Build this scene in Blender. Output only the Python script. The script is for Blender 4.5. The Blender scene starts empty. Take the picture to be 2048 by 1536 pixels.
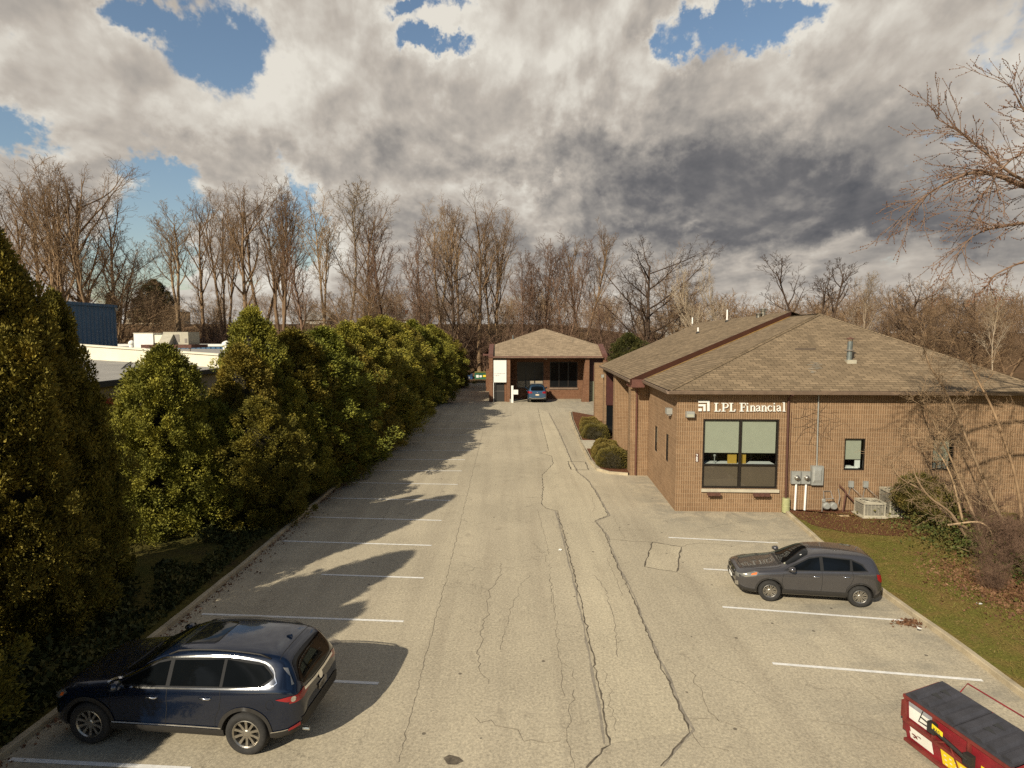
import bpy, bmesh, math, random
import numpy as np
from mathutils import Vector, Matrix
from mathutils.bvhtree import BVHTree
R = math.radians
scene = bpy.context.scene
COL = scene.collection
rng = random.Random(11)

# ------------------------------------------------------------------ camera geometry (used for reading positions off the site)
F = 1190.0; TH = math.atan(96/1190); H = 8.0
CT, ST = math.cos(TH), math.sin(TH)
def ray(px, py):
    u = (px-1024)/F; v = (768-py)/F
    return (u, CT+v*ST, -ST+v*CT)
def G(px, py, z=0.0):
    r = ray(px, py); t = (z-H)/r[2]
    return (r[0]*t, r[1]*t, z)
def AT(px, py, Y):
    r = ray(px, py); t = Y/r[1]
    return (r[0]*t, Y, H+r[2]*t)
BA = R(2.5)
C0 = G(1350, 1022)
DU = (math.cos(BA), -math.sin(BA)); DV = (math.sin(BA), math.cos(BA))
def L(u, v, z=0.0):                      # office building local -> world
    return (C0[0]+u*DU[0]+v*DV[0], C0[1]+u*DU[1]+v*DV[1], z)
def toL(p):
    x = p[0]-C0[0]; y = p[1]-C0[1]
    return (x*DU[0]+y*DU[1], x*DV[0]+y*DV[1], p[2])
def VP(px, py, v=0.0):
    r = ray(px, py)
    t = (v+C0[0]*DV[0]+C0[1]*DV[1])/(r[0]*DV[0]+r[1]*DV[1])
    return toL((r[0]*t, r[1]*t, H+r[2]*t))
def UP(px, py, u=0.0):
    r = ray(px, py)
    t = (u+C0[0]*DU[0]+C0[1]*DU[1])/(r[0]*DU[0]+r[1]*DU[1])
    return toL((r[0]*t, r[1]*t, H+r[2]*t))

# ------------------------------------------------------------------ node / material helpers
class NT:
    def __init__(s, tree): s.t = tree; s.n = tree.nodes; s.l = tree.links
    def node(s, typ, **kw):
        n = s.n.new(typ)
        for k, v in kw.items(): setattr(n, k, v)
        return n
    def inp(s, sock, v):
        if v is None: return
        if isinstance(v, bpy.types.NodeSocket): s.l.new(v, sock)
        else: sock.default_value = v
    def math(s, op, a, b=None, c=None, clamp=False):
        n = s.node('ShaderNodeMath', operation=op, use_clamp=clamp)
        s.inp(n.inputs[0], a); s.inp(n.inputs[1], b)
        if c is not None: s.inp(n.inputs[2], c)
        return n.outputs[0]
    def mix(s, f, a, b, mode='MIX'):
        n = s.node('ShaderNodeMix', data_type='RGBA', blend_type=mode)
        s.inp(n.inputs[0], f); s.inp(n.inputs[6], a); s.inp(n.inputs[7], b)
        return n.outputs[2]
    def noise(s, vec, scale, detail=4, rough=.55, dist=0.0, out=0):
        n = s.node('ShaderNodeTexNoise'); s.inp(n.inputs['Vector'], vec)
        n.inputs['Scale'].default_value = scale; n.inputs['Detail'].default_value = detail
        n.inputs['Roughness'].default_value = rough; n.inputs['Distortion'].default_value = dist
        return n.outputs[out]
    def ramp(s, f, stops):
        n = s.node('ShaderNodeValToRGB'); s.inp(n.inputs[0], f)
        cr = n.color_ramp
        while len(cr.elements) < len(stops): cr.elements.new(.5)
        for e, (p, c) in zip(cr.elements, stops):
            e.position = p; e.color = c if len(c) == 4 else (*c, 1)
        return n.outputs[0]
    def smooth(s, x, a, b):
        n = s.node('ShaderNodeMapRange', interpolation_type='SMOOTHSTEP')
        s.inp(n.inputs[0], x); n.inputs[1].default_value = a; n.inputs[2].default_value = b
        return n.outputs[0]

def newmat(name):
    m = bpy.data.materials.new(name); m.use_nodes = True
    nt = NT(m.node_tree); b = nt.n['Principled BSDF']
    return m, nt, b
def c4(c): return (c[0], c[1], c[2], 1)
def mat(name, col, rough=.6, metal=0.0, scale=6, amt=.18, bump=0.0, bscale=60, coat=0.0, spec=.5):
    m, nt, b = newmat(name)
    tc = nt.node('ShaderNodeTexCoord').outputs['Object']
    n = nt.noise(tc, scale, 5, .6)
    lo = tuple(max(0, x*(1-amt)) for x in col); hi = tuple(x*(1+amt) for x in col)
    nt.l.new(nt.ramp(n, [(.3, lo), (.7, hi)]), b.inputs['Base Color'])
    b.inputs['Roughness'].default_value = rough; b.inputs['Metallic'].default_value = metal
    b.inputs['Coat Weight'].default_value = coat; b.inputs['Coat Roughness'].default_value = .03
    b.inputs['Specular IOR Level'].default_value = spec
    if bump:
        bn = nt.node('ShaderNodeBump'); bn.inputs['Strength'].default_value = bump; bn.inputs['Distance'].default_value = .02
        nt.l.new(nt.noise(tc, bscale, 4, .6), bn.inputs['Height']); nt.l.new(bn.outputs[0], b.inputs['Normal'])
    return m

def mat_asphalt(name, base, dark, patch=False):
    m, nt, b = newmat(name)
    p = nt.node('ShaderNodeNewGeometry').outputs['Position']
    big = nt.noise(p, .16, 5, .6)
    mid = nt.noise(p, 1.3, 5, .65)
    fine = nt.noise(p, 16, 4, .8)
    spk = nt.node('ShaderNodeTexVoronoi'); nt.inp(spk.inputs['Vector'], p); spk.inputs['Scale'].default_value = 28
    col = nt.ramp(big, [(.3, tuple(x*.86 for x in base)), (.7, tuple(x*1.1 for x in base))])
    col = nt.mix(nt.smooth(mid, .56, .78), col, c4(dark)) if not patch else col
    col = nt.mix(.6, col, nt.ramp(fine, [(.30, (.42, .41, .40)), (.48, (.95, .95, .95)), (.68, (1.5, 1.47, 1.42))]), 'MULTIPLY')
    col = nt.mix(.35, col, nt.ramp(spk.outputs['Color'], [(0, (.55, .52, .5)), (1, (1.35, 1.33, 1.3))]), 'MULTIPLY')
    # tyre-polished lanes along the drive and grime in the right-hand bays and by the office
    sx = nt.node('ShaderNodeSeparateXYZ'); nt.l.new(p, sx.inputs[0])
    stv = nt.node('ShaderNodeVectorMath', operation='MULTIPLY'); nt.l.new(p, stv.inputs[0]); stv.inputs[1].default_value = (1.3, .07, 1)
    lane = nt.noise(stv.outputs[0], 1.0, 5, .6)
    col = nt.mix(.8, col, nt.ramp(lane, [(.34, (.86, .85, .85)), (.5, (1, 1, 1)), (.66, (1.08, 1.08, 1.07))]), 'MULTIPLY')
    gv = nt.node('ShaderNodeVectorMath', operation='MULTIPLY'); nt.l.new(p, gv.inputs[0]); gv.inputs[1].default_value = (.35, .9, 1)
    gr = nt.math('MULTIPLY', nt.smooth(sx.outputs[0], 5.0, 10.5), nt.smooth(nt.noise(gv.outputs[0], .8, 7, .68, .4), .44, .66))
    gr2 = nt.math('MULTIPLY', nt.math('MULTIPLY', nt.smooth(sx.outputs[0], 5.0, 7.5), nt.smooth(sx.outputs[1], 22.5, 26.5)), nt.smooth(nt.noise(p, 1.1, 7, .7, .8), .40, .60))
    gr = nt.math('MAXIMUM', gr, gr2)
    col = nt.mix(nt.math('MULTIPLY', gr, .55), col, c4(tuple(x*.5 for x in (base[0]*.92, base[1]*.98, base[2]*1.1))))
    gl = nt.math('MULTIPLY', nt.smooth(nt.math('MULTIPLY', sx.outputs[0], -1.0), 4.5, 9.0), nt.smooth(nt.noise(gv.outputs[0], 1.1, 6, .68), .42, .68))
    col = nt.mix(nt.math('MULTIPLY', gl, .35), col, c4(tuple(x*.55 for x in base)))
    # hairline alligator cracking with a shape of its own
    v = nt.node('ShaderNodeTexVoronoi', feature='DISTANCE_TO_EDGE')
    dn = nt.node('ShaderNodeVectorMath', operation='MULTIPLY_ADD')
    nt.inp(dn.inputs[0], nt.noise(p, 1.6, 6, .7, out=1)); dn.inputs[1].default_value = (.9, .9, 0); nt.inp(dn.inputs[2], p)
    nt.inp(v.inputs['Vector'], dn.outputs[0]); v.inputs['Scale'].default_value = .42
    line = nt.math('LESS_THAN', v.outputs['Distance'], .0045)
    line = nt.math('MULTIPLY', line, nt.smooth(nt.noise(p, .23, 3, .5), .5, .62))
    line = nt.math('MULTIPLY', line, .38)
    col = nt.mix(line, col, (.06, .05, .04, 1))
    v2 = nt.node('ShaderNodeTexVoronoi', feature='DISTANCE_TO_EDGE')
    nt.inp(v2.inputs['Vector'], dn.outputs[0]); v2.inputs['Scale'].default_value = 2.6
    l2 = nt.math('MULTIPLY', nt.math('LESS_THAN', v2.outputs['Distance'], .018), nt.smooth(nt.noise(p, .37, 3, .5), .57, .66))
    col = nt.mix(nt.math('MULTIPLY', l2, .35), col, (.07, .055, .04, 1))
    # oil drips and tar spots
    st = nt.node('ShaderNodeTexVoronoi'); nt.inp(st.inputs['Vector'], p); st.inputs['Scale'].default_value = 1.1
    spot = nt.math('MULTIPLY', nt.math('LESS_THAN', st.outputs['Distance'], .05), .75)
    col = nt.mix(spot, col, (.08, .065, .05, 1))
    nt.l.new(col, b.inputs['Base Color']); b.inputs['Roughness'].default_value = .92
    b.inputs['Specular IOR Level'].default_value = .25
    bn = nt.node('ShaderNodeBump'); bn.inputs['Strength'].default_value = .5; bn.inputs['Distance'].default_value = .01
    nt.l.new(fine, bn.inputs['Height']); nt.l.new(bn.outputs[0], b.inputs['Normal'])
    return m

def mat_block(name, c1, c2, mortar, ribs=True, flip=False):
    """split-ribbed concrete block in running bond; object x+y along the wall, z up"""
    m, nt, b = newmat(name)
    o = nt.node('ShaderNodeTexCoord').outputs['Object']
    s = nt.node('ShaderNodeSeparateXYZ'); nt.l.new(o, s.inputs[0])
    uu = nt.math('ADD', s.outputs[0], s.outputs[1])
    cb = nt.node('ShaderNodeCombineXYZ'); nt.l.new(uu, cb.inputs[0]); nt.l.new(s.outputs[2], cb.inputs[1])
    br = nt.node('ShaderNodeTexBrick', offset=.5)
    nt.l.new(cb.outputs[0], br.inputs['Vector'])
    br.inputs['Scale'].default_value = 1; br.inputs['Brick Width'].default_value = .41; br.inputs['Row Height'].default_value = .205
    br.inputs['Mortar Size'].default_value = .009; br.inputs['Mortar Smooth'].default_value = .2
    br.inputs['Color1'].default_value = c4(c1); br.inputs['Color2'].default_value = c4(c2); br.inputs['Mortar'].default_value = c4(mortar)
    br.inputs['Bias'].default_value = -.1
    col = nt.mix(.55, br.outputs['Color'], nt.ramp(nt.noise(o, .8, 7, .7, .5), [(.3, (.66, .64, .62)), (.7, (1.2, 1.19, 1.15))]), 'MULTIPLY')
    col = nt.mix(.8, col, nt.ramp(nt.noise(o, 22, 3, .7), [(.3, (.68, .66, .64)), (.7, (1.28, 1.28, 1.26))]), 'MULTIPLY')
    rib = nt.math('SINE', nt.math('MULTIPLY', uu, 2*math.pi/.1025))
    h = nt.math('MULTIPLY', rib, nt.math('SUBTRACT', 1.0, br.outputs['Fac']))
    if ribs:
        gro = nt.smooth(h, -1.0, -.35)
        col = nt.mix(.62, col, nt.ramp(gro, [(0, (.5, .47, .44)), (1, (1.06, 1.06, 1.06))]), 'MULTIPLY')
    nt.l.new(col, b.inputs['Base Color']); b.inputs['Roughness'].default_value = .93
    b.inputs['Specular IOR Level'].default_value = .2
    bn = nt.node('ShaderNodeBump'); bn.inputs['Strength'].default_value = .7; bn.inputs['Distance'].default_value = .02
    hh = nt.math('ADD', nt.math('MULTIPLY', h, .6 if ribs else 0), nt.math('MULTIPLY', nt.noise(o, 45, 3, .7), .8))
    nt.l.new(hh, bn.inputs['Height']); nt.l.new(bn.outputs[0], b.inputs['Normal'])
    return m

def mat_shingle(name, base, moss=False):
    m, nt, b = newmat(name)
    uv = nt.node('ShaderNodeTexCoord').outputs['UV']
    br = nt.node('ShaderNodeTexBrick', offset=.5); nt.l.new(uv, br.inputs['Vector'])
    br.inputs['Scale'].default_value = 1; br.inputs['Brick Width'].default_value = .42; br.inputs['Row Height'].default_value = .21
    br.inputs['Mortar Size'].default_value = .016; br.inputs['Mortar Smooth'].default_value = .3
    c1 = tuple(x*.78 for x in base); c2 = tuple(x*1.2 for x in base)
    br.inputs['Color1'].default_value = c4(c1); br.inputs['Color2'].default_value = c4(c2); br.inputs['Mortar'].default_value = c4(tuple(x*.38 for x in base))
    col = nt.mix(.8, br.outputs['Color'], nt.ramp(nt.noise(uv, .55, 6, .65), [(.3, (.72, .7, .68)), (.7, (1.14, 1.12, 1.1))]), 'MULTIPLY')
    sc = nt.node('ShaderNodeVectorMath', operation='MULTIPLY'); nt.l.new(uv, sc.inputs[0]); sc.inputs[1].default_value = (1.6, .25, 1)
    col = nt.mix(nt.smooth(nt.noise(sc.outputs[0], 1, 4, .6), .58, .75), col, c4(tuple(x*.62 for x in base)))
    col = nt.mix(.5, col, nt.ramp(nt.noise(uv, 30, 3, .7), [(.3, (.7, .7, .7)), (.7, (1.25, 1.25, 1.25))]), 'MULTIPLY')
    nt.l.new(col, b.inputs['Base Color']); b.inputs['Roughness'].default_value = .95; b.inputs['Specular IOR Level'].default_value = .15
    s = nt.node('ShaderNodeSeparateXYZ'); nt.l.new(uv, s.inputs[0])
    fr = nt.math('FRACT', nt.math('DIVIDE', s.outputs[1], .21))
    bn = nt.node('ShaderNodeBump'); bn.inputs['Strength'].default_value = .8; bn.inputs['Distance'].default_value = .02
    nt.l.new(nt.math('SUBTRACT', 1.0, fr), bn.inputs['Height']); nt.l.new(bn.outputs[0], b.inputs['Normal'])
    return m

def mat_ground(name, cols, s1=.5, s2=14, bump=.5):
    m, nt, b = newmat(name)
    p = nt.node('ShaderNodeNewGeometry').outputs['Position']
    n1 = nt.noise(p, s1, 6, .65, .6); n2 = nt.noise(p, s2, 4, .75)
    k = len(cols)
    col = nt.ramp(n1, [(.28+.44*i/(k-1), c) for i, c in enumerate(cols)])
    col = nt.mix(.85, col, nt.ramp(n2, [(.3, (.4, .38, .36)), (.5, (1, 1, 1)), (.7, (1.7, 1.65, 1.5))]), 'MULTIPLY')
    nt.l.new(col, b.inputs['Base Color']); b.inputs['Roughness'].default_value = 1; b.inputs['Specular IOR Level'].default_value = .1
    bn = nt.node('ShaderNodeBump'); bn.inputs['Strength'].default_value = bump; bn.inputs['Distance'].default_value = .05
    nt.l.new(n2, bn.inputs['Height']); nt.l.new(bn.outputs[0], b.inputs['Normal'])
    return m

def mat_leaf(name, c1, c2, c3, s=1.6, trans=.25):
    m, nt, b = newmat(name)
    p = nt.node('ShaderNodeNewGeometry').outputs['Position']
    oi = nt.node('ShaderNodeObjectInfo').outputs['Random']
    n1 = nt.noise(p, s, 3, .7); n2 = nt.noise(p, 21, 2, .6)
    col = nt.ramp(nt.math('ADD', nt.math('MULTIPLY', n1, .72), nt.math('MULTIPLY', n2, .28)), [(.36, c1), (.5, c2), (.66, c3)])
    col = nt.mix(1.0, col, nt.ramp(oi, [(0, (.8, .85, .8)), (1, (1.2, 1.1, 1.15))]), 'MULTIPLY')
    nt.l.new(col, b.inputs['Base Color']); b.inputs['Roughness'].default_value = .7; b.inputs['Specular IOR Level'].default_value = .2
    return m

def mat_bark(name, c1, c2):
    m, nt, b = newmat(name)
    o = nt.node('ShaderNodeTexCoord').outputs['Object']
    oi = nt.node('ShaderNodeObjectInfo').outputs['Random']
    col = nt.ramp(nt.noise(o, 1.7, 5, .7), [(.35, c1), (.65, c2)])
    col = nt.mix(1.0, col, nt.ramp(oi, [(0, (.78, .74, .74)), (1, (1.2, 1.16, 1.12))]), 'MULTIPLY')
    nt.l.new(col, b.inputs['Base Color']); b.inputs['Roughness'].default_value = .9; b.inputs['Specular IOR Level'].default_value = .15
    return m

def mat_glass(name, tint=(.8, .85, .85)):
    m, nt, b = newmat(name)
    out = nt.n['Material Output']; nt.n.remove(b)
    tr = nt.node('ShaderNodeBsdfTransparent'); tr.inputs[0].default_value = c4(tint)
    gl = nt.node('ShaderNodeBsdfGlossy'); gl.inputs['Roughness'].default_value = .02
    lw = nt.node('ShaderNodeLayerWeight'); lw.inputs[0].default_value = .5
    mx = nt.node('ShaderNodeMixShader'); nt.l.new(nt.math('ADD', nt.math('MULTIPLY', nt.math('POWER', lw.outputs[1], 5.0), .9), .05, clamp=True), mx.inputs[0])
    nt.l.new(tr.outputs[0], mx.inputs[1]); nt.l.new(gl.outputs[0], mx.inputs[2]); nt.l.new(mx.outputs[0], out.inputs[0])
    return m

# ------------------------------------------------------------------ mesh builder
class MB:
    def __init__(s, xf=None): s.v = []; s.f = []; s.uv = {}; s.xf = xf
    def pts(s, ps):
        b = len(s.v); s.v.extend([s.xf(*p) if s.xf else tuple(p) for p in ps]); return b
    def poly(s, ps, uv=None):
        b = s.pts(ps); s.f.append(tuple(range(b, b+len(ps))))
        if uv: s.uv[len(s.f)-1] = uv
        return s
    def box(s, x0, x1, y0, y1, z0, z1):
        b = s.pts([(x0,y0,z0),(x1,y0,z0),(x1,y1,z0),(x0,y1,z0),(x0,y0,z1),(x1,y0,z1),(x1,y1,z1),(x0,y1,z1)])
        for q in ((0,3,2,1),(4,5,6,7),(0,1,5,4),(1,2,6,5),(2,3,7,6),(3,0,4,7)): s.f.append(tuple(b+i for i in q))
        return s
    def prism(s, poly, z0, z1):
        n = len(poly); b = s.pts([(x,y,z0) for x,y in poly]+[(x,y,z1) for x,y in poly])
        s.f.append(tuple(b+i for i in reversed(range(n)))); s.f.append(tuple(b+n+i for i in range(n)))
        for i in range(n): j = (i+1) % n; s.f.append((b+i, b+j, b+n+j, b+n+i))
        return s
    def tube(s, pts, r, n=6, cap=True):
        if not isinstance(r, (list, tuple)): r = [r]*len(pts)
        P = [Vector(p) for p in pts]; base = len(s.v); ref = None
        for i, p in enumerate(P):
            d = (P[min(i+1, len(P)-1)]-P[max(i-1, 0)]).normalized()
            if ref is None: ref = d.orthogonal().normalized()
            a = (ref-d*ref.dot(d)); a = a.normalized() if a.length > 1e-6 else d.orthogonal().normalized(); ref = a
            c = d.cross(a)
            ring = [p+a*(math.cos(2*math.pi*k/n)*r[i])+c*(math.sin(2*math.pi*k/n)*r[i]) for k in range(n)]
            s.pts(ring)
        for i in range(len(P)-1):
            for k in range(n):
                a0 = base+i*n+k; a1 = base+i*n+(k+1) % n
                s.f.append((a0, a1, a1+n, a0+n))
        if cap:
            s.f.append(tuple(base+k for k in reversed(range(n)))); s.f.append(tuple(base+(len(P)-1)*n+k for k in range(n)))
        return s
    def lathe(s, prof, c=(0,0,0), axis='z', n=24):
        base = len(s.v); m = len(prof)
        for i in range(n):
            a = 2*math.pi*i/n
            for r, h in prof:
                p = (r*math.cos(a), r*math.sin(a), h)
                if axis == 'y': p = (p[0], p[2], p[1])
                if axis == 'x': p = (p[2], p[0], p[1])
                s.pts([(c[0]+p[0], c[1]+p[1], c[2]+p[2])])
        for i in range(n):
            for j in range(m-1):
                a = base+i*m+j; b2 = base+((i+1) % n)*m+j
                s.f.append((a, b2, b2+1, a+1))
        return s
    def ribbon(s, pts, w, z):
        n = len(pts); a = []
        for i, p in enumerate(pts):
            q0 = pts[max(0, i-1)]; q1 = pts[min(n-1, i+1)]
            dx, dy = q1[0]-q0[0], q1[1]-q0[1]; l = math.hypot(dx, dy) or 1
            ww = w[i] if isinstance(w, (list, tuple)) else w
            a.append(((p[0]-dy/l*ww/2, p[1]+dx/l*ww/2, z), (p[0]+dy/l*ww/2, p[1]-dx/l*ww/2, z)))
        for i in range(n-1): s.poly([a[i][0], a[i][1], a[i+1][1], a[i+1][0]])
        return s
    def build(s, name, m, parent=None, smooth=False, loc=None):
        return mkobj(name, s.v, s.f, m, parent, smooth, s.uv)

def mkobj(name, v, f, m, parent=None, smooth=False, uv=None):
    me = bpy.data.meshes.new(name); me.from_pydata([tuple(p) for p in v], [], f)
    if m: me.materials.append(m)
    if smooth: me.polygons.foreach_set('use_smooth', [True]*len(me.polygons))
    if uv:
        lay = me.uv_layers.new(name='UVMap')
        for i, p in enumerate(me.polygons):
            if i in uv:
                for k, li in enumerate(p.loop_indices): lay.data[li].uv = uv[i][k]
    me.update()
    o = bpy.data.objects.new(name, me); COL.objects.link(o)
    if parent: o.parent = parent
    return o
def npobj(name, V, Q, m, parent=None, smooth=False):
    """fast mesh from numpy arrays, Q is (n,3) or (n,4)"""
    me = bpy.data.meshes.new(name); k = Q.shape[1]
    me.vertices.add(len(V)); me.vertices.foreach_set('co', V.astype(np.float32).ravel())
    me.loops.add(Q.size); me.loops.foreach_set('vertex_index', Q.astype(np.int32).ravel())
    me.polygons.add(len(Q)); me.polygons.foreach_set('loop_start', np.arange(0, Q.size, k, dtype=np.int32))
    me.update(calc_edges=True)
    if smooth: me.polygons.foreach_set('use_smooth', [True]*len(me.polygons))
    me.materials.append(m)
    o = bpy.data.objects.new(name, me); COL.objects.link(o)
    if parent: o.parent = parent
    return o
def empty(name, loc=(0,0,0), rz=0.0, sc=1.0):
    o = bpy.data.objects.new(name, None); COL.objects.link(o)
    o.location = loc; o.rotation_euler = (0, 0, rz); o.scale = (sc, sc, sc); o.empty_display_size = .2
    return o
def tag(o, label=None, cat=None, group=None, kind=None):
    if label: o['label'] = label
    if cat: o['category'] = cat
    if group: o['group'] = group
    if kind: o['kind'] = kind
    return o
def thing(name, label, cat, loc=(0,0,0), rz=0.0, group=None, sc=1.0):
    return tag(empty(name, loc, rz, sc), label, cat, group)
def children_of(o): return [c for c in o.children]
def copy_tree(o, parent=None):
    c = o.copy(); COL.objects.link(c)
    if parent: c.parent = parent
    for ch in o.children: copy_tree(ch, c)
    return c
def local(mb_world, root): pass
# ------------------------------------------------------------------ materials
M = {}
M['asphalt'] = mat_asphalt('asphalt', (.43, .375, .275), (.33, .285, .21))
M['patch'] = mat_asphalt('asphalt_patch', (.475, .415, .30), (.35, .30, .215), True)
M['hair'] = mat('hairline', (.20, .165, .12), .95, scale=9, amt=.4)
M['seam'] = mat('seam', (.105, .085, .06), .95, scale=9, amt=.5)
M['tar'] = mat('tar_band', (.25, .215, .165), .9, scale=5, amt=.3)
M['line'] = mat('line_paint', (.72, .70, .66), .8, scale=7, amt=.16)
M['kerb'] = mat('kerb_concrete', (.40, .33, .22), .9, scale=1.6, amt=.3, bump=.4)
M['walk'] = mat('walk_concrete', (.45, .40, .30), .9, scale=3, amt=.15, bump=.3)
M['lawn'] = mat_ground('lawn', [(.165, .10, .038), (.18, .13, .040), (.13, .125, .026), (.18, .12, .048)], .8, 16)
M['verge'] = mat_ground('verge', [(.05, .035, .018), (.085, .07, .018), (.04, .05, .012)], .5, 12)
M['mulch'] = mat_ground('mulch', [(.10, .042, .024), (.15, .066, .036), (.085, .038, .022)], 1.5, 20, .9)
M['litter'] = mat_ground('litter', [(.10, .055, .032), (.14, .085, .048), (.10, .062, .032), (.15, .09, .052)], .12, 5)
M['block'] = mat_block('tan_block', (.265, .168, .098), (.31, .20, .118), (.35, .25, .16))
M['block_s'] = mat_block('tan_block_smooth', (.265, .168, .098), (.31, .198, .118), (.355, .25, .16), ribs=False)
M['redblock'] = mat_block('red_block', (.185, .09, .052), (.225, .115, .068), (.26, .165, .105))
M['shingle'] = mat_shingle('tan_shingle', (.245, .182, .115))
M['shingle2'] = mat_shingle('pale_shingle', (.34, .26, .175))
M['brown'] = mat('brown_metal', (.075, .028, .018), .5, scale=3, amt=.15)
M['redbrown'] = mat('red_brown_metal', (.12, .048, .034), .5, scale=3, amt=.2)
M['redpanel'] = mat('dark_red_panel', (.06, .016, .012), .5, scale=3, amt=.2)
M['gutter'] = mat('gutter', (.20, .14, .10), .5, scale=3, amt=.2)
M['lichen'] = mat('lichen_streak', (.30, .17, .035), .95, scale=4, amt=.4)
M['darkframe'] = mat('bronze_frame', (.015, .011, .009), .4, scale=3, amt=.2)
M['blind'] = mat('roller_blind', (.40, .385, .29), .8, scale=2, amt=.04)
M['blind_low'] = mat('lower_shade', (.125, .085, .055), .8, scale=2, amt=.06)
M['dark'] = mat('dark_interior', (.012, .011, .011), .9)
M['glass'] = mat_glass('window_glass')
M['darkglass'] = mat('dark_glass', (.008, .009, .010), .12, scale=2, amt=.1, spec=.35)
M['white'] = mat('white_paint', (.78, .76, .70), .6, scale=3, amt=.06)
M['cream'] = mat('cream_block', (.80, .74, .58), .8, scale=1, amt=.08)
M['beige'] = mat('beige_wall', (.36, .29, .20), .8, scale=1, amt=.1)
M['red'] = mat('red_band', (.45, .04, .03), .6)
M['blue'] = mat('blue_fabric', (.02, .10, .42), .6)
M['roofgrey'] = mat('membrane_roof', (.30, .28, .25), .8, scale=.5, amt=.15)
M['grey_metal'] = mat('galvanised', (.36, .36, .33), .45, .3, scale=4, amt=.12)
M['acmetal'] = mat('ac_beige_metal', (.42, .38, .29), .5, scale=4, amt=.12)
M['acgrille'] = mat('ac_grille', (.13, .12, .10), .6, scale=30, amt=.5)
M['pvc'] = mat('white_pipe', (.85, .83, .78), .5, scale=3, amt=.05)
M['conduit'] = mat('grey_conduit', (.22, .19, .16), .5)
M['rust'] = mat('rusty_iron', (.10, .04, .025), .8, scale=9, amt=.4)
M['steelblue'] = mat('flue_steel', (.20, .22, .21), .4, .5, scale=5, amt=.2)
M['green_post'] = mat('green_bin_plastic', (.33, .33, .16), .6)
M['wood'] = mat('raw_board', (.42, .30, .17), .85, scale=5, amt=.25)
M['yellow'] = mat('yellow_label', (.80, .60, .02), .6, amt=.06)
M['chairy'] = mat('mustard_chair', (.42, .25, .03), .7, amt=.08)
M['dump_red'] = mat('dumpster_red', (.21, .014, .02), .5, scale=3, amt=.35)
M['dump_rust'] = mat('dumpster_rust_red', (.15, .022, .016), .7, scale=4, amt=.4)
M['dump_lid'] = mat('dumpster_lid', (.040, .039, .046), .55, scale=4, amt=.25, bump=.2, bscale=25)
M['label_grey'] = mat('label_grey', (.30, .30, .32), .6)
M['ink'] = mat('ink', (.03, .03, .03), .7)
M['inkgrey'] = mat('ink_grey', (.38, .37, .35), .7)
M['rubber'] = mat('rubber', (.022, .020, .018), .85, scale=20, amt=.3)
M['alloy'] = mat('alloy', (.42, .39, .34), .3, .9, scale=4, amt=.1)
M['chrome'] = mat('chrome', (.80, .80, .80), .12, 1.0)
M['plastic'] = mat('black_plastic', (.022, .019, .016), .65, scale=20, amt=.2)
M['navy'] = mat('navy_paint', (.0025, .008, .024), .22, .3, scale=3, amt=.05, coat=1.0)
M['grey_paint'] = mat('grey_paint', (.085, .08, .082), .28, .55, scale=3, amt=.05, coat=1.0)
M['blue_paint'] = mat('blue_paint', (.05, .11, .19), .28, .5, scale=3, amt=.05, coat=1.0)
M['silver_paint'] = mat('silver_paint', (.20, .22, .22), .3, .5, scale=3, amt=.05, coat=1.0)
M['carglass'] = mat('car_glass', (.004, .005, .006), .03, scale=2, amt=.1, spec=.28)
M['tail'] = mat('tail_lens', (.26, .008, .012), .15, coat=.6)
M['amber'] = mat('amber_lens', (.75, .16, .03), .2)
M['head'] = mat('head_lens', (.24, .23, .20), .12, .4)
M['seamdark'] = mat('panel_gap', (.006, .006, .007), .8)
M['arbor'] = mat_leaf('arborvitae_foliage', (.08, .088, .016), (.20, .195, .028), (.38, .34, .05), 1.3)
M['arbor_o'] = mat_leaf('arborvitae_bronze_foliage', (.075, .068, .013), (.18, .15, .023), (.33, .25, .038), 1.3)
M['box'] = mat_leaf('boxwood_foliage', (.075, .060, .018), (.14, .105, .025), (.20, .145, .035), 2)
M['ever'] = mat_leaf('evergreen_foliage', (.035, .042, .014), (.075, .075, .02), (.15, .115, .03), 2)
M['ivy'] = mat_leaf('ground_ivy', (.05, .07, .02), (.09, .10, .025), (.16, .09, .03), 1)
M['bark'] = mat_bark('bark', (.17, .112, .066), (.34, .235, .14))
M['bark_red'] = mat_bark('bark_red', (.14, .088, .06), (.24, .155, .105))
M['bark_pale'] = mat_bark('bark_pale', (.26, .20, .13), (.50, .43, .33))
M['bark_dark'] = mat_bark('bark_dark', (.065, .045, .033), (.13, .09, .06))
M['bark_tan'] = mat_bark('bark_tan', (.24, .17, .10), (.40, .29, .18))
M['bud'] = mat('bud', (.17, .08, .042), .8)
M['deadleaf'] = mat_leaf('dead_leaf', (.085, .042, .024), (.16, .078, .04), (.27, .16, .085), 3)
M['blade'] = mat_leaf('grass_blades', (.18, .115, .048), (.16, .13, .036), (.12, .13, .024), .7)
M['sidewhite'] = mat('house_siding', (.42, .39, .34), .8)
M['houseroof'] = mat('house_roof', (.20, .18, .16), .9)
M['bluemetal'] = mat('blue_metal_siding', (.06, .13, .22), .5, scale=.7, amt=.1)
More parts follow.
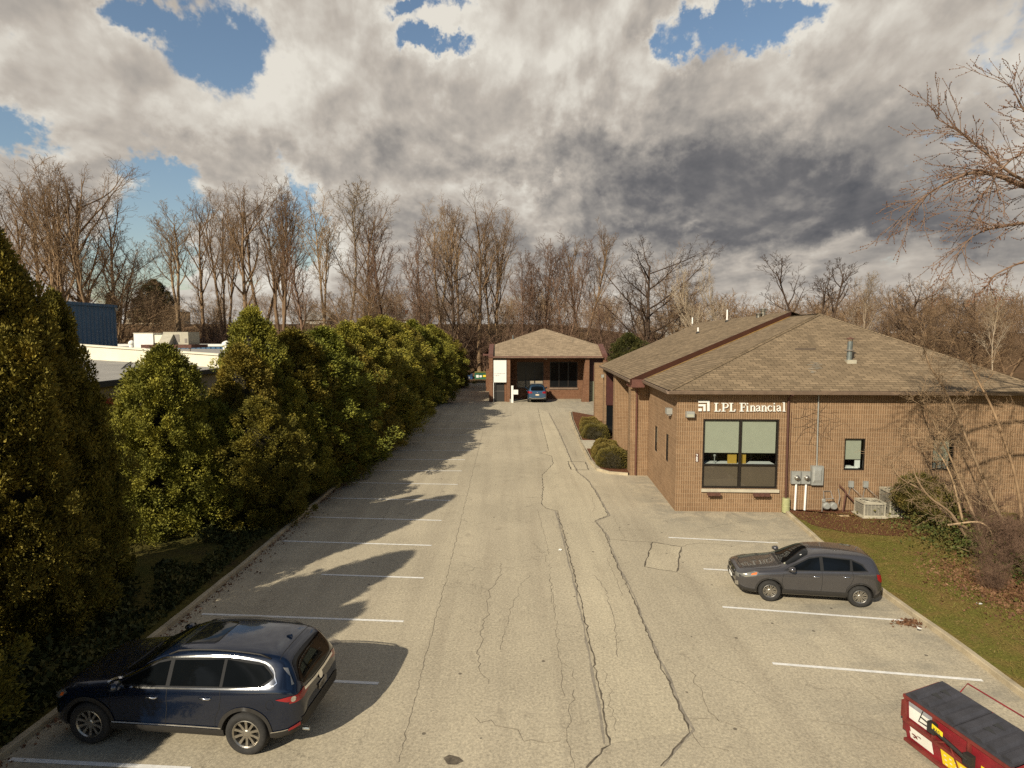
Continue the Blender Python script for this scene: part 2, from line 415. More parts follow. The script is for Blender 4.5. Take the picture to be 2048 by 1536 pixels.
# vertical ribs in the blue siding
_m = M['bluemetal']; _nt = NT(_m.node_tree)
_o = _nt.node('ShaderNodeTexCoord').outputs['Object']; _s = _nt.node('ShaderNodeSeparateXYZ'); _nt.l.new(_o, _s.inputs[0])
_bn = _nt.node('ShaderNodeBump'); _bn.inputs['Distance'].default_value = .08; _bn.inputs['Strength'].default_value = 1
_nt.l.new(_nt.math('SINE', _nt.math('MULTIPLY', _nt.math('ADD', _s.outputs[0], _s.outputs[1]), 9.0)), _bn.inputs['Height'])
_nt.l.new(_bn.outputs[0], _nt.n['Principled BSDF'].inputs['Normal'])

# ------------------------------------------------------------------ ground, lot, kerbs
def sstep(a, b, x):
    t = min(1, max(0, (x-a)/(b-a))); return t*t*(3-2*t)
def hill(x, y):
    h = 11.0*sstep(98, 140, y+.10*max(0, -x-30))*(1-.75*sstep(5, 70, x))
    h += 5*sstep(140, 420, y)
    h += 2.5*sstep(40, 110, x)*sstep(10, 80, y)
    return h
def grid(name, x0, x1, y0, y1, nx, ny, zf, m):
    xs = [x0+(x1-x0)*i/nx for i in range(nx+1)]; ys = [y0+(y1-y0)*j/ny for j in range(ny+1)]
    V = [(x, y, zf(x, y)) for y in ys for x in xs]
    Q = [(j*(nx+1)+i, j*(nx+1)+i+1, (j+1)*(nx+1)+i+1, (j+1)*(nx+1)+i) for j in range(ny) for i in range(nx)]
    o = mkobj(name, V, Q, m, smooth=True)
    return tag(o, kind='structure')
grid('terrain', -420, 480, -60, 840, 150, 150, lambda x, y: hill(x, y)-.25, M['litter'])

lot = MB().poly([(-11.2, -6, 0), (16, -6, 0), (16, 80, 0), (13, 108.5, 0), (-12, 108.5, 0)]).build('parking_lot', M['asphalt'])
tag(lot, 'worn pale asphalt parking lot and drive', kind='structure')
kL = [(-9.9, -4), (-9.72, 9.5), (-9.45, 13), (-9.25, 20), (-9.3, 38), (-9.6, 70), (-9.9, 92), (-11.6, 99), (-12.2, 108)]
kR = [(11.2, -4), (11.3, 12.6), (11.42, 15), (11.45, 17.85), (11.85, 22.6), (12.32, 26.3)]
kI = [(6.2, 62), (5.75, 56), (5.55, 51.7), (5.2, 43.3), (5.05, 37.5), (5.2, 35.0), (5.75, 34.2), (6.72, 33.85)]
def dense(path, step=1.0):
    out = []
    for (a, b) in zip(path[:-1], path[1:]):
        n = max(1, int(math.hypot(b[0]-a[0], b[1]-a[1])/step))
        for i in range(n): t = i/n; out.append((a[0]+(b[0]-a[0])*t, a[1]+(b[1]-a[1])*t))
    out.append(path[-1]); return out
def kerb(name, path, side, label):
    """profile swept along the path; the top sits on the +side of the drive edge"""
    p = dense(path, .6); mb = MB(); prof = [(0, -.1), (.015, .125), (.035, .145), (.15, .145), (.165, .13), (.165, -.1)]
    rows = []
    r2 = random.Random(5)
    for i, q in enumerate(p):
        q0 = p[max(0, i-1)]; q1 = p[min(len(p)-1, i+1)]
        dx, dy = q1[0]-q0[0], q1[1]-q0[1]; l = math.hypot(dx, dy); nx, ny = dy/l*side, -dx/l*side
        j = r2.uniform(-.006, .006); k = r2.uniform(-.006, .006)
        rows.append(mb.pts([(q[0]+nx*(a+j), q[1]+ny*(a+j), z+(k if z > 0 else 0)) for a, z in prof]))
    m = len(prof)
    for a, b in zip(rows[:-1], rows[1:]):
        for k in range(m-1): mb.f.append((a+k, a+k+1, b+k+1, b+k))
    o = mb.build(name, M['kerb']); tag(o, label, kind='structure'); return o
kerb('kerb', kL, -1, 'long concrete kerb below the arborvitae hedge')
kerb('kerb', kR, 1, 'concrete kerb along the right lawn')
kerb('kerb', kI, 1, 'curved concrete kerb round the planting bed')

def strip_sheet(name, inner, outer, z, m, n=1, bump=0):
    mb = MB(); a = dense(inner, 1.0)
    k = len(a)
    xs = outer
    for i in range(k-1):
        p, q = a[i], a[i+1]
        for j in range(n):
            s0, s1 = j/n, (j+1)/n
            mb.poly([(p[0]+(xs-p[0])*s0, p[1], z+bump*math.sin(math.pi*min(1, s0*1.3))), (q[0]+(xs-q[0])*s0, q[1], z+bump*math.sin(math.pi*min(1, s0*1.3))),
                     (q[0]+(xs-q[0])*s1, q[1], z+bump*math.sin(math.pi*min(1, s1*1.3))), (p[0]+(xs-p[0])*s1, p[1], z+bump*math.sin(math.pi*min(1, s1*1.3)))])
    return mb.build(name, m, smooth=False)
tag(strip_sheet('verge', [(x-.16, y) for x, y in kL], -19, .12, M['verge'], 8, .25), 'grassy bank under the hedge', kind='structure')
tag(MB().poly([(-130, -6, .02), (-19, -6, .02), (-19, 97, .02), (-130, 97, .02)]).build('neighbouring_yard', M['asphalt']), 'asphalt yard beyond the hedge', kind='structure')
lawn_in = [(x+.16, y) for x, y in kR]
mbx = MB(); mbx.poly([(x, y, .125) for x, y in lawn_in]+[L(4.9, -.002)[:2]+(.125,), L(16, -.002)[:2]+(.125,), (70, 26, .125), (70, -4, .125)])
tag(mbx.build('lawn', M['lawn']), 'patchy dormant lawn on the right', kind='structure')
mp = [(12.5, 26.7), (12.42, 25.2), (12.6, 24.2), (13.4, 23.35), (14.8, 22.95), (16.2, 22.9), (17.3, 22.4), (18.4, 22.6), (19.5, 23.6), (20.1, 25.0), (20.2, 26.1)]
mbx = MB().poly([(x, y, .14) for x, y in mp]+[L(12.7, -.004)[:2]+(.14,), L(4.95, -.004)[:2]+(.14,)])
tag(mbx.build('mulch_bed', M['mulch']), 'brown mulch bed at the office wall', kind='structure')
# planting bed along the left side of the office
mbx = MB().poly([(x+.1, y, .11) for x, y in kI]+[L(.0, 7.0)[:2]+(.11,), L(.02, 31)[:2]+(.11,)])
tag(mbx.build('planting_bed', M['mulch']), 'mulched planting bed behind the curved kerb', kind='structure')
wk = MB().box(5.2, 8.3, 41.4, 44.6, .0, .135)
tag(wk.build('entrance_path', M['walk']), 'concrete path to the entrance', kind='structure')

# painted stall lines
LINES = [((404,1228),(807,1243)), ((643,1149),(847,1156)), ((566,1082),(863,1091)), ((619,1034),(883,1041)), ((655,996),(900,1001)),
 ((700,965),(915.5,969)), ((730,940.4),(923.6,942)), ((752.7,919),(930,919.4)), ((772,900.5),(941.5,901)), ((790,884.3),(945,884.6)),
 ((805,870),(955,870)), ((830,857),(962,857.4)), ((860,842),(966,842.2)), ((885,828),(973,828)), ((20,1519),(380,1538)), ((230,1341),(757,1367)),
 ((1337,1075),(1556,1086)), ((1407,1138),(1700,1154)), ((1445,1214),(1807,1241)), ((1545,1327),(1965,1361))]
for i, (a, b) in enumerate(LINES):
    p, q = G(*a), G(*b)
    o = MB().ribbon([p[:2], q[:2]], .10 if p[1] < 40 else .085, .006).build('stall_line', M['line'])
    tag(o, kind='structure')

# trench patch, its seams, patches and cracks
def px(pts): return [G(x, y)[:2] for x, y in pts]
def jag(path, amp, step, seed):
    r2 = random.Random(seed); d = dense(path, step)
    return [d[0]]+[(x+r2.gauss(0, amp), y+r2.gauss(0, amp)) for x, y in d[1:-1]]+[d[-1]]
cl = [(1076,817),(1080.6,838),(1089.8,872),(1097.4,901),(1080.6,906),(1090,908.5),(1103.6,912),(1106.6,927),(1083.7,951),(1086.7,976),(1083,1006.5),(1091.3,1015.7),(1114.3,1021.8),(1123.5,1052),(1135.7,1098),(1149,1150),(1167,1224),(1188,1322),(1204,1404),(1217.6,1488),(1172.6,1536)]
cr = [(1097.4,826),(1115.8,861),(1131,895),(1142,922),(1155.6,945),(1175.5,960.6),(1190.8,983.5),(1216.8,1031),(1189,1041.7),(1209,1066),(1227.5,1113.6),(1243,1150),(1270,1205),(1301.6,1283),(1333,1357),(1360,1419.5),(1381.6,1460.5),(1321,1533)]
pl, pr = px(cl), px(cr)
mb_p = MB(); mb_p.poly([(x, y, .003) for x, y in pl[:-1]]+[(x, y, .003) for x, y in reversed(pr[:-1])])
tag(mb_p.build('trench_patch', M['patch']), 'pale repaired trench strip in the asphalt', kind='structure')
def crack(path, w, seed, m='seam', z=.0062, amp=.02, step=.25):
    d = jag(path, amp, step, seed); r2 = random.Random(seed+1)
    o = MB().ribbon(d, [w*r2.uniform(.35, 1.5) for _ in d], z).build('pavement_crack', M[m]); tag(o, kind='structure')
crack(pl, .035, 1, amp=.022, step=.14); crack(pr, .034, 2, amp=.022, step=.14)
crack([(x+.05, y) for x, y in pr], .06, 3, 'tar', .0045, .015, .4)
crack([(x-.09, y) for x, y in pl[12:-1]], .05, 4, 'tar', .0045, .015, .4)
sq = px([(1305.5,1084.5),(1362,1093.7),(1354.5,1145),(1288.7,1133.5)])
tag(MB().poly([(x, y, .003) for x, y in sq]).build('square_patch', M['patch']), 'square pale patch in the asphalt', kind='structure')
crack(sq+[sq[0]], .05, 7)
s2 = px([(1135.7,923),(1171,923.8),(1177,940),(1142,940)]); crack(s2+[s2[0]], .07, 8)
z8 = lambda P: [(700+x/2.56, 1150+y/2.56) for x, y in P]
z6 = lambda P: [(1050+x/3.2675, 780+y/3.2675) for x, y in P]
for i, (P, w, am) in enumerate([
  ([(974,831),(935,985),(895,1150),(870,1238),(797.6,1525)], .018, .006),
  (z8([(770,-60),(770,0),(710,80),(700,200),(670,270),(675,330),(660,400),(670,500),(710,560)]), .022, .03),
  (z8([(1145,590),(1120,640),(1125,780),(1110,850),(1140,960),(1150,1000)]), .02, .03),
  (z8([(1740,490),(1765,550),(1800,580),(1810,650),(1890,750)]), .022, .03),
  (z8([(640,730),(740,780),(850,800),(890,840),(1000,860),(1080,850)]), .02, .03),
  (z8([(1025,20),(1050,200),(1070,400),(1085,560),(1100,620)]), .015, .02),
  (z8([(1745,795),(1790,890),(1860,880),(1940,900)]), .018, .03),
  (z8([(1700,720),(1900,750),(2040,790)]), .018, .03),
  (z8([(1250,0),(1300,60),(1345,200),(1370,420)]), .03, .02),
  (z8([(1090,450),(1140,480),(1160,545)]), .015, .02),
  (z8([(1300,470),(1330,640),(1360,800)]), .018, .02),
  (z6([(550,975),(690,990),(835,995)]), .03, .01),
  (z6([(1020,1025),(1130,1000),(1307,1010)]), .018, .02),
  (z6([(60,1000),(130,1080),(155,1150),(165,1300),(195,1440)]), .015, .03),
  (z6([(80,780),(120,920),(160,1080)]), .013, .01),
  (z6([(540,1100),(600,1250),(640,1380)]), .018, .02),
  (z6([(430,690),(455,760),(450,800)]), .018, .02),
  (z6([(580,820),(610,900),(650,970)]), .015, .02),
  (z6([(980,1190),(1080,1230),(1150,1270)]), .015, .02),
  (z6([(325,395),(335,430),(430,430)]), .03, .01),
  ([(1620,1440),(1700,1452),(1770,1478),(1806,1490)], .02, .03),
  ([(1700,1350),(1760,1400),(1810,1440)], .015, .02),
  ([(1520,1040),(1440,1050),(1400,1060)], .015, .02),
  ([(1000,990),(1040,994),(1085,996)], .02, .02),
  ([(830,985),(880,992),(940,992)], .02, .02),
  ([(780,1010),(765,1040),(735,1060),(700,1085)], .018, .04),
  ([(1060,1150),(1035,1180),(1020,1230),(1000,1300)], .013, .03),
  ([(900,1105),(960,1122),(1010,1135),(1080,1130)], .012, .02)]):
    crack(px(P), w*.6, 20+i, 'hair', amp=am*.9+.012, step=.16)
# darker stained asphalt blotches
def blot(name, P, m, z, seed, label=None):
    r2 = random.Random(seed); d = dense(px(P)+[px(P)[0]], .12)[:-1]
    o = MB().poly([(x+r2.gauss(0, .02), y+r2.gauss(0, .02), z) for x, y in d]).build(name, M[m]); return tag(o, label, kind='structure')
blot('manhole_stain', [(886,1518),(900,1511),(918,1514),(923,1523),(912,1531),(893,1529)], 'seam', .005, 3)
M['stain'] = mat('damp_stain', (.215, .19, .15), .9, scale=2.5, amt=.25)
blot('oil_stain', [(655,1281),(668,1277),(680,1283),(672,1290),(660,1288)], 'tar', .005, 4)

# ------------------------------------------------------------------ helpers for walls with openings
def wall_holes(mb, f, u0, u1, z0, z1, holes, reveal=.18):
    """f(u, d, z) -> point; d is depth into the wall. Faces with holes plus reveals."""
    us = sorted({u0, u1, *[h[0] for h in holes], *[h[1] for h in holes]})
    zs = sorted({z0, z1, *[h[2] for h in holes], *[h[3] for h in holes]})
    for a, b in zip(us[:-1], us[1:]):
        for c, d in zip(zs[:-1], zs[1:]):
            mu, mz = (a+b)/2, (c+d)/2
            if any(h[0] < mu < h[1] and h[2] < mz < h[3] for h in holes): continue
            mb.poly([f(a, 0, c), f(b, 0, c), f(b, 0, d), f(a, 0, d)])
    for h in holes:
        a, b, c, d = h
        for P in ([(a,c),(b,c)], [(b,c),(b,d)], [(b,d),(a,d)], [(a,d),(a,c)]):
            (p, q), (r_, s_) = P
            mb.poly([f(p, 0, q), f(p, reveal, q), f(r_, reveal, s_), f(r_, 0, s_)])
# ------------------------------------------------------------------ office building (right)
def frame_bars(mb, f, a, b, c, d, w, d0, d1, mull=(), rails=()):
    """window frame bars butted end to end, in (u, depth, z)"""
    def bx(u0, u1, z0, z1, e=0):
        P = [f(u, dd, z) for dd in (d0+e, d1) for (u, z) in ((u0,z0),(u1,z0),(u1,z1),(u0,z1))]
        k = mb.pts(P)
        for q in ((0,3,2,1),(4,5,6,7),(0,1,5,4),(1,2,6,5),(2,3,7,6),(3,0,4,7)): mb.f.append(tuple(k+i for i in q))
    bx(a, a+w, c, d); bx(b-w, b, c, d); bx(a+w, b-w, c, c+w); bx(a+w, b-w, d-w, d)
    for m in mull: bx(m-w*.7, m+w*.7, c+w, d-w)
    for r_ in rails:
        cuts = [a+w]+[x for m in mull for x in (m-w*.7, m+w*.7)]+[b-w]
        for k in range(0, len(cuts), 2): bx(cuts[k], cuts[k+1], r_-w*.5, r_+w*.5, .004)
def quad(f, a, b, c, d, dep): return [f(a, dep, c), f(b, dep, c), f(b, dep, d), f(a, dep, d)]

OFF = thing('office_building', 'long tan block office building with shingled roofs and white lettered sign', 'building', (C0[0], C0[1], 0), -BA)
ff = lambda u, d, z: (u, d, z)
fl = lambda v, d, z: (d, v, z)
WT = 5.50
HB = (1.18, 4.56, 1.08, 4.26); H2 = (7.47, 8.39, 1.97, 3.42); H3 = (11.32, 12.24, 2.0, 3.45)
S1 = (1.66, 2.36, 1.88, 3.25); S2 = (4.33, 5.13, 1.84, 3.22)
mb = MB(); wall_holes(mb, ff, 0, 15.6, -.1, WT, [HB, H2, H3]); mb.build('front_wall', M['block'], OFF)
mb = MB(); wall_holes(mb, fl, 0, 6.95, -.1, WT, [S1, S2], .16); mb.build('side_wall', M['block_s'], OFF)
mb = MB()
mb.poly([(0, 7.9, -.1), (0, 31, -.1), (0, 31, WT), (0, 7.9, WT)]); mb.poly([(15.6, 0, -.1), (15.6, 36, -.1), (15.6, 36, WT), (15.6, 0, WT)])
mb.poly([(0, 31, -.1), (15.6, 36, -.1), (15.6, 36, WT), (0, 31, WT)])
mb.build('rear_wall', M['block'], OFF)
for v in (6.95, 14.0, 20.7, 28.5):
    MB().box(-1.0, .02, v, v+.95, -.1, WT).build('pier', M['block'], OFF)
# entrance between the piers
e = MB().box(-.86, -.004, 20.35, 20.69, 2.5, 5.1).build('entrance_panel', M['redpanel'], OFF)
e = MB().box(-.80, -.004, 20.45, 20.69, .12, 2.5).build('entrance_door', M['darkglass'], OFF)
MB().box(-.83, -.80, 20.44, 20.52, .12, 2.5).build('door_frame', M['darkframe'], e)
MB().box(-.012, -.003, 14.96, 20.34, 0.3, 4.4).build('entrance_glazing', M['darkglass'], OFF)

ROOFM = (9.27-5.6)/10.4
def hitroof(px_, py_, h):
    r = ray(px_, py_); c = toL((0, 0, H)); e_ = toL((r[0]+0, r[1]+0, H))   # local dir
    du = e_[0]-c[0]; dv = e_[1]-c[1]; dz = r[2]
    t = (5.6+h+ROOFM*(c[0]+.5)-H)/(dz-ROOFM*du)
    return (c[0]+t*du, c[1]+t*dv, H+t*dz)
A_ = (-.5, -.5, 5.6); B_ = (16.0, -.5, 5.6); P_ = (9.9, 8.2, 9.27)
Lo1 = (-.5, 6.3, 5.6); q = hitroof(1586, 631, 0); Lo2 = (9.9, q[1]+.2, 9.27)
q = hitroof(1279, 761, 0); Lo1 = (-.5, q[1], 5.6)
sl = math.hypot(1, ROOFM); mf = 3.67/8.7; sf = math.hypot(1, mf)
mb = MB()
mb.poly([A_, B_, P_], [(p[0], (p[1]+.5)*sf) for p in (A_, B_, P_)])
ps = [A_, P_, Lo2, Lo1]; mb.poly(ps, [(p[1]+.11, (p[0]+.5)*sl) for p in ps])
ps = [B_, (16, Lo2[1], 5.6), Lo2, P_]; mb.poly(ps, [(p[1], (p[0])*1.1) for p in ps])
roof1 = mb.build('front_roof', M['shingle'], OFF)
def capstrip(name, p, q, w, parent, m='shingle'):
    P, Q = Vector(p), Vector(q); n = int((Q-P).length/.17); d = (Q-P)/n; s = Vector((-d.y, d.x, 0)).normalized()*w
    mb = MB()
    for i in range(n):
        a = P+d*i+Vector((0, 0, .045)); b = P+d*(i+1.12)+Vector((0, 0, .025)); dn = Vector((0, 0, -.055))
        mb.poly([a-s+dn, a, b, b-s+dn], [(i*.4, 0), (i*.4, .15), (i*.4+.1, .15), (i*.4+.1, 0)])
        mb.poly([a, a+s+dn, b+s+dn, b], [(i*.4, .2), (i*.4, .35), (i*.4+.1, .35), (i*.4+.1, .2)])
    return mb.build(name, M[m], parent)
capstrip('hip_cap', A_, P_, .14, roof1); capstrip('hip_cap', B_, P_, .14, roof1)
capstrip('ridge_cap', P_, Lo2, .14, roof1)
HS = .31
q = hitroof(1257, 761, HS); N_ = (-1.25, q[1], 5.6+HS-.75*ROOFM)
T_ = (9.95, Lo2[1]+.0, 9.27+HS); q = hitroof(1399, 645, HS); R_ = q; q = hitroof(1184, 736, HS); E_ = (-1.25, q[1], N_[2])
N_ = (-1.25, Lo1[1]-.35, N_[2]); T2 = (T_[0], T_[1], T_[2])
mb = MB(); ps = [N_, T_, R_, E_]
mb.poly([N_, T_, R_], [(p[1], (p[0]+.5)*sl) for p in (N_, T_, R_)]); mb.poly([N_, R_, E_], [(p[1], (p[0]+.5)*sl) for p in (N_, R_, E_)])
ps = [T_, (20, T_[1], 6.2), (21, R_[1]+2, 6.2), R_]; mb.poly(ps, [(p[1], p[0]) for p in ps])
roof2 = mb.build('rear_roof', M['shingle'], OFF)
# stepped brown rake board between the roofs
def below(p, d): return (p[0], p[1], p[2]-d)
lo_n = (-1.25, N_[1], N_[2]-.30)
mb = MB(); a = Vector(N_); b = Vector(T_); w = Vector((0, -.06, 0))
mb.poly([a+w, b+w, below(b+w, HS+.02), below(a+w, HS+.02)]); mb.poly([a, b, b+w, a+w]); mb.poly([a+w, a, below(a, HS), below(a+w, HS)])
mb.build('rake_board', M['brown'], OFF)
# lichen line where run-off washes the step
a1 = Vector((Lo1[0]+.25, Lo1[1]+.05-.18, 5.6+.25*ROOFM+.008)); b1 = Vector((Lo2[0], Lo2[1]-.18, Lo2[2]+.008))
mb = MB(); r3 = random.Random(4); n = 50
pv = None
for i in range(n+1):
    t = i/n; c = a1.lerp(b1, t); wd = .09+.10*t*r3.uniform(.5, 1.6)
    cur = (c+Vector((0, .12, 0)), c+Vector((0, -wd, 0)))
    if pv: mb.poly([pv[0], cur[0], cur[1], pv[1]])
    pv = cur
mb.build('lichen_streak', M['lichen'], roof1)
# soffits, fascias and gutters
mb = MB(); mb.poly([(-.5, -.5, WT-.01), (16, -.5, WT-.01), (16, .3, WT-.01), (-.5, .3, WT-.01)]); mb.poly([(-.5, .3, WT-.01), (.3, .3, WT-.01), (.3, Lo1[1], WT-.01), (-.5, Lo1[1], WT-.01)])
mb.poly([(-1.25, N_[1]+.01, WT-.005), (.3, N_[1]+.01, WT-.005), (.3, E_[1], WT-.005), (-1.25, E_[1], WT-.005)])
mb.build('soffit', M['brown'], OFF)
def gutter(name, p, q, out, parent, m='gutter'):
    """K-style gutter trough with open top, from p to q"""
    P, Q = Vector(p), Vector(q); o = Vector(out)
    prof = [(0, -.16), (.07, -.16), (.12, -.02), (.12, 0.0), (.105, 0.0), (.10, -.03), (.02, -.05), (0, -.03)]
    mb = MB(); a = mb.pts([P+o*x+Vector((0, 0, z)) for x, z in prof]); b = mb.pts([Q+o*x+Vector((0, 0, z)) for x, z in prof])
    for i in range(len(prof)-1): mb.f.append((a+i, a+i+1, b+i+1, b+i))
    mb.f.append(tuple(a+i for i in range(len(prof)))); mb.f.append(tuple(b+i for i in range(len(prof))))
    return mb.build(name, M[m], parent)
gutter('gutter', (-.5, -.5, 5.595), (16, -.5, 5.595), (0, -1, 0), OFF, 'gutter')
gutter('gutter', (-.5, -.5, 5.595), (-.5, Lo1[1]-.1, 5.595), (-1, 0, 0), OFF, 'gutter')
gutter('gutter', (-1.25, N_[1]+.02, N_[2]-.01), (-1.25, E_[1], E_[2]-.01), (-1, 0, 0), OFF, 'gutter')
mb = MB().box(-1.2, -.45, N_[1]+.0, N_[1]+.12, 5.18, 5.62); mb.build('rake_end_box', M['redbrown'], OFF)
mb = MB().tube([(-1.3, 6.55, 5.3), (-1.2, 6.6, 5.2), (-.72, 6.72, 5.1), (-.68, 6.88, 4.95), (-.68, 6.88, .05)], .05, 6).tube([(-.55, 6.5, 5.45), (-.5, 6.6, 5.25), (-.7, 6.74, 5.1)], .045, 6)
mb.build('downspout', M['redbrown'], OFF)
mb = MB().tube([(4.88, -.56, 5.45), (4.88, -.3, 5.32), (4.90, -.07, 5.15), (4.94, -.07, .62)], .055, 6)
mb.build('downspout', M['brown'], OFF)
MB().tube([(5.06, -.03, 4.6), (5.06, -.03, .2)], .012, 5).build('drain_rod', M['brown'], OFF)

# windows of the office building
def window(parent, f, hole, mull, rails, blinds, name='window', depth=.09, w=.07):
    a, b, c, d = hole
    mb = MB(); frame_bars(mb, f, a+.004, b-.004, c+.004, d-.004, w, depth-.05, depth+.03, mull, rails)
    fr = mb.build(name, M['darkframe'], parent)
    MB().poly(quad(f, a+w, b-w, c+w, d-w, depth-.012)).build('pane', M['glass'], fr)
    for (u0, u1, z0, z1, m) in blinds:
        mb2 = MB(); P = [f(u, dd, z) for dd in (depth+.035, depth+.05) for (u, z) in ((u0,z0),(u1,z0),(u1,z1),(u0,z1))]
        k = mb2.pts(P)
        for q_ in ((0,3,2,1),(4,5,6,7),(0,1,5,4),(1,2,6,5),(2,3,7,6),(3,0,4,7)): mb2.f.append(tuple(k+i for i in q_))
        mb2.build('blind', M[m], fr)
    # room behind the glass: back wall, ceiling and floor
    mb3 = MB(); e_ = .14
    mb3.poly(quad(f, a-.6, b+.6, c-.6, d+.3, 2.2))
    for zz in (c-.6, d+.3): mb3.poly([f(a-.6, e_, zz), f(b+.6, e_, zz), f(b+.6, 2.2, zz), f(a-.6, 2.2, zz)])
    for uu in (a-.6, b+.6): mb3.poly([f(uu, e_, c-.6), f(uu, 2.2, c-.6), f(uu, 2.2, d+.3), f(uu, e_, d+.3)])
    mb3.build('room', M['dark'], fr)
    return fr
mu = 2.87
window(OFF, ff, HB, [mu], [2.16], [(1.26, mu-.06, 2.70, 4.16, 'blind'), (mu+.06, 4.46, 2.70, 4.16, 'blind'), (1.26, mu-.06, 1.16, 2.12, 'blind_low'), (mu+.06, 4.49, 1.16, 2.12, 'blind_low')])
window(OFF, ff, H2, [], [], [(7.55, 8.25, 2.45, 3.35, 'blind')], w=.055)
window(OFF, ff, H3, [], [], [(11.40, 12.10, 2.42, 3.38, 'blind')], w=.055)
window(OFF, fl, S1, [], [], [(1.74, 2.24, 2.3, 3.2, 'blind')], w=.05)
window(OFF, fl, S2, [], [], [(4.40, 5.06, 2.3, 3.16, 'blind')], w=.05)
MB().box(1.15, 4.62, -.10, .02, .93, 1.06).build('window_sill', M['walk'], OFF)
# furnishings seen through the large window
def olocal(u, v, z): return L(u, v, z)
dk = tag(MB().box(1.3, 4.5, .2, .9, 2.10, 2.17).box(1.35, 1.4, .8, .88, 1.0, 2.1).box(4.4, 4.45, .8, .88, 1.0, 2.1).build('desk', M['white']), 'white desk top behind the big office window', 'desk'); dk.location = L(0, 0); dk.rotation_euler = (0, 0, -BA)
for u0, u1, lb in ((2.40, 2.80, 'mustard chair back left of the mullion in the big window'), (2.92, 3.22, 'mustard chair back right of the mullion in the big window')):
    mb = MB(); mb.prism([(u0, .28), (u1, .28), (u1, .34), (u0, .34)], 2.18, 2.62).box(u0+.03, u0+.07, .3, .33, 1.0, 2.18).box(u1-.07, u1-.03, .3, .33, 1.0, 2.18).box(u0, u1, .36, .8, 1.8, 1.9)
    c = tag(mb.build('office_chair', M['chairy']), lb, 'chair'); c.location = L(0, 0); c.rotation_euler = (0, 0, -BA)
mb = MB().lathe([(0, 2.172), (.07, 2.172), (.06, 2.22), (.02, 2.25), (.02, 2.45), (.07, 2.55), (.05, 2.6), (0, 2.6)], (1.82, .33, 0), n=10)
t = tag(mb.build('desk_ornament', M['grey_metal']), 'small silver ornament on the desk in the big window', 'ornament'); t.location = L(0, 0); t.rotation_euler = (0, 0, -BA)
mb = MB().box(7.56, 8.2, .18, .5, 2.03, 2.06).box(7.7, 8.0, .2, .5, 2.063, 2.10)
mb.prism([(8.05, .2), (8.28, .2), (8.28, .24), (8.05, .24)], 2.05, 2.5)
t = tag(mb.build('paper_stack', M['white']), 'white papers behind the small window nearest the meters', 'papers'); t.location = L(0, 0); t.rotation_euler = (0, 0, -BA)
mb = MB().box(11.45, 11.6, .2, .35, 2.06, 2.3).box(11.75, 11.85, .2, .3, 2.06, 2.38).box(11.95, 12.15, .2, .3, 2.06, 2.42)
t = tag(mb.build('desk_clutter', M['grey_metal']), 'bottles and boxes behind the farthest front window', 'clutter'); t.location = L(0, 0); t.rotation_euler = (0, 0, -BA)

# lettering
cnt = [0]
def stroke(mb, P, w, conv, d=.07):
    """a raised stroke; P in drawing units, w the stroke width"""
    cnt[0] += 1; fr = -d-.0012*(cnt[0] % 9)
    n = len(P); rows = []
    ws = w if isinstance(w, (list, tuple)) else [w]*n
    for i, p in enumerate(P):
        q0 = P[max(0, i-1)]; q1 = P[min(n-1, i+1)]
        dx, dy = q1[0]-q0[0], q1[1]-q0[1]; l = math.hypot(dx, dy) or 1; ex, ey = -dy/l*ws[i]/2, dx/l*ws[i]/2
        a = conv(p[0]+ex, p[1]+ey); b = conv(p[0]-ex, p[1]-ey)
        rows.append(mb.pts([(a[0], fr, a[1]), (b[0], fr, b[1]), (b[0], -.012, b[1]), (a[0], -.012, a[1])]))
    for r0, r1 in zip(rows[:-1], rows[1:]):
        for k in range(4): mb.f.append((r0+k, r0+(k+1) % 4, r1+(k+1) % 4, r1+k))
    mb.f.append(tuple(rows[0]+k for k in range(4))); mb.f.append(tuple(rows[-1]+k for k in range(4)))
def cz(x, y):
    p = VP(1380+x/6.982, 780+y/6.982, 0); return (p[0], p[2])
mb = MB(); S = lambda P, w: stroke(mb, P, w, cz)
B0, T0 = 294, 184
def vert(x, y0, y1, w=22): S([(x, y0), (x, y1)], w)
def hor(x0, x1, y, w=8): S([(x0, y), (x1, y)], w)
SL = empty('sign_lettering'); SL.parent = OFF
def done():
    global mb
    mb.build('letter', M['white'], SL); mb = MB()
for x in (360, 568):
    vert(x, 180, 297); hor(x-28, x+28, T0-1); hor(x-28, x+52, B0); S([(x+50, 297), (x+56, 264)], 9); done()
vert(462, 180, 297); hor(434, 480, T0-1); hor(434, 492, B0); S([(462, 184), (496, 184), (518, 193), (526, 215), (518, 236), (496, 246), (462, 247)], [9, 9, 14, 18, 14, 9, 9]); done()
vert(714, 180, 297); hor(684, 766, T0-1); hor(684, 746, B0); S([(766, 180), (770, 212)], 8); hor(714, 752, 238); S([(752, 224), (752, 252)], 6); done()
def gi(x): vert(x, 218, 297, 17); hor(x-20, x, 220, 6); hor(x-20, x+20, B0, 7); S([(x-8, 189), (x+8, 189)], 16)
def gn(x):
    vert(x, 216, 297, 16); hor(x-16, x, 220, 6); hor(x-18, x+18, B0, 7)
    S([(x, 238), (x+14, 222), (x+30, 218), (x+42, 226), (x+46, 244), (x+46, 297)], [7, 9, 11, 14, 16, 16]); hor(x+30, x+64, B0, 7)
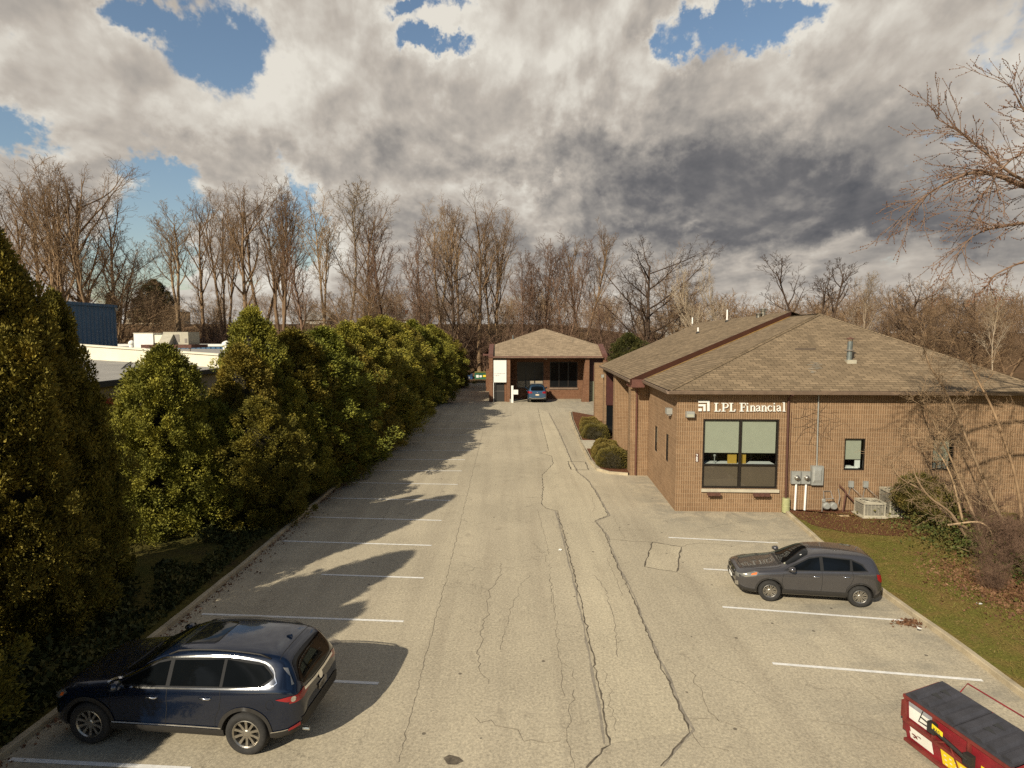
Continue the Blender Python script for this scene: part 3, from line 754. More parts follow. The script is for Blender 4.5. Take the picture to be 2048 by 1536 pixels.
def ga(x):
    S([(x-24, 234), (x-18, 222), (x, 217), (x+14, 222), (x+19, 238), (x+19, 282), (x+26, 292), (x+34, 288)], [10, 9, 8, 11, 15, 15, 11, 6])
    S([(x+19, 248), (x-6, 254), (x-22, 266), (x-22, 282), (x-10, 293), (x+6, 288), (x+19, 274)], [7, 9, 13, 15, 12, 8, 7])
def gc(x): S([(x+28, 236), (x+18, 222), (x, 217), (x-18, 228), (x-26, 254), (x-18, 282), (x, 294), (x+18, 290), (x+30, 276)], [10, 9, 8, 13, 17, 13, 9, 8, 6])
for fn_, x in ((gi, 796), (gn, 848), (ga, 946), (gn, 1006), (gc, 1108), (gi, 1170), (ga, 1232)): fn_(x); done()
vert(1306, 170, 297, 17); hor(1288, 1306, 174, 6); hor(1286, 1328, B0, 7); done()
mb = MB(); S = lambda P, w: stroke(mb, P, w, cz)
for (x0, x1, y0, y1) in ((112,268,146,174), (236,268,174.5,293), (112,212,197,226), (182,212,226.5,293), (112,158,254,293)):
    S([(x0, (y0+y1)/2), (x1, (y0+y1)/2)], y1-y0)
mb.build('sign_emblem', M['white'], OFF)
mb = MB()
pl0 = cz(76, 885); pl1 = cz(124, 1008)
mb2 = MB().box(pl0[0], pl1[0], -.012, .0, pl1[1], pl0[1]); np_ = mb2.build('number_plate', M['rust'], OFF)
S = lambda P, w: stroke(mb, P, w, cz, .03)
S([(83, 897), (104, 897), (94, 926)], 8)
S([(94, 934), (103, 938), (101, 946), (86, 953), (85, 960), (94, 965), (103, 960), (101, 952), (87, 946), (85, 939), (94, 934)], 6)
S([(94, 970), (103, 976), (104, 988), (94, 996), (84, 988), (85, 976), (94, 970)], 7)
mb.build('number', M['white'], np_)

# wall-mounted things
def onwall(o): o.location = L(0, 0); o.rotation_euler = (0, 0, -BA); return o
def wallthing(name, label, cat, group=None): return thing(name, label, cat, L(0, 0), -BA, group)
t = wallthing('wall_light', 'box wall light left of the white sign on the front wall', 'light', 'box wall lights at the office corner')
MB().box(.36, .72, -.24, -.004, 4.36, 4.62).build('housing', M['grey_metal'], t); MB().poly([(.40, -.245, 4.38), (.68, -.245, 4.38), (.68, -.245, 4.5), (.40, -.245, 4.5)]).build('lens', M['blind'], t)
t = wallthing('wall_light', 'box wall light on the side wall round the corner', 'light', 'box wall lights at the office corner')
MB().box(-.26, -.004, .95, 1.3, 4.34, 4.62).build('housing', M['grey_metal'], t); MB().box(-.2, -.05, .98, 1.27, 4.27, 4.338).build('lens', M['conduit'], t)
t = wallthing('wall_light', 'small wall light under the eave beside the entrance', 'light')
MB().box(-1.2, -1.0, 20.9, 21.2, 4.7, 4.9).build('housing', M['grey_metal'], t); MB().box(-1.19, -1.05, 20.93, 21.17, 4.64, 4.698).build('lens', M['blind'], t)
for (a, b, lb) in ((1.40, 1.95, 'rusty planter bracket under the left half of the big window'), (3.45, 4.15, 'rusty planter bracket under the right half of the big window')):
    mb = MB().box(a, b, -.30, -.105, .80, .92)
    for k in range(6): x = a+.03+k*(b-a-.06)/5; mb.tube([(x, -.28, .8), (x, -.12, .66)], .012, 4)
    tag(onwall(mb.build('planter_bracket', M['rust'])), lb, 'bracket', 'planter brackets')
def meter(u0, u1, z0, z1, lb):
    t = wallthing('electric_meter', lb, 'meter', 'electric meters')
    MB().box(u0, u1, -.16, -.004, z0, z1).build('cabinet', M['grey_metal'], t)
    c = ((u0+u1)/2+.03, -.16, (z0+z1)/2)
    MB().lathe([(.12, -.001), (.12, -.03), (.10, -.05), (.095, -.12), (.06, -.15), (0, -.155)], (c[0], c[1], c[2]), 'y', 16).build('dial', M['alloy'], t)
    MB().tube([(c[0]+.02, -.07, z0), (c[0]+.0, -.07, .14)], .045, 8).build('conduit', M['pvc'], t)
meter(5.12, 5.52, 1.36, 1.93, 'left of the two meters with round dials and white conduit')
meter(5.56, 5.95, 1.36, 1.93, 'right of the two meters, beside the big grey cabinet')
t = wallthing('electrical_cabinet', 'tall grey electrical cabinet right of the two meters', 'cabinet')
MB().box(5.99, 6.50, -.2, -.004, 1.32, 2.19).build('cabinet', M['grey_metal'], t)
b = MB(); b.poly([(6.04, -.205, 1.42), (6.44, -.205, 1.42), (6.38, -.24, 1.56), (6.10, -.24, 1.56)]); b.poly([(6.10, -.24, 1.56), (6.38, -.24, 1.56), (6.38, -.24, 2.0), (6.10, -.24, 2.0)]); b.poly([(6.10, -.24, 2.0), (6.38, -.24, 2.0), (6.44, -.205, 2.14), (6.04, -.205, 2.14)])
b.poly([(6.04, -.205, 1.42), (6.10, -.24, 1.56), (6.10, -.24, 2.0), (6.04, -.205, 2.14)]); b.poly([(6.44, -.205, 1.42), (6.44, -.205, 2.14), (6.38, -.24, 2.0), (6.38, -.24, 1.56)])
b.build('door', M['grey_metal'], t)
MB().tube([(6.25, -.06, 2.19), (6.21, -.05, 5.4)], .028, 6).build('conduit', M['grey_metal'], t)
for (u, lb) in ((7.78, 'left of the two small grey switch boxes above the short air conditioner'), (8.42, 'right of the two small grey switch boxes above the short air conditioner')):
    t = wallthing('switch_box', lb, 'box', 'disconnect boxes')
    MB().box(u-.09, u+.11, -.12, -.004, 1.22, 1.50).build('cabinet', M['grey_metal'], t)
    MB().tube([(u, -.06, 1.22), (u-.05, -.06, 1.0), (u-.1, -.1, .75)], .018, 5).tube([(u+.04, -.07, 1.22), (u+.25, -.25, 1.0), (u+.45, -.3, .8)], .014, 5).build('cable', M['conduit'], t)
# gas meters
t = wallthing('gas_meter', 'pair of grey gas meters with rusty pipes low on the wall', 'meter')
for i, u in enumerate((6.62, 6.93)):
    MB().lathe([(0, -.14), (.12, -.14), (.16, -.08), (.17, 0), (.16, .08), (.12, .14), (0, .14)], (u, -.30, .42), 'y', 14).build('meter_body', M['grey_metal'], t)
MB().tube([(6.45, -.3, .15), (6.45, -.3, .72), (6.95, -.3, .75)], .025, 6).tube([(6.55, -.22, .75), (6.6, -.05, 1.02), (6.92, -.04, 1.02), (6.92, -.25, .75)], .022, 6).tube([(7.15, -.3, .5), (7.25, -.2, .8), (7.22, -.1, 1.15)], .022, 6).build('pipes', M['conduit'], t)
MB().lathe([(0, -.03), (.07, -.03), (.09, 0), (.07, .03), (0, .03)], (6.5, -.32, .66), 'y', 12).build('regulator', M['grey_metal'], t)
# bent iron leaning against the wall
tag(onwall(MB().tube([(7.38, -.35, .1), (7.36, -.30, .15), (7.52, -.2, 1.0), (7.48, -.15, 1.08), (7.28, -.1, 1.28), (7.30, -.08, 1.32)], .035, 5).tube([(7.5, -.2, .98), (7.85, -.25, .62)], .03, 5).tube([(7.35, -.35, .12), (7.8, -.35, .14)], .05, 5).build('bent_pipe', M['rust'])), 'bent rusty iron pipe leaning left of the short air conditioner', 'pipe')
def ac(u0, u1, v0, v1, z1, lb):
    t = wallthing('air_conditioner', lb, 'air conditioner', 'condenser units on the mulch')
    MB().box(u0-.08, u1+.08, v0-.08, v1+.08, .1, .19).build('pad', M['walk'], t)
    MB().box(u0+.02, u1-.02, v0+.02, v1-.02, .22, z1-.08).build('coil', M['acgrille'], t)
    mb = MB()
    for z0_, z1_ in ((.19, .25), (z1-.09, z1)):
        mb.box(u0-.01, u1+.01, v0-.01, v0+.06, z0_, z1_).box(u0-.01, u1+.01, v1-.06, v1+.01, z0_, z1_).box(u0-.01, u0+.06, v0+.06, v1-.06, z0_, z1_).box(u1-.06, u1+.01, v0+.06, v1-.06, z0_, z1_)
    for x, y in ((u0, v0), (u1-.05, v0), (u0, v1-.05), (u1-.05, v1-.05)): mb.box(x, x+.05, y, y+.05, .25, z1-.09)
    n = int((z1-.4)/.045)
    for k in range(n):
        z = .29+k*.045
        mb.box(u0+.05, u1-.05, v0, v0+.008, z, z+.016); mb.box(u0, u0+.008, v0+.05, v1-.05, z, z+.016)
    for k in range(1, 6): x = u0+k*(u1-u0)/6; mb.box(x, x+.012, v0-.006, v0+.002, .25, z1-.09)
    mb.build('casing', M['acmetal'], t)
    cx, cy = (u0+u1)/2, (v0+v1)/2; r = min(u1-u0, v1-v0)*.42
    mb = MB().lathe([(r*1.02, z1-.03), (r*1.0, z1+.02), (r*.93, z1+.02), (r*.93, z1-.03)], (cx, cy, 0), n=24)
    for q_ in (.25, .45, .65, .85): mb.lathe([(r*q_, z1+.012), (r*q_+.01, z1+.018)], (cx, cy, 0), n=20)
    for k in range(8): a = k*math.pi/4; mb.tube([(cx, cy, z1+.01), (cx+r*math.cos(a), cy+r*math.sin(a), z1+.01)], .008, 4)
    mb.lathe([(0, z1+.03), (.09, z1+.025), (.1, z1)], (cx, cy, 0), n=12)
    mb.build('fan_grille', M['acmetal'], t)
    MB().box(u0+.06, u1-.06, v0+.06, v1-.06, z1-.078, z1-.05).build('fan_well', M['dark'], t)
ac(7.82, 8.74, -1.15, -.35, .82, 'short beige air conditioner on the mulch below two switch boxes')
ac(9.0, 9.95, -1.0, -.15, 1.28, 'tall beige air conditioner half hidden by the evergreen shrub')
tr = thing('drain_sleeve', 'pale green plastic drain sleeve at the foot of the downspout', 'drain', L(4.93, -.12, 0))
MB().lathe([(0, .05), (.17, .05), (.17, .66), (.155, .70), (.06, .70), (0, .69)], n=20).build('barrel', M['green_post'], tr)
MB().lathe([(.172, .3), (.18, .31), (.18, .34), (.172, .35)], n=20).build('band', M['green_post'], tr)
tag(onwall(MB().box(6.9, 7.3, -1.0, -.88, .145, .18).build('board', M['wood'])), 'short pale board lying on the mulch below the gas meters', 'board')

# roof furniture
def roof_z(u, h=0): return 5.6+h+ROOFM*(u+.5)
def front_z(v): return 5.6+mf*(v+.5)
q = None
def hitfront(px_, py_):
    r = ray(px_, py_); c = toL((0, 0, H)); e_ = toL((r[0], r[1], H)); du = e_[0]-c[0]; dv = e_[1]-c[1]
    t = (5.6+mf*(c[1]+.5)-H)/(r[2]-mf*dv); return (c[0]+t*du, c[1]+t*dv, H+t*r[2])
p = hitfront(1698, 722)
t = wallthing('roof_flue', 'grey steel flue with rusty cap on the front roof slope', 'flue')
MB().tube([(p[0], p[1], p[2]-.1), (p[0]+.02, p[1], p[2]+.95)], .12, 14).build('flue_pipe', M['steelblue'], t)
MB().lathe([(0, .06), (.19, 0), (.19, .015), (0, .10)], (p[0]+.02, p[1], p[2]+1.05), n=14).box(p[0]-.1, p[0]-.08, p[1]-.01, p[1]+.01, p[2]+.9, p[2]+1.06).box(p[0]+.1, p[0]+.12, p[1]-.01, p[1]+.01, p[2]+.9, p[2]+1.06).build('flue_cap', M['rust'], t)
MB().lathe([(.12, .48), (.19, .50), (.19, .53), (.12, .55)], (p[0]+.01, p[1], p[2]), n=14).build('storm_collar', M['conduit'], t)
MB().prism([(p[0]-.22, p[1]-.28), (p[0]+.22, p[1]-.28), (p[0]+.17, p[1]+.2), (p[0]-.17, p[1]+.2)], p[2]-.12, p[2]+.06).build('flashing', M['acmetal'], t)
for i, (px_, y0, y1, rr, lb) in enumerate(((1454, 643, 622, .06, 'tall white vent pipe near the ridge of the rear roof'), (1396, 666, 656, .06, 'short white vent pipe on the rear roof slope'))):
    b = hitroof(px_, y0, HS); sc_ = (y0-y1)*1.05*(Vector(L(b[0], b[1])[:2]).length)/F
    t = wallthing('vent_pipe', lb, 'vent pipe', 'white plastic vents')
    MB().tube([(b[0], b[1], b[2]-.1), (b[0], b[1], b[2]+sc_)], rr, 10).build('pipe', M['pvc'], t)
    MB().lathe([(.07, .12), (.16, .04), (.17, -.1)], b, n=12).build('boot', M['rubber'], t)
b = hitroof(1393, 650, HS); b = (b[0], b[1]+1.5, b[2]-.2)
t = wallthing('vent_pipe', 'white vent pipe rising behind the far end of the rear ridge', 'vent pipe', 'white plastic vents')
MB().tube([(b[0], b[1], b[2]-.4), (b[0], b[1], b[2]+.35)], .055, 8).build('lower_pipe', M['conduit'], t)
MB().tube([(b[0], b[1], b[2]+.352), (b[0], b[1], b[2]+.95)], .06, 8).build('pipe', M['pvc'], t)
for px_, y0, hh, lb in ((1526, 632, .55, 'taller grey chimney cowl behind the ridge'), (1517, 633, .22, 'low grey chimney cowl behind the ridge')):
    a = AT(px_, y0, 42); t = thing('chimney_cowl', lb, 'cowl', a, group='cowls behind the ridge')
    MB().lathe([(.16, -1.2), (.16, hh*.6), (.28, hh*.62), (.28, hh*.68), (.16, hh*.74), (.16, hh*.8), (.30, hh*.84), (.30, hh*.9), (.1, hh), (0, hh)], n=14).build('cowl', M['alloy'], t)
M['shingle_dark'] = mat('old_felt', (.10, .07, .045), .95)
# missing shingle patch and scar on the front slope
p1 = hitfront(1590, 696); p2 = hitfront(1631, 701)
for (x0, y0, x1, y1, m) in ((1590, 696.5, 1632, 700.5, 'conduit'),):
    P = [hitfront(x0, y1), hitfront(x1, y1), hitfront(x1, y0), hitfront(x0, y0)]; m = 'shingle_dark'
    MB().poly([(p_[0], p_[1], p_[2]+.012) for p_ in P]).build('missing_shingle', M[m], roof1)
r3 = random.Random(8)
mb = MB()
for k in range(14):
    cx, cy = 1629+r3.uniform(-9, 9), 735+r3.uniform(-11, 11); w_ = r3.uniform(3, 9)
    P = [hitfront(cx-w_, cy+.9), hitfront(cx+w_, cy+.9), hitfront(cx+w_*.9, cy-.2), hitfront(cx-w_*.8, cy-.2)]
    mb.poly([(p_[0], p_[1], p_[2]+.010+.001*k) for p_ in P])
mb.build('shingle_scar', M['tar'], roof1)
# dead vine on the front wall
mb = MB(); r3 = random.Random(3)
def vine(x, z, a, n, r):
    pts = [(x, -.015, z)]
    for i in range(n):
        a += r3.uniform(-.35, .35); x += .12*math.cos(a); z += .12*math.sin(a); pts.append((x, -.015, z))
        if r3.random() < .22 and r > .004: vine(x, z, a+r3.choice([-.8, .8]), n//2, r*.6)
    mb.tube(pts, [r*(1-.6*i/len(pts)) for i in range(len(pts))], 3)
for (x, z, a) in ((5.3, 3.2, 1.3), (5.9, 3.1, 1.5), (6.5, 2.9, 1.7), (5.15, 4.3, .1), (5.2, 3.9, .1), (6.9, 3.3, 2.2)): vine(x, z, a, 16, .009)
tag(onwall(mb.build('dead_vine', M['bark_dark'])), 'thin dead vine spread over the wall above the meters', 'vine')

# ------------------------------------------------------------------ small red-brown building at the end of the drive
FB = thing('end_building', 'red block building with hipped roof and deep porch at the end of the drive', 'building', (0, 0, 0))
y0 = 72.0
def X(px_, Y): return (px_-1024)/F*Y*1.0028
xl0, xl1 = X(978, y0), X(985.5, y0); xr1 = X(1213, y0)
xA0, xA1 = X(1013, y0), X(1020.5, y0); xB0, xB1 = X(1167, y0), X(1178.5, y0)
ze = 5.45; yb = 75.6
MB().box(xl0, xl1, y0, 92, -.1, ze+.15).build('end_wall', M['redblock'], FB)
MB().box(X(1206, y0), xr1, y0, 92, -.1, ze+.15).build('end_wall', M['redblock'], FB)
# sloping brown caps
for (a, b) in ((xl0-.06, xl1+.04), (X(1204.5, y0), xr1+.06)):
    mb = MB(); P = [(y0-.08, ze-.05), (y0-.08, ze+.35), (y0+3.8, ze+1.55), (y0+3.8, ze+1.0)]
    k = mb.pts([(x, y, z) for x in (a, b) for y, z in P])
    for q_ in ((0,1,2,3),(7,6,5,4),(0,4,5,1),(1,5,6,2),(2,6,7,3),(3,7,4,0)): mb.f.append(tuple(k+i for i in q_))
    mb.build('wall_cap', M['redbrown'], FB)
mb = MB().box(xA0, xA1, y0+.02, y0+.7, -.1, ze); mb.build('pillar', M['redblock'], FB)
mb = MB(); a0, a1 = X(1165.5, y0), X(1168.5, y0)
k = mb.pts([(a0-.1, y0+.02, -.1), (xB1, y0+.02, -.1), (xB1, y0+.8, -.1), (a0-.1, y0+.8, -.1), (a1+.15, y0+.02, ze), (xB1, y0+.02, ze), (xB1, y0+.8, ze), (a1+.15, y0+.8, ze)])
for q_ in ((0,3,2,1),(4,5,6,7),(0,1,5,4),(1,2,6,5),(2,3,7,6),(3,0,4,7)): mb.f.append(tuple(k+i for i in q_))
mb.build('pillar', M['redblock'], FB)
fy = lambda u, d, z: (u, yb+d, z)
kx = yb/y0
wA = (X(1034, yb), X(1087, yb), 1.35+.0, 4.7); wB = (X(1099.5, yb), X(1155, yb), 1.45, 4.75)
mb = MB(); wall_holes(mb, fy, xl1, X(1206, y0), -.1, ze, [wA, wB]); mb.build('porch_wall', M['redblock'], FB)
for hol, rails, sp in ((wA, [2.35], True), (wB, [], False)):
    mb = MB(); frame_bars(mb, fy, hol[0]+.01, hol[1]-.01, hol[2]+.01, hol[3]-.01, .1, .04, .12, [hol[0]+(hol[1]-hol[0])*k_/3 for k_ in (1, 2)], rails)
    fr = mb.build('window', M['darkframe'], FB)
    MB().poly(quad(fy, hol[0]+.1, hol[1]-.1, hol[2]+.1, hol[3]-.1, .10)).build('pane', M['darkglass'], fr)
    if sp: MB().box(hol[0]+.1, hol[1]-.1, yb+.06, yb+.09, hol[2]+.1, 2.3).build('spandrel_panel', M['beige'], fr)
    else: MB().box(hol[0]-.05, hol[1]+.05, yb-.1, yb+.02, hol[2]-.22, hol[2]-.01).build('window_sill', M['gutter'], fr)
# porch ceiling and fascia beam
MB().poly([(xl1, y0+.1, ze-.02), (X(1206, y0), y0+.1, ze-.02), (X(1206, y0), yb+.0, ze-.02), (xl1, yb, ze-.02)]).build('porch_ceiling', M['brown'], FB)
MB().box(xl1+.01, X(1206, y0)-.01, y0-.25, y0+.0, ze-.12, ze+.1).build('fascia', M['redbrown'], FB)
# store room bay with green door on the right
MB().box(xB1+.01, X(1205.5, y0), y0+.9, y0+1.2, -.1, ze-.03).build('side_bay', M['redpanel'], FB)
d = MB().box(X(1181, y0), X(1190.5, y0), y0+.82, y0+.89, .02, 2.45).build('green_door', mat('sage_door', (.17, .17, .11), .6), FB)
MB().lathe([(0, -.09), (.05, -.07), (.05, -.04), (0, -.01)], (X(1183, y0), y0+.82, 1.2), 'y', 8).build('handle', M['ink'], d)
# left door below the sign
d = MB().box(X(989, y0), X(1008.5, y0), y0+.35, y0+.45, .05, 2.45).build('dark_door', M['plastic'], FB)
MB().box(X(989, y0), X(1008.5, y0), y0+.33, y0+.349, 1.28, 1.31).build('door_rail', M['conduit'], d)
MB().box(X(985.7, y0), X(988.8, y0), y0+.4, y0+.6, -.1, 2.5).build('door_jamb', M['redpanel'], FB)
MB().box(X(1008.7, y0), X(1012.8, y0), y0+.3, y0+.6, -.1, 2.5).build('door_jamb', M['redblock'], FB)
MB().box(X(985.7, y0), X(1012.8, y0), y0+.3, y0+.6, 2.52, ze-.03).build('sign_backing', M['beige'], FB)
sg = thing('sign_board', 'tall white sign board above the dark door of the end building', 'sign', (X(1000, y0), y0-.1, 2.4))
a, b = X(987.3, y0)-X(1000, y0), X(1012.8, y0)-X(1000, y0)
MB().box(a, b, .0, .06, 0, 2.68).build('board', M['white'], sg)
mb = MB(); r3 = random.Random(1)
xx = a+.12
for row, x1 in ((1.02, b-.1), (.77, a+.72)):
    xx = a+.1
    while xx < x1-.05:
        w_ = r3.uniform(.05, .09); mb.box(xx, xx+w_*.25, -.006, -.001, row, row+.1); mb.box(xx+w_*.25, xx+w_, -.006, -.001, row+r3.choice([0, .04, .08]), row+.02+r3.choice([0, .04, .08])); xx += w_+.03
mb.build('faded_lettering', M['inkgrey'], sg)
MB().tube([(a, .05, 0), (a, .05, -2.35)], .04, 6).build('support', M['white'], sg)
mb = MB()
xx = X(991, y0)
for k in range(5):
    for q_ in range(2): mb.box(xx+k*.24, xx+k*.24+.13, y0+.27, y0+.295, ze-.33+q_*.12, ze-.29+q_*.12)
    mb.box(xx+k*.24+.04, xx+k*.24+.09, y0+.27, y0+.296, ze-.285, ze-.215)
mb.build('address_lettering', M['ink'], FB)
# roof
def fz(y): return 5.5+.35*(y-y0)
xe0, xe1 = xl1+.02, X(1206, y0)-.02; ys = y0+3.9
pk = (X(1088, 82), 82.1, fz(82.1))
s35 = math.hypot(1, .35)
P = [(xe0, y0-.35, fz(y0-.35)), (xe1, y0-.35, fz(y0-.35)), (xe1, ys, fz(ys)), pk, (xe0, ys, fz(ys))]
mb = MB().poly(P, [(p_[0], (p_[1]-y0)*s35) for p_ in P])
eL, eR = xl0-.8, xr1+.9
for (a, e_) in ((xe0, eL), (xe1, eR)):
    P = [(a, ys, fz(ys)), pk, (pk[0], 95, pk[2]), (e_, 95, 5.6), (e_, ys, 5.75)]; mb.poly(P, [(p_[1], p_[0]) for p_ in P])
fr = mb.build('hip_roof', M['shingle2'], FB)
MB().box(eL-.1, xl0-.07, ys, ys+10, 5.5, 5.72).box(xr1+.07, eR+.1, ys, ys+10, 5.5, 5.72).build('eave_gutter', M['redbrown'], FB)
mb = MB().tube([(xr1-.2, y0-.3, ze), (xr1-.15, y0-.3, ze-.35), (xr1+.1, y0-.2, ze-.5)], .07, 6); mb.build('downspout', M['redbrown'], FB)
MB().tube([(X(1026, 78), 78, 6.9), (X(1026, 78), 78, 8.1)], .09, 8).build('roof_vent', M['steelblue'], FB)
MB().box(X(1088, y0), X(1094, y0), y0+.2, y0+.5, ze-.3, ze-.05).build('porch_lamp', M['conduit'], FB)
MB().box(xl0-1.0, xl0-.02, 86, 91, -.1, 3.0).build('side_annex', M['redblock'], FB)
# post sign
ps_ = thing('sign_post', 'white post with small white box sign in front of the porch', 'sign', (X(1024.5, 71.3), 71.3, 0))
MB().box(-.13, .13, -.1, .1, 0, 2.05).build('post', M['white'], ps_)
MB().box(.14, .70, -.08, .08, 1.0, 1.55).build('sign_panel', M['white'], ps_)
MB().box(-.3, -.15, -.1, .1, 0, .45).build('bollard', M['grey_metal'], ps_)
# ------------------------------------------------------------------ neighbouring commercial buildings on the left
XE = -22.0
NB = thing('flat_roofed_building', 'flat roofed building with bright cream parapet beyond the hedge', 'building')
MB().poly([(XE, 24, 0), (XE, 44.8, 0), (XE, 44.8, 5.5), (XE, 24, 5.5)]).poly([(XE, 24, 0), (-42, 24, 0), (-42, 24, 5.5), (XE, 24, 5.5)]).build('wall', M['beige'], NB)
MB().poly([(XE+.3, 23.6, 5.62), (XE+.3, 44.6, 5.62), (-42, 44.6, 6.9), (-42, 23.6, 6.9)]).build('roof', M['roofgrey'], NB)
MB().box(XE+.25, XE+.35, 23.6, 44.6, 5.3, 5.6).build('roof_edge', M['ink'], NB)
a = AT(200, 692, 44.6); 
mb = MB(); x1 = -33.5
k = mb.pts([(XE, 44.6, 5.0), (x1, 44.6, 5.5), (x1, 44.6, 7.42), (XE, 44.6, 6.62), (XE, 45.0, 5.0), (x1, 45.0, 5.5), (x1, 45.0, 7.42), (XE, 45.0, 6.62)])
for q_ in ((0,1,2,3),(7,6,5,4),(3,2,6,7),(0,3,7,4),(1,5,6,2)): mb.f.append(tuple(k+i for i in q_))
mb.build('parapet', M['cream'], NB)
mb = MB(); k = mb.pts([(XE+.05, 44.5, 6.55), (x1, 44.5, 7.36), (x1, 44.5, 7.47), (XE+.05, 44.5, 6.67), (XE+.05, 45.1, 6.55), (x1, 45.1, 7.36), (x1, 45.1, 7.47), (XE+.05, 45.1, 6.67)])
for q_ in ((0,1,2,3),(7,6,5,4),(3,2,6,7),(0,3,7,4)): mb.f.append(tuple(k+i for i in q_))
mb.build('coping', M['cream'], NB)
MB().box(XE+.01, XE+.06, 30, 36, 4.2, 4.6).build('red_stripe', M['red'], NB)
mb = MB()
for y in (38.5, 42.2): mb.box(XE+.01, XE+.12, y, y+.6, 0, 3.3)
mb.build('red_stripe', M['red'], NB)
for y in (26, 31, 39.3, 43.0): 
    w_ = MB().box(XE+.01, XE+.07, y, y+1.1, 1.2, 4.0).build('window', M['darkframe'], NB)
    mb = MB()
    for k_ in range(9): mb.box(XE+.071, XE+.08, y+.08, y+1.02, 1.4+k_*.28, 1.47+k_*.28)
    mb.build('louvre', M['cream'], w_)
# rounded blue awning
mb = MB(); n = 8
for j in range(n):
    a0, a1 = j*math.pi/2/n, (j+1)*math.pi/2/n
    mb.poly([(XE+1.6*math.sin(a0), 36.5, 2.0+1.1*math.cos(a0)), (XE+1.6*math.sin(a0), 44, 2.0+1.1*math.cos(a0)), (XE+1.6*math.sin(a1), 44, 2.0+1.1*math.cos(a1)), (XE+1.6*math.sin(a1), 36.5, 2.0+1.1*math.cos(a1))])
mb.poly([(XE, 36.5, 2.0)]+[(XE+1.6*math.sin(j*math.pi/2/n), 36.5, 2.0+1.1*math.cos(j*math.pi/2/n)) for j in range(n, -1, -1)])
mb.build('awning', M['blue'], NB)
# rear, higher roof
NB2 = thing('rear_commercial_building', 'low grey roofed building with blue wall behind the cream parapet', 'building')
MB().poly([(XE-.5, 46, 0), (XE-.5, 70, 0), (XE-.5, 70, 6.0), (XE-.5, 46, 6.0)]).build('wall', M['beige'], NB2)
MB().poly([(XE-.4, 45.2, 6.35), (XE-.4, 72, 6.35), (-60, 72, 6.6), (-60, 45.2, 6.6)]).build('roof', M['roofgrey'], NB2)
zt = AT(500, 688, 84)[2]
NB3 = thing('blue_low_building', 'low blue ribbed metal building with white trim behind the rooftop units', 'building')
MB().box(-70, -33.5, 84, 84.3, 0, zt-.35).build('wall', M['bluemetal'], NB3)
MB().box(-70.1, -33.4, 83.9, 84.4, zt-.34, zt).build('trim', M['white'], NB3)
MB().poly([(-70, 84.3, zt-.4), (-33.5, 84.3, zt-.4), (-33.5, 97, zt-.4), (-70, 97, zt-.4)]).build('roof', M['roofgrey'], NB3)
# tall blue metal hall
BH = thing('blue_metal_hall', 'tall dark blue metal hall beyond the hedge on the left', 'building')
xb = -50.0; yb1 = 75.6
z0_, z1_ = 11.7, 11.7
MB().box(-90, xb, 50, yb1, 0, 11.55).build('wall', M['bluemetal'], BH)
MB().box(-90.2, xb+.15, 49.8, yb1+.1, 11.56, 11.9).build('roof_edge', M['bluemetal'], BH)
MB().box(xb-.5, xb+.12, yb1-.3, yb1+.25, 11.2, 11.53).build('gutter_box', M['grey_metal'], BH)
# rooftop equipment
Y = 50.0
def atb(x0, x1, yt, ybm, Y): a = AT(x0, yt, Y); b = AT(x1, ybm, Y); return a[0], b[0], b[2], a[2]
a, b, c, d = atb(267, 307, 667, 695, Y)
rt = thing('rooftop_plenum', 'plain white box duct on the flat roof left of the cooling unit', 'duct')
MB().box(a, b, Y, Y+1.4, c-.4, d).build('box_duct', M['white'], rt); MB().box(a-.03, b+.03, Y-.03, Y+1.43, d+.001, d+.05).build('duct_lid', M['cream'], rt)
a, b, c, d = atb(307, 330, 670, 686, Y)
MB().box(a+.01, b, Y+.1, Y+1.0, c, d).build('connecting_duct', M['cream'], rt)
a, b, c, d = atb(326, 377, 664, 689, Y)
ru = thing('rooftop_unit', 'grey green packaged cooling unit on a steel rack', 'cooling unit')
MB().box(a, b, Y, Y+1.8, c, d).build('cabinet', M['acmetal'], ru)
mb = MB(); k = mb.pts([(a, Y-.9, c), (a+.9, Y-.9, c), (a+.9, Y, c), (a, Y, c), (a, Y-.1, d-.2), (a+.9, Y-.1, d-.2), (a+.9, Y, d-.2), (a, Y, d-.2)])
for q_ in ((0,3,2,1),(4,5,6,7),(0,1,5,4),(1,2,6,5),(2,3,7,6),(3,0,4,7)): mb.f.append(tuple(k+i for i in q_))
mb.build('air_hood', M['acmetal'], ru)
MB().box(a+1.0, a+1.35, Y-.02, Y-.001, c+.2, d-.2).box(b-.3, b-.1, Y-.02, Y-.001, c+.15, c+.5).build('access_panel', M['conduit'], ru)
MB().box(a-1.6, b+.5, Y-.5, Y+2.2, c-.28, c-.01).build('steel_rack', M['rust'], ru)
mb = MB()
for x in (a-1.2, a+.5, b+.2): mb.box(x, x+.12, Y-.4, Y-.28, c-1.1, c-.29)
mb.build('rack_leg', M['conduit'], ru)
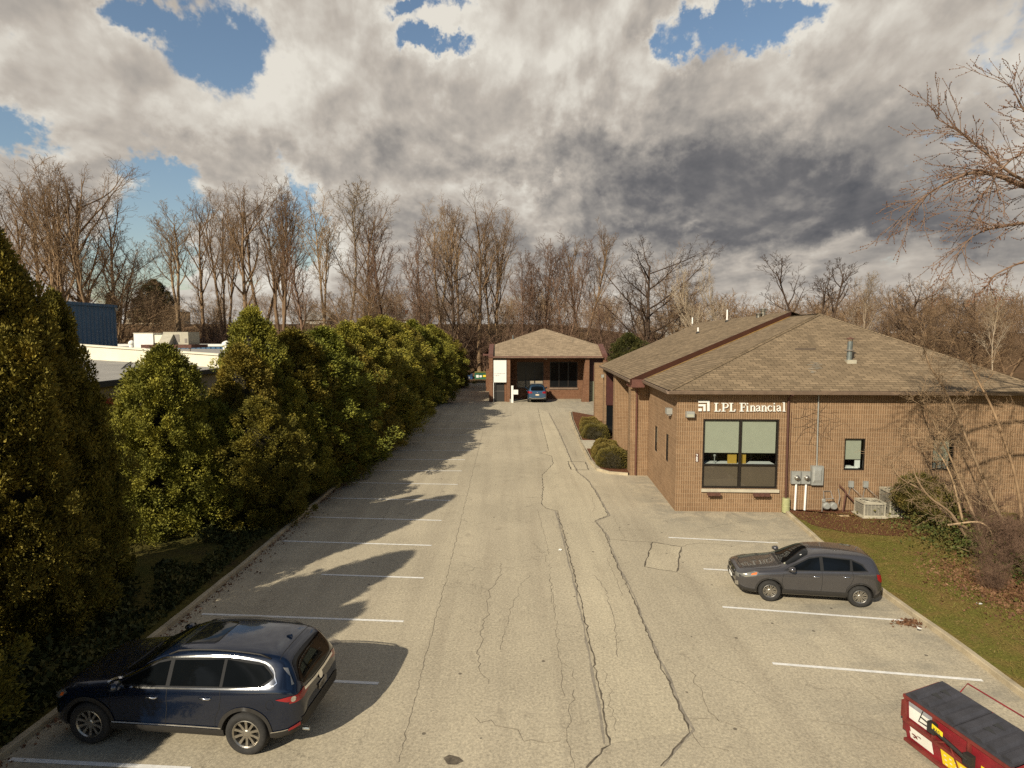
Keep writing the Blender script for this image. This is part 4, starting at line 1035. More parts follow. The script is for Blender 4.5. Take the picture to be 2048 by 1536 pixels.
for i, (x0, x1, yt, yb_, Yq, lb) in enumerate(((444, 462, 681, 700, 46.5, 'short round white roof vent'), (464, 476, 669, 697, 48, 'white square roof vent with dark hose'), (478, 500, 662, 694, 50, 'domed white roof vent beside the tall arborvitae'), (257, 270, 680, 697, 52, 'low grey roof vent left of the white duct'))):
    a, b, c, d = atb(x0, x1, yt, yb_, Yq); r_ = (b-a)/2
    t = thing('roof_vent', lb, 'vent', ((a+b)/2, Yq, 0))
    MB().lathe([(r_*.8, c-.8), (r_*.8, (c+d)/2), (r_, (c+d)/2+.02), (r_, (c+d)/2+.15), (r_*.7, d-.1), (0, d)], n=14).build('cowl', M['white'], t)
    MB().lathe([(r_*1.1, c-.9), (r_*1.1, c-.4), (r_*.8, c-.35)], n=14).build('curb', M['roofgrey'], t)
tag(MB().tube([AT(212, 750, 36), AT(240, 742, 38), AT(252, 730, 41), AT(262, 724, 43.9)], .05, 5).build('roof_cable', M['rubber']), 'black cable snaking over the grey flat roof', 'cable')

# ------------------------------------------------------------------ houses on the hill
def house(px0, px1, yeave, yridge, Y, label, wall='sidewhite', hipped=False, zb=None):
    a = AT(px0, yeave, Y); b = AT(px1, yeave, Y); r_ = AT((px0+px1)/2, yridge, Y)
    t = thing('hill_house', label, 'house'); x0, x1, z = a[0], b[0], a[2]; zb = hill((x0+x1)/2, Y)-.6; zr = r_[2]+.02*0; dp = 9
    z0h = min(zb, z-2.6)
    MB().box(x0+.4, x1-.4, Y+.4, Y+dp, z0h, z-.02).build('wall', M[wall], t)
    ym = Y+dp/2; ins = dp*.4 if hipped else .01
    mb = MB(); P = [(x0, Y, z), (x1, Y, z), (x1-ins, ym, zr), (x0+ins, ym, zr)]; mb.poly(P); mb.poly([(x0, Y+dp, z), (x1, Y+dp, z), (x1-ins, ym, zr), (x0+ins, ym, zr)])
    mb.poly([(x0, Y, z), (x0+ins, ym, zr), (x0, Y+dp, z)]); mb.poly([(x1, Y, z), (x1-ins, ym, zr), (x1, Y+dp, z)])
    rf = mb.build('roof', M['houseroof'], t)
    MB().box(x0+(x1-x0)*.6, x0+(x1-x0)*.6+.7, ym-.4, ym+.3, zr-.5, zr+.8).build('chimney', M['redblock'], rf)
    n = max(2, int((x1-x0)/3))
    for k in range(n):
        xx = x0+(x1-x0)*(k+.5)/n
        w = MB().box(xx-.5, xx+.5, Y+.34, Y+.42, z-1.9, z-.7).build('window', M['darkglass'], t)
        MB().box(xx-.6, xx+.6, Y+.35, Y+.39, z-2.02, z-1.91).build('frame', M['white'], w)
house(735, 850, 640, 625, 150, 'long ranch house with pale grey roof above the hedge tops')
house(1077, 1147, 662, 645, 155, 'pale house glimpsed through trunks above the end building roof', 'sidewhite')
house(243, 345, 622, 608, 150, 'low tan house under bare trees right of the blue hall', 'beige', True)
house(600, 655, 640, 622, 150, 'white gabled house behind trunks left of the ranch house', 'sidewhite')
house(1345, 1385, 650, 636, 160, 'small pinkish house far behind the spreading tree', 'sidewhite')

# ------------------------------------------------------------------ dumpsters
def text_bars(mb, x0, x1, z0, z1, rows, y, seed, f=None):
    r3 = random.Random(seed)
    for k in range(rows):
        zz = z1-(z1-z0)*(k+.7)/rows; x = x0
        hgt = (z1-z0)/rows*.5
        while x < x1-.02:
            w_ = r3.uniform(.02, .06); mb.box(x, min(x+w_, x1), y-.003, y, zz, zz+hgt); x += w_+.018
# small glyph set for stencil words, 5x7 strokes
GL = {'N': [[(0,0),(0,6),(4,0),(4,6)]], 'O': [[(0,0),(4,0),(4,6),(0,6),(0,0)]], 'P': [[(0,0),(0,6),(4,6),(4,3),(0,3)]], 'U': [[(0,6),(0,0),(4,0),(4,6)]], 'B': [[(0,0),(0,6),(3,6),(4,5),(3,3),(4,1.5),(3,0),(0,0)],[(0,3),(3,3)]],
 'L': [[(0,6),(0,0),(4,0)]], 'I': [[(2,0),(2,6)]], 'C': [[(4,6),(0,6),(0,0),(4,0)]], 'D': [[(0,0),(0,6),(3,6),(4,4),(4,2),(3,0),(0,0)]], 'M': [[(0,0),(0,6),(2,3),(4,6),(4,0)]], 'G': [[(4,6),(0,6),(0,0),(4,0),(4,3),(2,3)]],
 'S': [[(4,6),(0,6),(0,3),(4,3),(4,0),(0,0)]], '5': [[(4,6),(0,6),(0,3.5),(4,3.5),(4,0),(0,0)]], '0': [[(0,0),(4,0),(4,6),(0,6),(0,0)]], 'W': [[(0,6),(1,0),(2,4),(3,0),(4,6)]], 'A': [[(0,0),(2,6),(4,0)],[(1,2),(3,2)]], 'T': [[(2,0),(2,6)],[(0,6),(4,6)]], 'E': [[(4,6),(0,6),(0,0),(4,0)],[(0,3),(3,3)]], ' ': []}
def word(mb, s, x0, z0, h, f, w=None, dpt=.003):
    """letters in (x,z) mapped to 3D by f(x,d,z)"""
    u = h/6; k_ = 0
    for ch in s:
        for st in GL.get(ch, []):
            for (a, b) in zip(st[:-1], st[1:]):
                k_ += 1
                ax, az, bx, bz = x0+a[0]*u, z0+a[1]*u, x0+b[0]*u, z0+b[1]*u
                l = math.hypot(bx-ax, bz-az); ex, ez = -(bz-az)/l*u*.55, (bx-ax)/l*u*.55; e = dpt+.0006*(k_ % 6)
                mb.poly([f(ax+ex, e, az+ez), f(bx+ex, e, bz+ez), f(bx-ex, e, bz-ez), f(ax-ex, e, az-ez)])
        x0 += 5.6*u
# red front-load dumpster: local x along the long side, -y is the labelled front
ang = math.atan2(-.65, .137)
DP = thing('red_dumpster', 'red steel dumpster with black ribbed lids and labels at the corner of the lot', 'dumpster', (7.69, 11.10, 0), ang)
# local frame: x = along length, y = depth (to the right hand of the walker) ; front faces -y
Ld, W_, hf, hb = 2.05, .83, 1.02, 1.16
def dbox(name, P0, m, parent=DP): return P0.build(name, M[m], parent)
# with heading 'ang', +y local points to the right side (+X) as seen from the camera
mb = MB()
prof = [(.10, .10), (.0, .50), (.06, .54), (.02, hf), (W_, hb), (W_, .10)]
# sweep: lower front face, crease, upper front face, back
k0 = mb.pts([(0, y, z) for y, z in prof]); k1 = mb.pts([(Ld, y, z) for y, z in prof])
for i in range(len(prof)):
    j = (i+1) % len(prof)
    if i == 3: continue
    mb.f.append((k0+i, k0+j, k1+j, k1+i))
mb.f.append(tuple(k0+i for i in range(6))); mb.f.append(tuple(k1+i for i in range(6)))
body = dbox('body', mb, 'dump_red')
mb = MB()
mb.box(-.03, Ld+.03, -.03, .03, hf-.06, hf+.005).box(-.03, Ld+.03, W_-.02, W_+.04, hb-.07, hb-.005)
k = mb.pts([(-.035, .03, hf-.06), (-.035, W_-.02, hb-.07), (-.035, W_-.02, hb), (-.035, .03, hf), (.02, .03, hf-.06), (.02, W_-.02, hb-.07), (.02, W_-.02, hb), (.02, .03, hf)])
for q_ in ((0,3,2,1),(4,5,6,7),(0,1,5,4),(1,2,6,5),(2,3,7,6),(3,0,4,7)): mb.f.append(tuple(k+i for i in q_))
for x in (.0, .62, 1.3, Ld-.04): mb.box(x, x+.04, -.035, .02, .52, hf-.06)
mb.box(-.015, Ld+.015, -.03, .05, .49, .545).box(-.01, Ld+.01, .02, .12, .08, .13)
dbox('rim_and_ribs', mb, 'dump_rust')
dbox('side_pocket', MB().box(-.20, -.004, .12, .30, .45, .78).box(-.14, -.005, .12, .28, .22, .449), 'dump_rust')
for i, (xa, xb_) in enumerate(((.02, Ld/2-.01), (Ld/2+.01, Ld-.02))):
    mb = MB()
    def lz(y): return hf+.02+(hb+.03-hf-.02)*y/W_
    k = mb.pts([(x, y, lz(y)+dz) for x in (xa, xb_) for y in (-.02, W_) for dz in (-.03, .015)])
    for q_ in ((0,1,3,2),(4,6,7,5),(0,4,5,1),(2,3,7,6),(1,5,7,3),(0,2,6,4)): mb.f.append(tuple(k+j for j in q_))
    n = 4
    for j in range(n):
        x = xa+(xb_-xa)*(j+.5)/n
        P = []
        for y in (.04, W_-.06):
            for (dx, dz) in ((-.10, .0151), (-.06, .062), (.06, .062), (.10, .0151)): P.append((x+dx, y, lz(y)+dz))
        k = mb.pts(P)
        for q_ in ((0,1,5,4),(1,2,6,5),(2,3,7,6),(0,3,2,1),(4,5,6,7)): mb.f.append(tuple(k+a_ for a_ in q_))
    lid = dbox('lid', mb, 'dump_lid')
    mb = MB()
    for (x, y) in ((xa+.36, .34), (xa+.36, .54)):
        mb.poly([(x-.10, y-.05, lz(y-.05)+.066), (x+.10, y, lz(y)+.066), (x-.10, y+.07, lz(y+.07)+.066)])
    mb.build('moulded_arrow', M['ink'], lid)
mb = MB().tube([(.35, W_+.03, hb-.02), (.30, W_+.28, hb+.12), (1.9, W_+.28, hb+.12), (1.95, W_+.03, hb-.02)], .014, 6)
for x in (.06, .5, .95, 1.4, 1.9): mb.tube([(x, W_+.02, hb), (x+.09, W_+.02, hb)], .03, 6)
dbox('lid_bar', mb, 'dump_red')
fd = lambda x, d, z: (x, (.10+(z-.10)/(.50-.10)*(-.10))-d-.002, z)            # lower front face
fu = lambda x, d, z: (x, (.06+(z-.54)/(hf-.54)*(-.04))-d-.002, z)              # upper front face
def panel_q(f, a, b, c, d_, e=.004): return [f(a, e, c), f(b, e, c), f(b, e, d_), f(a, e, d_)]
lw1 = MB().poly(panel_q(fu, .06, .60, .58, .92)).build('white_label', M['white'], DP)
MB().poly(panel_q(fu, .06, .60, .83, .92, .006)).build('grey_band', M['label_grey'], lw1)
lw2 = MB().poly([fd(x, .004, z) for x, z in ((.10, .20), (.10, .34), (.13, .34), (.13, .455), (.60, .455), (.60, .20))]).build('white_label', M['white'], DP)
mb = MB()
for (x, z, w_, h_) in ((.14, .30, .10, .035), (.20, .27, .07, .06), (.26, .34, .10, .02), (.16, .25, .05, .03)): mb.poly([fd(x, .006, z), fd(x+w_, .006, z-.01), fd(x+w_*.9, .006, z+h_), fd(x+.02, .006, z+h_*.8)])
mb.build('label_tear', M['dump_rust'], lw2)
ly = MB().poly(panel_q(fd, .78, 1.36, .16, .46)).build('yellow_label', M['yellow'], DP)
mb = MB(); r3 = random.Random(2)
for i in range(5):
    for j in range(3): x = .84+i*.105; z = .19+j*.09; mb.poly(panel_q(fd, x, x+.045, z, z+.022, .006))
mb.build('faded_print', M['white'], ly)
ly2 = MB().poly(panel_q(fu, 1.50, 1.98, .56, .66)).build('yellow_label', M['yellow'], DP)
lw3 = MB().poly(panel_q(fd, 1.62, 1.98, .14, .46)).build('white_label', M['white'], DP)
mb = MB(); word(mb, 'NO', 1.73, .395, .04, fd, dpt=.007); word(mb, 'PUBLIC', 1.65, .33, .04, fd, dpt=.007); word(mb, 'DUMPING', 1.635, .265, .036, fd, dpt=.007); word(mb, '500', 1.72, .19, .045, fd, dpt=.007)
mb.build('lettering', M['ink'], lw3)
# locking bar with its yellow warning plate
mb = MB().box(.60, .74, -.12, -.03, .70, .90).box(1.32, 1.46, -.14, -.03, .60, .80)
mb.tube([(.70, -.10, .80), (1.40, -.12, .70)], .035, 6)
mb.tube([(.40, -.01, .93), (.36, -.05, .72), (.60, -.08, .76)], .010, 5).tube([(.38, -.04, .82), (.60, -.09, .84)], .010, 5)
lk = dbox('locking_bar', mb, 'plastic')
mb = MB().poly([(.70, -.125, .80), (.92, -.125, .77), (.92, -.125, .88), (.70, -.125, .91)]); wp = mb.build('warning_plate', M['yellow'], lk)
mb = MB(); word(mb, 'WAS', .73, .815, .055, lambda x, d, z: (x, -.127-d, z-.12*(x-.70)), dpt=.001); mb.build('lettering', M['ink'], wp)
dbox('brace', MB().tube([(.70, -.03, .55), (.95, -.05, .70)], .02, 4).tube([(1.0, -.04, .66), (1.25, .0, .16)], .012, 4), 'dump_rust')

def small_dumpster(x0, x1, y, h, m, lidm, label, labs):
    t = thing('far_dumpster', label, 'dumpster', ((x0+x1)/2, y, 0), group='dumpsters at the end of the drive'); w = (x1-x0)/2
    mb = MB(); prof = [(0, 0), (-.12, h*.9), (1.1, h), (1.1, 0)]
    a = mb.pts([(-w, yy, z) for yy, z in prof]); b = mb.pts([(w, yy, z) for yy, z in prof])
    for i in range(4): j = (i+1) % 4; mb.f.append((a+i, a+j, b+j, b+i))
    mb.f.append(tuple(a+i for i in range(4))); mb.f.append(tuple(b+i for i in range(4)))
    mb.build('body', m, t)
    mb = MB().box(-w-.05, 0, -.2, 1.15, h+.0, h+.07).box(.01, w+.05, -.2, 1.15, h+.0, h+.07); mb.build('lid', lidm, t)
    MB().box(-w-.12, -w-.005, 0, .8, h*.5, h*.65).box(w+.005, w+.12, 0, .8, h*.5, h*.65).box(-w-.02, w+.02, -.2, -.121, h*.8, h*.88).build('fork_pocket', m, t)
    for (a_, b_, c_, d_, mm) in labs: MB().box(a_, b_, -.16, -.13, c_, d_).build('label', M[mm], t)
Mdb = mat('dumpster_blue', (.02, .06, .16), .6, amt=.3); Mdg = mat('dumpster_green', (.03, .13, .07), .6, amt=.3); Mdl = mat('olive_lid', (.26, .24, .06), .7)
small_dumpster(-9.3, -6.95, 104.0, 1.25, Mdb, Mdb, 'dark blue dumpster with white label at the far end', [(.2, .75, .6, .9, 'label_grey')])
small_dumpster(-6.5, -4.15, 104.0, 1.65, Mdg, Mdl, 'green dumpster with olive lid and yellow label', [(-.95, -.5, .75, 1.2, 'white'), (-.35, .05, .8, 1.15, 'white'), (.25, .75, .85, 1.2, 'yellow')])
# ------------------------------------------------------------------ vehicles
def interp(tab, x):
    """piecewise smooth table lookup; tab sorted by descending x"""
    if x >= tab[0][0]: return tab[0][1]
    if x <= tab[-1][0]: return tab[-1][1]
    for (a, va), (b, vb) in zip(tab[:-1], tab[1:]):
        if b <= x <= a: return va+(vb-va)*(a-x)/(a-b)
def catmull(P, n=5, closed=True):
    out = []; k = len(P)
    for i in range(k):
        p0, p1, p2, p3 = P[(i-1) % k], P[i], P[(i+1) % k], P[(i+2) % k]
        for j in range(n):
            t = j/n
            out.append(tuple(.5*((2*b)+(-a+c)*t+(2*a-5*b+4*c-d)*t*t+(-a+3*b-3*c+d)*t**3) for a, b, c, d in zip(p0, p1, p2, p3)))
    return out
def arc(cx, cy, r, a0, a1, n=16): return [(cx+r*math.cos(R(a0+(a1-a0)*i/n)), cy+r*math.sin(R(a0+(a1-a0)*i/n))) for i in range(n+1)]

class Car:
    def __init__(s, root, spec, paint):
        s.root = root; s.sp = spec
        st = spec['stations']; n = 0; V = []; F_ = []
        for x in st:
            w = interp(spec['w'], x); zb = interp(spec['zb'], x); be = interp(spec['belt'], x); zt = interp(spec['top'], x); wr = interp(spec['wr'], x)
            green = zt-be
            zr = be+green*.88
            low = .62 if 'low' not in spec else spec['low']
            half = [(0, zb), (w*.80, zb), (w*.955, zb+.035), (w*.985, zb+(be-zb)*.28), (w*.985, zb+(be-zb)*.58), (w*.995, zb+(be-zb)*.78), (w*.965, be-.015)]
            half += [(w*.93 if green > .12 else w*.90, be+.02), (wr+(w*.93-wr)*.12, be+max(green*.84, .03)), (wr*.90, be+max(green*.955, .04)), (wr*.5, be+max(green*.99, .045)), (0, be+max(green, .047))]
            ring = [(x, y, z) for y, z in half]+[(x, -y, z) for y, z in reversed(half[1:-1])]
            V += ring; n = len(ring)
        m = len(st)
        for i in range(m-1):
            for k in range(n):
                a = i*n+k; b = i*n+(k+1) % n
                F_.append((a, b, b+n, a+n))
        hn = 12
        for e, rev in ((0, False), (m-1, True)):     # end caps as quad strips between the two halves
            o = e*n
            for k in range(hn-1):
                l0, l1 = k, k+1; r0, r1 = (n-k) % n, (n-k-1) % n
                q = [o+l0, o+l1, o+r1, o+r0]
                q = [v_ for j, v_ in enumerate(q) if v_ not in q[:j]]
                if len(q) > 2: F_.append(tuple(q if rev else q[::-1]))
        me = bpy.data.meshes.new('body'); me.from_pydata(V, [], F_); me.update()
        ob = bpy.data.objects.new('body', me); COL.objects.link(ob)
        bm = bmesh.new(); bm.from_mesh(me); bmesh.ops.recalc_face_normals(bm, faces=bm.faces); bm.to_mesh(me); bm.free()
        md = ob.modifiers.new('s', 'SUBSURF'); md.levels = 2
        bpy.context.view_layer.update()
        ev = ob.evaluated_get(bpy.context.evaluated_depsgraph_get()); me2 = bpy.data.meshes.new_from_object(ev)
        ob.modifiers.clear(); ob.data = me2
        s.bvh = BVHTree.FromPolygons([tuple(v.co) for v in me2.vertices], [tuple(p.vertices) for p in me2.polygons])
        # wheel wells
        R_ = spec['rw']; cut = MB()
        for x in (spec['xf'], spec['xr']):
            for sd in (-1, 1): 
                c = MB(); y0, y1 = sd*(spec['hw']-.34), sd*(spec['hw']+.3)
                pr = arc(x, R_, R_+.055, 0, 360, 40)[:-1]
                b = cut.pts([(p, y0, q) for p, q in pr]+[(p, y1, q) for p, q in pr]); k = len(pr)
                cut.f.append(tuple(b+i for i in range(k))); cut.f.append(tuple(b+k+i for i in reversed(range(k))))
                for i in range(k): j = (i+1) % k; cut.f.append((b+i, b+k+i, b+k+j, b+j))
        cu = cut.build('cutter', None)
        bm = bmesh.new(); bm.from_mesh(cu.data); bmesh.ops.recalc_face_normals(bm, faces=bm.faces); bm.to_mesh(cu.data); bm.free()
        bo = ob.modifiers.new('b', 'BOOLEAN'); bo.object = cu; bo.operation = 'DIFFERENCE'; bo.solver = 'EXACT'
        bpy.context.view_layer.update()
        ev = ob.evaluated_get(bpy.context.evaluated_depsgraph_get()); me3 = bpy.data.meshes.new_from_object(ev)
        ob.modifiers.clear(); ob.data = me3; me3.materials.clear(); me3.materials.append(paint); me3.materials.append(M['plastic'])
        for p in me3.polygons:
            p.use_smooth = True
            c = p.center; p.material_index = 0
            for x in (spec['xf'], spec['xr']):
                if math.hypot(c.x-x, c.z-R_) < R_+.058 and abs(c.y) < spec['hw']-.05 and (abs(p.normal.y) > .9 or math.hypot(c.x-x, c.z-R_) > R_+.03) and abs(c.y) < interp(spec['w'], c.x)*.93: p.material_index = 1
        me3.set_sharp_from_angle(angle=R(35))
        bpy.data.objects.remove(cu); ob.parent = root; ob.name = 'body'; s.body = ob; s.paint = paint
    def panel(s, name, poly, axis, side, m, off=.006, step=.05, parent=None, thick=0):
        """sheet cut to a 2D outline and laid on the bodywork"""
        bm = bmesh.new(); vs = [bm.verts.new((a, b, 0)) for a, b in poly]
        try: bm.faces.new(vs)
        except ValueError: bm.free(); return None
        xs = [p[0] for p in poly]; ys = [p[1] for p in poly]
        for ax, lo, hi in ((0, min(xs), max(xs)), (1, min(ys), max(ys))):
            k = int((hi-lo)/step)
            for i in range(1, k+1):
                co = [0, 0, 0]; co[ax] = lo+(hi-lo)*i/(k+1); no = [0, 0, 0]; no[ax] = 1
                bmesh.ops.bisect_plane(bm, geom=bm.verts[:]+bm.edges[:]+bm.faces[:], plane_co=co, plane_no=no)
        bmesh.ops.triangulate(bm, faces=[f for f in bm.faces if len(f.verts) > 4])
        last = None; bad = []
        for v in bm.verts:
            a, b = v.co.x, v.co.y
            if axis == 'y': o = Vector((a, side*3, b)); d = Vector((0, -side, 0))
            elif axis == 'z': o = Vector((a, b, 4)); d = Vector((0, 0, -1))
            else: o = Vector((side*5, a, b)); d = Vector((-side, 0, 0))
            h, nrm, _, _ = s.bvh.ray_cast(o, d)
            if h is None: bad.append(v); continue
            if nrm.dot(d) > 0: nrm = -nrm
            v.co = h+nrm*off
        if bad: bmesh.ops.delete(bm, geom=bad, context='VERTS')
        me = bpy.data.meshes.new(name); bm.to_mesh(me); bm.free()
        me.polygons.foreach_set('use_smooth', [True]*len(me.polygons)); me.materials.append(m)
        o = bpy.data.objects.new(name, me); COL.objects.link(o); o.parent = parent or s.root
        return o
    def line(s, name, pts, axis, side, w, m, off=.008, parent=None, closed=False):
        """thin strip following the bodywork"""
        P = pts+[pts[0]] if closed else pts
        d = dense(P, .05); mb = MB(); rows = []
        for i, p in enumerate(d):
            q0 = d[max(0, i-1)]; q1 = d[min(len(d)-1, i+1)]
            if closed and i in (0, len(d)-1): q0, q1 = d[-2], d[1]
            dx, dy = q1[0]-q0[0], q1[1]-q0[1]; l = math.hypot(dx, dy) or 1; row = []
            for e in (-w/2, w/2):
                a, b = p[0]-dy/l*e, p[1]+dx/l*e
                if axis == 'y': o = Vector((a, side*3, b)); dd = Vector((0, -side, 0))
                elif axis == 'z': o = Vector((a, b, 4)); dd = Vector((0, 0, -1))
                else: o = Vector((side*5, a, b)); dd = Vector((-side, 0, 0))
                h, nrm, _, _ = s.bvh.ray_cast(o, dd)
                if h is None: row = None; break
                if nrm.dot(dd) > 0: nrm = -nrm
                row.append(h+nrm*off)
            rows.append(row)
        for a, b in zip(rows[:-1], rows[1:]):
            if a and b: mb.poly([a[0], a[1], b[1], b[0]])
        if not mb.f: return None
        return mb.build(name, m, parent or s.body, smooth=False)
    def surf(s, a, b, axis, side):
        if axis == 'y': o = Vector((a, side*3, b)); d = Vector((0, -side, 0))
        elif axis == 'z': o = Vector((a, b, 4)); d = Vector((0, 0, -1))
        else: o = Vector((side*5, a, b)); d = Vector((-side, 0, 0))
        h = s.bvh.ray_cast(o, d)[0]; return h

def make_wheel(root, x, y, r, rim_r, spokes, sd, tw=.23, split=False, rimm='alloy'):
    """wheel on the side sd; hub with tyre and rim as sub-parts"""
    t = MB().lathe([(0, .02), (rim_r*.8, .02), (rim_r*.8, .05), (0, .05)], (x, y-sd*.12, r), 'y', 20).build('wheel', M['dark'], root)
    prof = [(rim_r, -tw/2+.02), (rim_r+.03, -tw/2), (r-.045, -tw/2-.005), (r-.012, -tw/2+.03), (r, -tw/2+.07), (r, tw/2-.07), (r-.012, tw/2-.03), (r-.045, tw/2+.005), (rim_r+.03, tw/2), (rim_r, tw/2-.02)]
    mb = MB().lathe(prof, (x, y, r), 'y', 40)
    for k in range(48):
        a = 2*math.pi*k/48; 
    mb.build('tyre', M['rubber'], t, smooth=True)
    mb = MB(); f = tw/2-.035
    S_ = sd
    def yy(v): return y+S_*v
    prof = [(rim_r+.004, f+.012), (rim_r-.012, f+.018), (rim_r-.030, f+.0), (rim_r-.045, -.02), (rim_r-.05, -tw/2+.03)]
    mb.lathe([(a, S_*b) for a, b in prof], (x, y, r), 'y', 40)
    mb.lathe([(0, S_*(f-.002)), (.05, S_*(f-.004)), (.075, S_*(f-.018)), (.08, S_*(f-.05))], (x, y, r), 'y', 20)
    for k in range(spokes):
        a = 2*math.pi*k/spokes+.3
        arms = [(0, 0, .020, .026)] if not split else [(-.07, -.10, .016, .020), (.07, .10, .016, .020)]
        for (o0, o1, w0, w1) in arms:
            P = []
            for (rr, oo, ww, dd) in ((.055, o0*.5, w0*1.2, f-.012), (rim_r*.55, o1*1.0, w0, f-.016), (rim_r-.02, o1*1.6 if split else 0, w1, f-.002)):
                aa = a+oo/(rr/rim_r*.8+.2) if split else a
                cx, cz = x+rr*math.cos(aa), r+rr*math.sin(aa); ex, ez = -math.sin(aa), math.cos(aa)
                P.append([(cx+ex*ww, yy(dd), cz+ez*ww), (cx-ex*ww, yy(dd), cz-ez*ww), (cx-ex*ww*.8, yy(dd-.035), cz-ez*ww*.8), (cx+ex*ww*.8, yy(dd-.035), cz+ez*ww*.8)])
            rows = [mb.pts(p) for p in P]
            for r0, r1 in zip(rows[:-1], rows[1:]):
                for q_ in range(4): mb.f.append((r0+q_, r0+(q_+1) % 4, r1+(q_+1) % 4, r1+q_))
    mb.build('rim', M[rimm], t, smooth=False)
    MB().lathe([(0, S_*.0), (rim_r-.05, S_*.0)], (x, y, r), 'y', 24).build('brake_disc', M['plastic'], t)
    return t

def plate(root, cx, cy, cz, w, h, axis_x, mm='white', word_='', tilt=0):
    """number plate facing +-x"""
    mb = MB().box(cx-.008, cx+.008, cy-w/2, cy+w/2, cz-h/2, cz+h/2)
    return mb.build('number_plate', M[mm], root)

def build_suv(name, label, cat, loc, rz, sc, kind):
    root = thing(name, label, cat, loc, rz, sc=sc)
    if kind == 'large':      # three-row dark blue crossover
        sp = dict(xf=1.465, xr=-1.465, rw=.385, hw=.985,
          stations=[2.43, 2.40, 2.28, 2.05, 1.75, 1.45, 1.15, .98, .75, .45, .15, -.15, -.5, -.9, -1.3, -1.7, -2.0, -2.18, -2.30, -2.42, -2.52, -2.58, -2.60],
          w=[(2.43, .60), (2.40, .74), (2.28, .86), (2.05, .93), (1.5, .97), (.5, .965), (-.5, .965), (-1.5, .985), (-2.1, .95), (-2.4, .88), (-2.55, .78), (-2.60, .70)],
          zb=[(2.43, .42), (2.28, .26), (1.9, .24), (-2.0, .25), (-2.4, .34), (-2.60, .48)],
          belt=[(2.43, .68), (2.40, .78), (2.28, .88), (1.9, .97), (1.0, 1.06), (0, 1.10), (-1.2, 1.15), (-2.0, 1.19), (-2.4, 1.14), (-2.52, 1.04), (-2.60, .80)],
          top=[(2.43, .72), (2.40, .84), (2.28, .95), (2.0, 1.05), (1.5, 1.12), (1.02, 1.17), (.75, 1.33), (.45, 1.50), (.15, 1.63), (-.2, 1.70), (-.7, 1.735), (-1.3, 1.725), (-1.8, 1.69), (-2.12, 1.63), (-2.2, 1.58), (-2.42, 1.28), (-2.52, 1.12), (-2.60, .86)],
          wr=[(2.43, .45), (2.0, .72), (1.02, .74), (.6, .68), (.1, .66), (-1.0, .65), (-2.1, .60), (-2.4, .66), (-2.60, .55)])
    elif kind == 'small':    # compact grey crossover
        sp = dict(xf=1.335, xr=-1.335, rw=.345, hw=.90,
          stations=[2.20, 2.17, 2.06, 1.85, 1.55, 1.25, 1.0, .85, .6, .3, .05, -.25, -.6, -1.0, -1.35, -1.65, -1.85, -1.98, -2.06, -2.13, -2.16],
          w=[(2.20, .60), (2.17, .70), (2.06, .80), (1.85, .855), (1.4, .885), (.4, .885), (-.6, .885), (-1.4, .90), (-1.85, .86), (-2.06, .78), (-2.16, .68)],
          zb=[(2.20, .40), (2.06, .24), (1.7, .22), (-1.7, .24), (-2.0, .30), (-2.16, .42)],
          belt=[(2.20, .66), (2.17, .76), (2.06, .84), (1.7, .93), (.9, 1.0), (0, 1.04), (-1.0, 1.09), (-1.8, 1.12), (-2.0, 1.08), (-2.16, .84)],
          top=[(2.20, .70), (2.17, .82), (2.06, .91), (1.8, .99), (1.3, 1.06), (.95, 1.10), (.6, 1.31), (.3, 1.47), (.05, 1.57), (-.3, 1.62), (-.8, 1.63), (-1.3, 1.605), (-1.65, 1.565), (-1.82, 1.50), (-1.94, 1.30), (-2.06, 1.12), (-2.16, .90)],
          wr=[(2.20, .45), (1.8, .66), (.95, .68), (.5, .62), (0, .60), (-1.0, .59), (-1.75, .54), (-2.0, .60), (-2.16, .5)])
    else:                    # upright mid-size crossover seen from behind
        sp = dict(xf=1.39, xr=-1.39, rw=.36, hw=.93,
          stations=[2.28, 2.25, 2.12, 1.9, 1.6, 1.3, 1.05, .9, .65, .35, .1, -.2, -.6, -1.0, -1.4, -1.75, -2.0, -2.12, -2.22, -2.30, -2.36, -2.39],
          w=[(2.28, .62), (2.25, .74), (2.12, .84), (1.9, .89), (1.4, .915), (0, .915), (-1.4, .93), (-1.9, .91), (-2.2, .87), (-2.39, .80)],
          zb=[(2.28, .40), (2.12, .25), (1.7, .23), (-1.8, .25), (-2.2, .30), (-2.39, .40)],
          belt=[(2.28, .70), (2.25, .82), (2.12, .92), (1.7, 1.0), (.9, 1.06), (0, 1.10), (-1.2, 1.13), (-2.0, 1.15), (-2.25, 1.10), (-2.39, .98)],
          top=[(2.28, .75), (2.25, .88), (2.12, .98), (1.8, 1.07), (1.3, 1.13), (1.0, 1.17), (.65, 1.40), (.35, 1.56), (.1, 1.65), (-.3, 1.69), (-1.0, 1.70), (-1.6, 1.68), (-2.0, 1.62), (-2.12, 1.52), (-2.22, 1.34), (-2.30, 1.16), (-2.39, 1.02)],
          wr=[(2.28, .45), (1.8, .70), (1.0, .72), (.5, .66), (0, .65), (-1.0, .65), (-2.0, .62), (-2.3, .68), (-2.39, .62)])
    paint = M[{'large': 'navy', 'small': 'grey_paint', 'mid': 'blue_paint', 'midgrey': 'silver_paint'}[kind]]
    c = Car(root, sp, paint); big = kind == 'large'; xf, xr, rw, hw = sp['xf'], sp['xr'], sp['rw'], sp['hw']
    glass, pl_, gap = M['carglass'], M['plastic'], M['seamdark']
    def be(x): return interp(sp['belt'], x)
    def tp(x): return interp(sp['top'], x)
